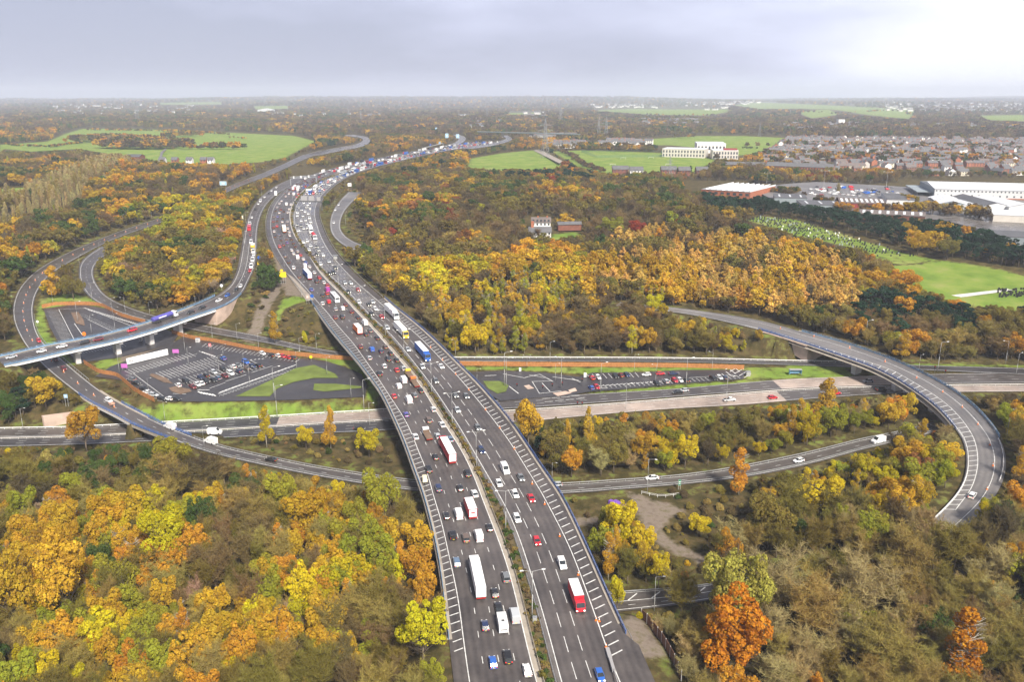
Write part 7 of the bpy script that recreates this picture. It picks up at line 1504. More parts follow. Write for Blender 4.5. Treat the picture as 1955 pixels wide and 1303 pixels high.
for x, y in [(1040,964),(1068.6,1025),(1104,1099),(1138,1186),(1144,1188),(1157,1237),(1016,925),(982,858),(954,818),(927,783),(895,745),(870,715),(845,688),(822,664)]:
    t, off = MW.at_px(x, y, 0); cone(MW, t, off, f"orange and white cone on the right hatched edge line {LMK(y, True)}", 'cones along the right hatching')
for x, y in [(1490,628),(1554,643),(1622,665),(1690,691),(1750,722),(1800,749),(1837,778),(1867,811),(1890,850),(1896,888),(1885,931)]: t, off = RAR.at_px(x, y, 0); cone(RAR, t, off, f"orange and white cone on the {'upper' if y < 700 else 'middle' if y < 800 else 'lower'} part of the right ramp", 'cones along the right ramp')
for i, t in enumerate(np.arange(20, ROA.len*.62, 18)): cone(ROA, t, float(mixo(ROA, .5)(t)), f"cone on the centre line of the left loop road, {'above' if t > 75 else 'below'} the ramp bridge", 'cones on the left loop road')
def crash_end():
    a, b = P(1158, 1238, 0), P(1174, 1296, 0); d = facing(a, b); m_ = MB(); L = float(np.linalg.norm((b-a)[:2])); m_.box((0, 0, .1), (L*.35, .9, .75)); m_.box((L*.4, 0, .1), (L*.45, .7, .7)); m_.box((L*.9, 0, .45), (L*.6, .16, .35)); tag(m_.build('crash_cushion', MT['board_back'], None, V((a*.75+b*.25)), d), 'long dark grey crash cushion at the start of the hatching, bottom right', 'crash cushion')
crash_end()
def trailer_sign():
    t, off = MW.at_px(811, 921, 0); p = MW.pt(np.array([t]), np.array([off]))[0]; root = empty('signal_trailer', V(p), .2); tag(root, 'cream lighting trailer standing on the left hatched shoulder', 'trailer'); m_ = MB(); m_.box((0, 0, .5), (1.5, 2.6, 1.5), 0, 0, .9); m_.build('body', MT.get('cream_board') or mat('cream_board', (.8, .74, .5), .5), root)
    m_ = MB(); m_.tube((-.8, 0, .35), (.8, 0, .35), .35, .35, 8); m_.build('wheels', MT['tyre'], root); m_ = MB(); m_.box((0, -2.2, .35), (.3, 2, .2)); m_.build('tow_bar', MT['steel_dark'], root)
trailer_sign()
def cabinet(x, y, hp, sz, mt, label):
    p = P(x, y, hp); root = empty('cabinet', V(p)); tag(root, label, 'cabinet'); m_ = MB(); m_.box((0, 0, -.3), (sz[0], sz[1], sz[2]+.3)); m_.build('body', MT[mt], root); m_ = MB(); m_.box((0, -sz[1]/2-.02, .15), (sz[0]*.8, .04, sz[2]*.75)); m_.build('door', MT['lamp_grey'], root); m_ = MB(); m_.box((0, 0, sz[2]), (sz[0]*1.1, sz[1]*1.15, .08)); m_.build('lid', MT['galvanised'], root)
cabinet(1021, 1188, .2, (1.0, .8, 1.3), 'lamp_grey', 'grey cabinet in the planted central strip near the bottom'); cabinet(378, 653, -8, (1.8, 1.4, 1.8), 'white_sheet', 'white cabinet on the grass by the left timber fence'); cabinet(269, 651, -8, (1.3, 1.3, 2.2), 'white_sheet', 'white cabinet under the ramp bridge between two piers'); cabinet(1428, 717, -8, (1.8, 1.5, 1.8), 'lamp_grey', 'grey cabinet on the grass right of the yellow hatched bays'); cabinet(641, 495, 0, (3, 2, 2.4), 'steel_dark', 'dark roadside cabinet right of the motorway bend'); cabinet(1226, 1272, -4.1, (.9, .9, .5), 'steel_dark', 'dark square manhole-like box on the pale slab, bottom right'); cabinet(1246, 1284, -4.1, (1.4, 1.2, .4), 'steel_dark', 'larger dark box on the pale slab, bottom right')
def shelter():
    p = P(1518, 716, -8); root = empty('bus_shelter', V(p)); tag(root, 'glass bus shelter on the grass left of the right ramp pier', 'bus shelter')
    for n, c, d, mt in (('roof', (0, 0, 2.4), (5.5, 1.7, .14), 'lamp_grey'), ('back_panel', (0, .8, .3), (5.2, .06, 2.0), 'sign_lightblue'), ('side_panel', (-2.6, 0, .3), (.06, 1.5, 2.0), 'sign_lightblue'), ('side_panel', (2.6, 0, .3), (.06, 1.5, 2.0), 'sign_lightblue'), ('bench', (0, .5, .45), (4, .35, .08), 'steel_dark')): m_ = MB(); m_.box(c, d); m_.build(n, MT[mt], root)
    for x in (-2.6, 0, 2.6): m_ = MB(); m_.box((x, .84, -.1), (.1, .1, 2.5)); m_.build('post', MT['steel_dark'], root)
shelter()
def containers():
    for i, (x, y) in enumerate(((1178, 968), (1187, 968.5))):
        p = P(x, y, -8.3); p[2] = float(ground(p[0], p[1]))+.05; root = empty('container', V(p), R(-48)); tag(root, ('left' if i == 0 else 'right')+' one of two long purple containers on the scrub by the gravel track', 'container', 'purple containers'); m_ = MB(); m_.box((0, 0, 0), (6.5, 1.3, 1.3)); m_.build('body', MT['purple'], root)
        for k in range(12): m_ = MB(); m_.box((-3.0+k*.54, 0, 1.3), (.2, 1.35, .08)); m_.build('rib', MT['purple'], root)
containers()
def traffic_light(x, y, hp, label):
    p = P(x, y, hp); root = empty('traffic_light', V(p)); tag(root, label, 'traffic light', 'traffic lights at the right junction'); m_ = MB(); m_.tube((0, 0, -.3), (0, 0, 3.4), .08); m_.build('pole', MT['steel_dark'], root); m_ = MB(); m_.box((0, -.15, 2.4), (.55, .35, 1.4)); m_.build('signal_head', MT['black'], root); m_ = MB(); m_.tube((0, -.34, 3.5), (0, -.36, 3.5), .13); m_.build('lamp', MT['tail_lit'], root)
for x, y, d in [(987,748,'nearest the bridge'),(1054,748,'in the middle of the junction'),(1073,745,'beside the pale pink pavement'),(1102,783,'by the pale lower carriageway'),(1111,784,'right of its neighbour by the lower carriageway'),(1036,752,'on the stop line'),(1111,738,'by the car park entrance'),(1783,714,'beyond the right ramp'),(1803,722,'beyond the right ramp near the shrubs')]: traffic_light(x, y, float(np.interp(y, [735, 750, 785], [-8, -8.2, -9.5])), f'dark traffic light {d}')
def person(x, y, hp, jacket, label):
    """standing figure: skinned skeleton"""
    p = P(x, y, hp); vs = [(0, 0, .95), (0, 0, 1.2), (0, 0, 1.42), (0, 0, 1.55), (0, .02, 1.68), (.10, 0, .9), (.11, .03, .5), (.11, 0, .06), (-.10, 0, .9), (-.12, -.03, .5), (-.12, 0, .06), (.2, 0, 1.4), (.26, 0, 1.12), (.25, .08, .88), (-.2, 0, 1.4), (-.26, 0, 1.12), (-.25, .08, .88), (.11, .16, .04), (-.12, .16, .04)]
    es = [(0, 1), (1, 2), (2, 3), (3, 4), (0, 5), (5, 6), (6, 7), (0, 8), (8, 9), (9, 10), (2, 11), (11, 12), (12, 13), (2, 14), (14, 15), (15, 16), (7, 17), (10, 18)]; rr = [.15, .15, .16, .06, .105, .1, .07, .05, .1, .07, .05, .07, .05, .04, .07, .05, .04, .04, .04]
    me = bpy.data.meshes.new('person'); me.from_pydata(vs, es, []); me.materials.append(MT[jacket]); o = link('person', me, None, V(p), .4); md = o.modifiers.new('s', 'SKIN')
    for i, r_ in enumerate(rr): me.skin_vertices[0].data[i].radius = (r_, r_)
    me.skin_vertices[0].data[0].use_root = True; o.modifiers.new('u', 'SUBSURF').levels = 1; tag(o, label, 'person')
# ------------------------------------------------------------------ buildings
mat('brick', (.36, .13, .07), .9, var=.2, vscale=.5); mat('brick_dark', (.20, .08, .055), .9, var=.2, vscale=.5); mat('render_white', (.78, .76, .72), .8, var=.06, vscale=.2); mat('roof_slate', (.125, .125, .13), .75, var=.2, vscale=.3); mat('roof_brown', (.15, .125, .115), .8, var=.2, vscale=.3)
mat('roof_white', (.66, .68, .70), .45, var=.05, vscale=.08); mat('clad_grey', (.26, .30, .32), .5, var=.08, vscale=.1); mat('clad_white', (.60, .61, .61), .5, var=.06, vscale=.1); mat('clad_red', (.25, .035, .03), .6); mat('roof_dark', (.10, .10, .105), .6, var=.2, vscale=.08); mat('window_dark', (.05, .06, .07), .15, .6); mat('stone_cream', (.60, .56, .50), .8, var=.08, vscale=.2)
mat('house_wall', objcol=True, rough=.85)
def shed(name, fl, fr, back, eave, ridge, wall, roof, label, gable='x', rooflights=0, wins=None, hp=0, door=None, cat='building', flat=False, wcol='window_dark', band=None):
    """rectangular building: front-left and front-right base pixels, depth in metres"""
    a, b = P(*fl, hp), P(*fr, hp); L = float(np.linalg.norm((b-a)[:2])); rz = facing(a, b); root = empty(name, V((a[0], a[1], min(a[2], b[2]))), rz); tag(root, label, cat); D = back; e, r_ = eave, ridge; base = -2.0
    w_ = MB()
    if flat or gable == 'n': w_.box((L/2, D/2, base), (L, D, e-base))
    elif gable == 'x':     # ridge runs along x, gables at the ends
        pr = [(0, base), (D, base), (D, e), (D/2, r_), (0, e)]
        w_.v += [(0, y, z) for y, z in pr]+[(L, y, z) for y, z in pr]; w_.f += [(4, 3, 2, 1, 0), (5, 6, 7, 8, 9), (0, 1, 6, 5), (1, 2, 7, 6), (9, 4, 0, 5)]; w_.m += [0]*5
    else:
        pr = [(0, base), (L, base), (L, e), (L/2, r_), (0, e)]
        w_.v += [(x, 0, z) for x, z in pr]+[(x, D, z) for x, z in pr]; w_.f += [(0, 1, 2, 3, 4), (9, 8, 7, 6, 5), (1, 6, 7, 2), (5, 0, 4, 9)]; w_.m += [0]*4
    w_.build('wall', MT[wall], root); q = MB(); o = .5
    if flat: q.box((L/2, D/2, e), (L+o, D+o, .4)); 
    elif gable == 'x': q.quad((-o, -o, e-.1), (L+o, -o, e-.1), (L+o, D/2, r_+.12), (-o, D/2, r_+.12)); q.quad((L+o, D+o, e-.1), (-o, D+o, e-.1), (-o, D/2, r_+.12), (L+o, D/2, r_+.12)); q.quad((-o, -o, e-.5), (L+o, -o, e-.5), (L+o, -o, e-.1), (-o, -o, e-.1))
    else: q.quad((-o, -o, e-.1), (L/2, -o, r_+.12), (L/2, D+o, r_+.12), (-o, D+o, e-.1)); q.quad((L/2, -o, r_+.12), (L+o, -o, e-.1), (L+o, D+o, e-.1), (L/2, D+o, r_+.12))
    rf = q.build('roof', MT[roof], root)
    for i in range(rooflights):
        m_ = MB(); x = L*(i+.5)/rooflights
        if gable == 'x' and not flat: m_.quad((x-1, D*.08, e+(r_-e)*.16+.1), (x+1, D*.08, e+(r_-e)*.16+.1), (x+1, D*.42, e+(r_-e)*.84+.2), (x-1, D*.42, e+(r_-e)*.84+.2))
        else: m_.box((x, D*.5, e+.4), (1.4, D*.5, .25))
        m_.build('rooflight', MT['roof_white'], rf)
    for (n, z, ww, hh, m0) in (wins or []):
        for i in range(n): m_ = MB(); m_.box((L*(i+.5)/n, -.03, z), (ww, .12, hh)); m_.build('window', MT[m0], root)
    return root, L
def wlong():
    r, L = shed('warehouse', (1783, 377), (2080, 386), 78, 9, 12, 'clad_white', 'roof_white', 'huge white-roofed warehouse at the right edge with small square windows', wins=[(40, 6.3, 1.2, 1.3, 'window_dark'), (22, 2.2, 1.4, 1.4, 'window_dark')])
    m_ = MB(); m_.box((L/2, -.06, -.5), (L, .2, 1.8)); m_.build('plinth', MT['brick'], r)
    m_ = MB(); m_.box((-.1, 39, -1), (.3, 77, 9.9)); m_.build('end_cladding', MT['clad_grey'], r); m_ = MB(); m_.box((-7, 42, 4.2), (14, 66, .6)); m_.build('canopy', MT['clad_grey'], r)
    for y in range(12, 74, 12): m_ = MB(); m_.box((-13, y, -1), (.5, .5, 5.2)); m_.build('canopy_post', MT['lamp_grey'], r)
wlong()
shed('industrial_unit', (1792, 402), (1843, 404), 55, 6, 8.5, 'clad_grey', 'roof_white', 'pale grey industrial unit with a white roof below the huge warehouse', 'y')
for i, (x0, x1, y0) in enumerate([(1832, 1880, 405), (1880, 1925, 404), (1925, 1985, 406)]): shed('industrial_unit', (x0, y0), (x1, y0+.5), 70, 5, 7.5, 'clad_white', ['roof_white', 'roof_dark', 'roof_white'][i], ['white gabled unit right of the pale grey industrial unit', 'dark-roofed unit among white units near the right edge', 'white unit cut by the right edge below the warehouse'][i], 'y', rooflights=0)
shed('industrial_unit', (1603, 397), (1690, 400), 40, 5, 7, 'clad_red', 'roof_brown', 'dark red shed with rows of white rooflights in the business park', rooflights=9)
shed('industrial_unit', (1692, 390), (1745, 392), 55, 5, 6.5, 'clad_white', 'roof_dark', 'dark-roofed unit right of the dark red shed', 'x')
for i, (x0, x1, y0) in enumerate([(1478, 1540, 387), (1530, 1612, 401)]): shed('industrial_unit', (x0, y0), (x1, y0+2), 34, 4.5, 5.2, 'clad_grey', 'roof_dark', ['flat dark-roofed unit behind the left end of the pines', 'flat dark-roofed unit with white strips, in front of its twin'][i], flat=True, rooflights=3)
shed('industrial_unit', (1640, 417), (1765, 424), 22, 4.5, 6.5, 'brick_dark', 'roof_brown', 'long low brown building behind the middle of the pines', rooflights=8)
shed('industrial_unit', (1870, 462), (1990, 470), 30, 5, 6, 'clad_grey', 'roof_dark', 'dark flat building in the right edge behind the pines', flat=True); shed('industrial_unit', (1895, 423), (1990, 428), 22, 5.5, 6, 'stone_cream', 'roof_white', 'cream flat building in the yard at the right edge', flat=True); shed('industrial_unit', (1885, 412), (1925, 414), 16, 3.5, 4.5, 'clad_white', 'roof_white', 'small white hall in the yard below the white units')
def saw():
    a, b = P(1338, 371, 0), P(1432, 378, 0); L = float(np.linalg.norm((b-a)[:2])); root = empty('factory', V((a[0], a[1], a[2])), facing(a, b)); tag(root, 'long low factory with a bright white saw-tooth roof left of the pines', 'building'); m_ = MB(); m_.box((L/2, 36, -2), (L, 72, 7)); m_.build('wall', MT['brick'], root); n = 9
    for i in range(n):
        x0, x1 = L*i/n, L*(i+1)/n; m_ = MB(); m_.quad((x0, -.5, 5.05), (x1, -.5, 6.6), (x1, 73, 6.6), (x0, 73, 5.05)); m_.quad((x1, -.5, 6.6), (x1, -.5, 5.0), (x1, 73, 5.0), (x1, 73, 6.6)); m_.poly([(x0, -.5, 5.03), (x1, -.5, 5.03), (x1, -.5, 6.58)]); m_.build('roof_bay', MT['roof_white'], root)
    for i in range(8): m_ = MB(); m_.box((L*(i+.5)/8, -.05, 1), (3.4, .12, 2.4)); m_.build('door', MT['window_dark'], root)
saw()
def school():
    r, L = shed('school', (1264, 299), (1345, 301), 40, 12, 12, 'stone_cream', 'roof_white', 'large cream-white school block behind the sports field', flat=True, wins=[(14, 1, 2.2, 3.4, 'window_dark'), (14, 6.5, 2.2, 3.6, 'window_dark')])
    r2, L2 = shed('school_wing', (1360, 303), (1409, 303.5), 45, 12, 12, 'stone_cream', 'roof_white', 'cream-white school wing right of the main school block', flat=True, wins=[(9, 1, 2.2, 3.4, 'window_dark'), (9, 6.5, 2.2, 3.6, 'window_dark')])
    shed('school_wing', (1330, 292), (1385, 292.5), 60, 15, 15, 'render_white', 'roof_white', 'taller white school wing rising between the two front blocks', flat=True, wins=[(8, 5, 3, 6, 'window_dark')]); m_ = MB(); m_.box((L2*.7, 10, 12.4), (20, 8, 2.6)); m_.build('roof_box', MT['clad_red'], r2)
    shed('hall', (1385, 323), (1460, 324), 14, 6, 9, 'brick_dark', 'roof_slate', 'long dark brick terrace with white gables below the school', wins=[(12, 2, 2, 2.5, 'render_white')]); shed('apartment_block', (1462, 328), (1590, 333), 13, 8, 12, 'brick', 'roof_slate', 'long red brick apartment block with slate roof left of the car yard', wins=[(24, 1.5, 1.6, 1.8, 'window_dark'), (24, 5, 1.6, 1.6, 'window_dark')])
school()
def mansion():
    r, L = shed('house', (1015, 433), (1051, 433), 10, 3.6, 6.6, 'render_white', 'roof_brown', 'old white gabled house hidden in the central wood, upper of two', wins=[(5, 1, 1.3, 1.6, 'window_dark'), (5, 4, 1.3, 1.4, 'window_dark')])
    for x in (5, 12): m_ = MB(); m_.box((x, 5, 5.6), (1.1, 1.1, 2)); m_.build('chimney', MT['brick'], r)
    r, L = shed('house', (1010, 451), (1052, 451), 10, 3, 6, 'render_white', 'roof_slate', 'slate-roofed white house with tall orange chimney in the central wood', wins=[(6, 1, 1.3, 1.6, 'window_dark')]); m_ = MB(); m_.box((2.5, 5, 5), (2, 2, 5)); m_.build('chimney', MT['brick'], r)
    shed('outbuilding', (1066, 436), (1110, 435), 6, 3, 4.5, 'brick_dark', 'roof_slate', 'long low outbuilding beside the small lawn in the central wood'); shed('barn', (238, 306), (266, 306), 22, 5, 8, 'brick_dark', 'roof_dark', 'dark-roofed barn at the foot of the big left meadow'); shed('factory', (492, 218), (520, 218), 60, 22, 28, 'clad_white', 'roof_white', 'distant white factory on the left skyline', 'y'); shed('factory', (520, 221), (542, 221), 60, 10, 14, 'clad_white', 'roof_white', 'lower white hall right of the distant white factory'); shed('tower_block', (1600, 243), (1612, 243), 18, 22, 22, 'render_white', 'roof_white', 'distant white tower block above the housing estate', flat=True)
    for i, x in enumerate((303, 327, 355, 382, 396)): shed('house', (x, 312), (x+11, 312), 9, 5, 8.5, 'brick' if i % 2 else 'render_white', 'roof_slate', f"{['first', 'second', 'third', 'fourth', 'fifth'][i]} house from the left in the row below the big left meadow", wins=[(2, 2.8, 1.6, 1.5, 'window_dark')])
mansion()
for i, (x0, x1, y0) in enumerate([(1170, 1200, 331), (1203, 1228, 333), (1263, 1292, 332), (1296, 1318, 333), (1330, 1352, 333)]): shed('house', (x0, y0), (x1, y0), 11, 5, 9, 'render_white' if i == 1 else 'brick_dark', 'roof_slate', f"{['first', 'second, white-walled', 'third', 'fourth', 'fifth'][i]} house from the left in the row below the sports field", wins=[(4, 2.6, 1.5, 1.4, 'window_dark')])
# ---- the estate on the right: terraces and semis in rows
def house_mesh(k):
    L, D, e, r_ = [(9.5, 8.5, 5.2, 8.2), (14, 8.5, 5.2, 8.4), (22, 8.5, 5.4, 8.6), (9, 9, 3.0, 6.2)][k]; m_ = MB(); m_.v += [(-L/2, y, z) for y, z in ((-D/2, -1.5), (D/2, -1.5), (D/2, e), (0, r_), (-D/2, e))]+[(L/2, y, z) for y, z in ((-D/2, -1.5), (D/2, -1.5), (D/2, e), (0, r_), (-D/2, e))]
    m_.f += [(4, 3, 2, 1, 0), (5, 6, 7, 8, 9), (1, 2, 7, 6), (9, 4, 0, 5)]; m_.m += [0]*4
    for s in (-1, 1): m_.quad((-L/2-.3, s*(D/2+.4), e-.15), (L/2+.3, s*(D/2+.4), e-.15), (L/2+.3, 0, r_+.1), (-L/2-.3, 0, r_+.1), 1)
    for x in ((-L*.36, L*.36) if k else (L*.36,)): m_.box((x, .6, r_-.8), (.9, .7, 2.0), 2)
    n = max(2, int(L/3.4))
    for i in range(n):
        for z in ((.9, 3.4) if e > 4 else (.9,)):
            for s in (-1, 1): m_.box((-L/2+L*(i+.5)/n, s*(D/2+.02), z), (1.5, .08, 1.25), 3)
    return m_
HMB = [house_mesh(k) for k in range(4)]; HM = [[h.mesh('house', [MT['house_wall'], MT[rm], MT['brick'], MT['window_dark']]) for rm in ('roof_slate', 'roof_brown')] for h in HMB]
WC = dict(white=(.80, .79, .76), cream=(.66, .6, .48), brick=(.36, .14, .08), brown=(.22, .12, .085), pale=(.55, .5, .46))
EST = []
def estate():
    sp = []; poly = [(1502, 264), (1955, 268), (2010, 275), (2010, 335), (1810, 338), (1600, 330), (1500, 330), (1455, 320), (1470, 290)]; Y = 900
    while Y < 2300:
        row = 26; X = 250
        ang = .25*math.sin(Y*.013)
        while X < 1600:
            k = int(rng.choice(4, p=[.35, .35, .2, .1])); L = [9.5, 14, 22, 9][k]; y = Y+(X-600)*math.tan(ang)*.25+rng.uniform(-2, 2); z = float(ground(X, y)); px, py = proj(np.array([X, y, z]))
            if pip(px, py, poly) and not (1690 < px < 1760 and py > 330): sp.append((float(py), X, y, z, k, ang*.25+rng.normal()*.12+(1.57 if rng.random() < .22 else 0), float(px)))
            X += L+rng.choice([4, 8, 18, 34])
        Y += row
    sp.sort(key=lambda q: -q[0]); EST[:] = sp; names = {'white': 'white-walled', 'cream': 'cream', 'brick': 'red brick', 'brown': 'brown brick', 'pale': 'pale rendered'}; KN = ['semi-detached house', 'pair of houses', 'terrace', 'bungalow']
    rest = MB(); mats = [MT['render_white'], MT['roof_slate'], MT['brick'], MT['window_dark'], MT['roof_brown']]
    for i, (py, X, y, z, k, rz, px) in enumerate(sp):
        c = str(rng.choice(list(WC), p=[.42, .1, .26, .1, .12] if py < 295 else [.22, .1, .42, .16, .1])); rm = int(rng.random() < .2)
        if i < 275:
            o = link('house', HM[k][rm], None, (X, y, z), rz); o.color = (*WC[c], 1); a = 'nearest rows of the estate' if py > 322 else 'front part of the estate' if py > 312 else 'middle of the estate'; b = 'left end' if px < 1560 else 'left of the warehouse' if px < 1700 else 'above the warehouse' if px < 1850 else 'right edge'
            tag(o, f"{names[c]} {KN[k].replace('semi-detached house', 'house')}, {'brown' if rm else 'grey'} roof, {a}, {b}", 'house', 'houses of the right hand estate')
        else:
            m_ = HMB[k]; n = len(rest.v); ca, sa = math.cos(rz), math.sin(rz); rest.v += [(X+v[0]*ca-v[1]*sa, y+v[0]*sa+v[1]*ca, z+v[2]) for v in m_.v]; rest.f += [tuple(n+q for q in f) for f in m_.f]; wall = {'white': 0, 'cream': 0, 'pale': 0}.get(c, 2); rest.m += [(wall if q == 0 else (4 if rm else 1) if q == 1 else q) for q in m_.m]
    # scattered far hamlets
    for x0, x1, y0, y1, n in [(95, 370, 204, 222, 45), (1130, 1260, 200, 207, 40), (1300, 1400, 198, 203, 24), (1225, 1330, 234, 242, 34), (1690, 1955, 199, 218, 90), (1000, 1060, 215, 235, 16), (1400, 1450, 196, 202, 14), (1490, 1640, 240, 250, 26), (880, 960, 225, 250, 14), (1150, 1240, 274, 283, 26), (1050, 1120, 278, 286, 20), (1010, 1100, 262, 268, 8), (1680, 1955, 240, 250, 16), (1340, 1400, 212, 216, 6), (560, 800, 222, 226, 12)]:
        for _ in range(n):
            p = P(rng.uniform(x0, x1), rng.uniform(y0, y1), 0); gz = float(ground(p[0], p[1])); s = 1.0+p[1]/14000.; k = int(rng.integers(0, 3)); m_ = HMB[k]; rz = rng.uniform(-.5, .5); nn = len(rest.v); ca, sa = math.cos(rz)*s, math.sin(rz)*s; rest.v += [(p[0]+v[0]*ca-v[1]*sa, p[1]+v[0]*sa+v[1]*ca, gz+v[2]*s+p[1]*.002) for v in m_.v]; rest.f += [tuple(nn+q for q in f) for f in m_.f]; rest.m += [(0 if q == 0 else 1 if q == 1 else q) for q in m_.m]
    tag(rest.build('distant_houses', mats), 'far rows of small houses in the estate and hamlets towards the skyline', 'houses', kind='stuff'); print('houses', len(sp))
estate()
# ---- gravestones
def graves():
    m_ = MB(); mats = [MT['black'], MT['render_white'], MT['clad_grey']]; lo = P([q[0] for q in CEM], [q[1] for q in CEM], 0); x0, y0 = lo[:, :2].min(0); x1, y1 = lo[:, :2].max(0); wl = lo[:, :2]; y = y0
    while y < y1:
        x = x0
        while x < x1:
            X, Y = x+rng.uniform(-.4, .4), y+rng.uniform(-.3, .3)+x*.08
            if pip(X, Y, wl) and rng.random() < .5:
                z = float(ground(X, Y)); c = int(rng.choice(3, p=[.84, .04, .12])); h = rng.uniform(.9, 1.7); m_.box((X, Y, z-.1), (.95, .3, h), c, 0, .85)
            x += 2.2
        y += 4.2
    for _ in range(60):
        X, Y = P(rng.uniform(1905, 1955), rng.uniform(553, 568), -4.7)[:2]; m_.box((X, Y, float(ground(X, Y))-.1), (.9, .3, 1.3), 0)
    tag(m_.build('gravestones', mats), 'rows of dark and pale gravestones on the cemetery grass', 'gravestones', kind='stuff')
graves()
# ---- cars in the trade yard
yc = []
for i in range(75):
    p = P(rng.uniform(1545, 1715), rng.uniform(358, 376), .1); yc.append(p)
for i, p in enumerate(yc):
    c = ['white', 'white', 'silver', 'white', 'grey', 'blue', 'red', 'black'][i % 8]; k = [H_, V_, S_, H_, v_][i % 5]
    if any(np.linalg.norm((p-q)[:2]) < 4.2 for q in yc[:i]): continue
    px_, py_ = proj(p); vehicle(k, c, p+[0, 0, .05], (math.cos(.2+(i % 2)*3.1), math.sin(.2+(i % 2)*3.1)), f"{c} {k.replace('_', ' ')} in the business park yard, {'left' if px_ < 1600 else 'middle' if px_ < 1660 else 'right'} part, {'front' if py_ > 368 else 'back'} rows", 'vehicles in the business park yard', False)
# ------------------------------------------------------------------ pylons, masts, far bridge
def pylon_mesh():
    m_ = MB(); H = 44; w0, w1 = 4.2, .9; lv = [0, 9, 17, 24, 30, 36, H]; W_ = [w0, 3.2, 2.4, 1.7, 1.3, 1.1, .2]
    for i in range(6):
        for sx, sy in ((-1, -1), (1, -1), (1, 1), (-1, 1)): m_.tube((sx*W_[i], sy*W_[i], lv[i]), (sx*W_[i+1], sy*W_[i+1], lv[i+1]), .14, k=4)
        for (ax, ay), (bx, by) in (((-1, -1), (1, -1)), ((1, -1), (1, 1)), ((1, 1), (-1, 1)), ((-1, 1), (-1, -1))): m_.tube((ax*W_[i], ay*W_[i], lv[i]), (bx*W_[i+1], by*W_[i+1], lv[i+1]), .12, k=3); m_.tube((bx*W_[i], by*W_[i], lv[i]), (ax*W_[i+1], ay*W_[i+1], lv[i+1]), .12, k=3)
    b = MB()
    for z, l in ((24, 7.5), (30, 9), (36, 6.5)):
        for s in (-1, 1): b.tube((s*1, 0, z), (s*l, 0, z+.6), .17, k=4); b.tube((s*1, 0, z+2.4), (s*l, 0, z+.6), .14, k=4); b.tube((s*l, 0, z+.6), (s*l, 0, z-1.4), .12, k=4)
    mt = mat('pylon_steel', (.27, .28, .30), .5); return m_.mesh('lattice_mast', [mt]), b.mesh('cross_arms', [mt])
PYM = pylon_mesh()
for i, (x, yt, yb, d) in enumerate([(263.5,192,236,'large, above the big left meadow'),(469.5,200,219,'left of the distant white factory'),(665.5,201,227,'leftmost of the central skyline group'),(689.7,209,234,'low in the central skyline group'),(716.6,192,227,'tallest of the central skyline group'),(761,212,227,'small, right of the tallest central one'),(786,205,225,'rightmost of the central skyline group'),(1070,196,237,'above the left end of the far bridge'),(1143,222,262,'left one of a pair behind the sports field'),(1157,222,263,'right one of a pair behind the sports field'),(1040.6,226,300,'at the tip of the small left sports field'),(1278,298,342,'in the autumn trees below the school'),(1450,234,258,'at the edge of the field behind the school'),(930,196,228,'above the far left end of the bridge')]):
    b = P(x, yb, 0); gz = float(ground(b[0], b[1])); lo, hi = 5, 120
    for _ in range(25):
        m_ = (lo+hi)/2; _, y_ = proj(np.array([b[0], b[1], gz+m_])); lo, hi = (m_, hi) if y_ > yt else (lo, m_)
    s = lo/44; r = empty('pylon', (b[0], b[1], gz), .5+i*.3); r.scale = (s, s, s); tag(r, f'lattice electricity pylon {d}', 'pylon', 'electricity pylons'); link('lattice_mast', PYM[0], r); link('cross_arms', PYM[1], r)
for i, (x, yt, yb) in enumerate([(1463,330,357),(1572,326,362),(1691,328,365),(1660,345,362),(1515,335,356),(1282,330,352)]): lamp(x, yb, yt, 0, f"tall floodlight mast {['at the left of the trade yard','in the middle of the trade yard','beside the warehouse canopy','short, in the trade yard','near the yellow tree by the access road','in the trees above the white factory'][i]}", 'masts of the business park', True, 0, 'floodlight')
def farbridge():
    a, b = P(914, 262, 0), P(1105, 268, 0); L = float(np.linalg.norm((b-a)[:2])); root = empty('far_bridge', V(a), facing(a, b)); tag(root, 'long thin grey-green road bridge in the far middle distance', 'bridge'); m_ = MB(); m_.box((L/2, 0, 11), (L, 12, 1.6)); m_.build('deck', mat('green_steel', (.12, .17, .15), .6), root)
    m_ = MB(); m_.box((L/2, -6, 12.6), (L, .3, 1.1)); m_.build('parapet', MT['galvanised'], root)
    for i in range(6): m_ = MB(); m_.box((L*(i+.5)/6, 0, -3), (2, 8, 14)); m_.build('pier', MT['concrete'], root)
farbridge()
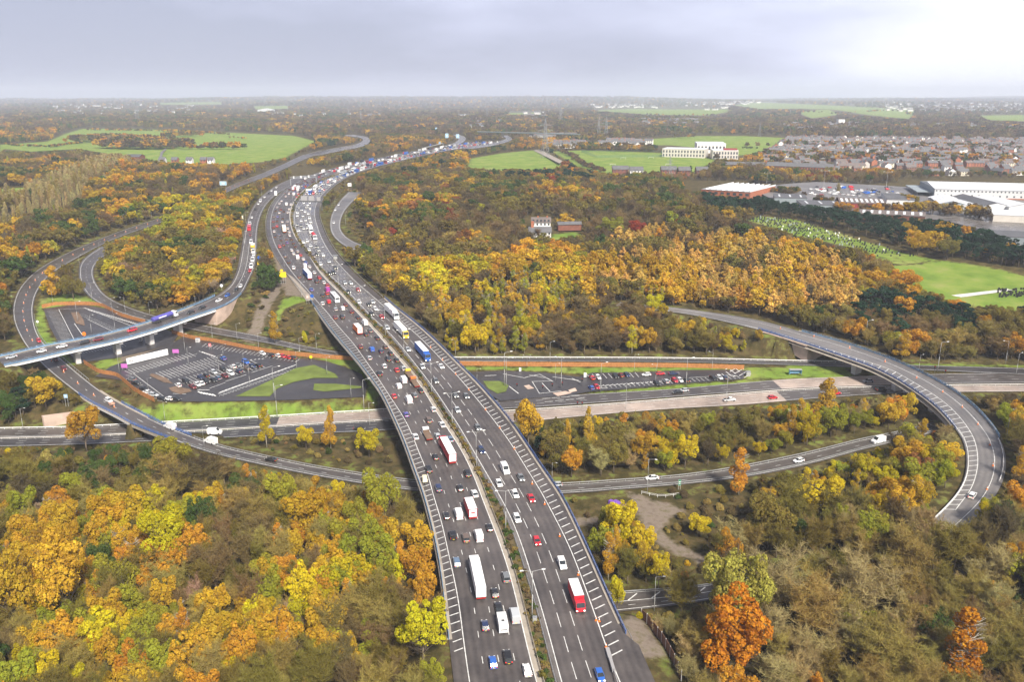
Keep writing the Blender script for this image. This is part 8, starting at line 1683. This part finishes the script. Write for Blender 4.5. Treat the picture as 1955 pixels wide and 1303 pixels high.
def goals():
    for i, (x, y) in enumerate([(1170,313),(1190,303),(1243,302),(1276,313)]):
        p = P(x, y, 0); gz = float(ground(p[0], p[1]))+.05; m_ = MB()
        for s in (-1, 1): m_.tube((s*3.66, 0, 0), (s*3.66, 0, 2.6), .12, k=5)
        m_.tube((-3.66, 0, 2.5), (3.66, 0, 2.5), .12, k=5); tag(m_.build('goal', MT['white_sheet'], None, (p[0], p[1], gz)), f"white goal frame on the {['near left','far left','far right','near right'][i]} of the sports field", 'goal')
    w_ = P([1110, 1262, 1268, 1140, 1110], [291, 291, 300, 301, 291], 0); m_ = MB()
    for i in range(4):
        a, b = w_[i], w_[i+1]; n = max(2, int(np.linalg.norm(b-a)/6))
        for k in range(n): p, q = a+(b-a)*k/n, a+(b-a)*(k+1)/n; gp, gq = float(ground(p[0], p[1])), float(ground(q[0], q[1])); m_.tube((p[0], p[1], gp), (p[0], p[1], gp+4), .12, k=4); [m_.tube((p[0], p[1], gp+z), (q[0], q[1], gq+z), .12, k=3) for z in (1, 2, 3, 4)]
    tag(m_.build('pitch_fence', mat('fence_green', (.03, .13, .10), .6)), 'green mesh fence around the caged pitch by the school', 'fence')
goals()
# ------------------------------------------------------------------ labels that still coincide: tell pairs and threes apart by distance
def dedupe():
    by = {}
    for o in scene.objects:
        if o.parent is None and 'label' in o and o.get('kind') is None: by.setdefault(o['label'], []).append(o)
    for lab, os_ in by.items():
        if len(os_) == 1: continue
        nn = len(lab.split()); os_.sort(key=lambda o: o.location.y)
        if not os_[0].get('group'):
            for o in os_: o['group'] = 'similar ones: '+' '.join(lab.split()[:4])
        if len(os_) == 2 and nn < 16: ws = ['nearer', 'farther']
        elif len(os_) == 3 and nn < 16: ws = ['nearest', 'middle', 'farthest']
        elif len(os_) == 4 and nn < 15: ws = ['nearest', 'second nearest', 'third nearest', 'farthest']
        else: continue
        for o, w2 in zip(os_, ws): o['label'] = w2+' '+lab
dedupe()
# ------------------------------------------------------------------ haze: one closed box of even, pale air
def haze():
    mb = MB(); mb.box((0, 8000, -30), (26000, 17400, 60+CZ+130)); mb.v = [(x, y, z if z > 0 else -40) for x, y, z in mb.v]
    m = bpy.data.materials.new('haze'); m.use_nodes = True; t = m.node_tree; t.nodes.clear(); o = t.nodes.new('ShaderNodeOutputMaterial'); p = t.nodes.new('ShaderNodeVolumePrincipled')
    p.inputs['Color'].default_value = (.78, .85, 1.0, 1); p.inputs['Density'].default_value = 1.05e-4; p.inputs['Anisotropy'].default_value = 0.0
    t.links.new(p.outputs[0], o.inputs['Volume']); ob = mb.build('haze', m); tag(ob, 'pale blue-grey haze over the far fields', 'haze', kind='stuff')
haze()
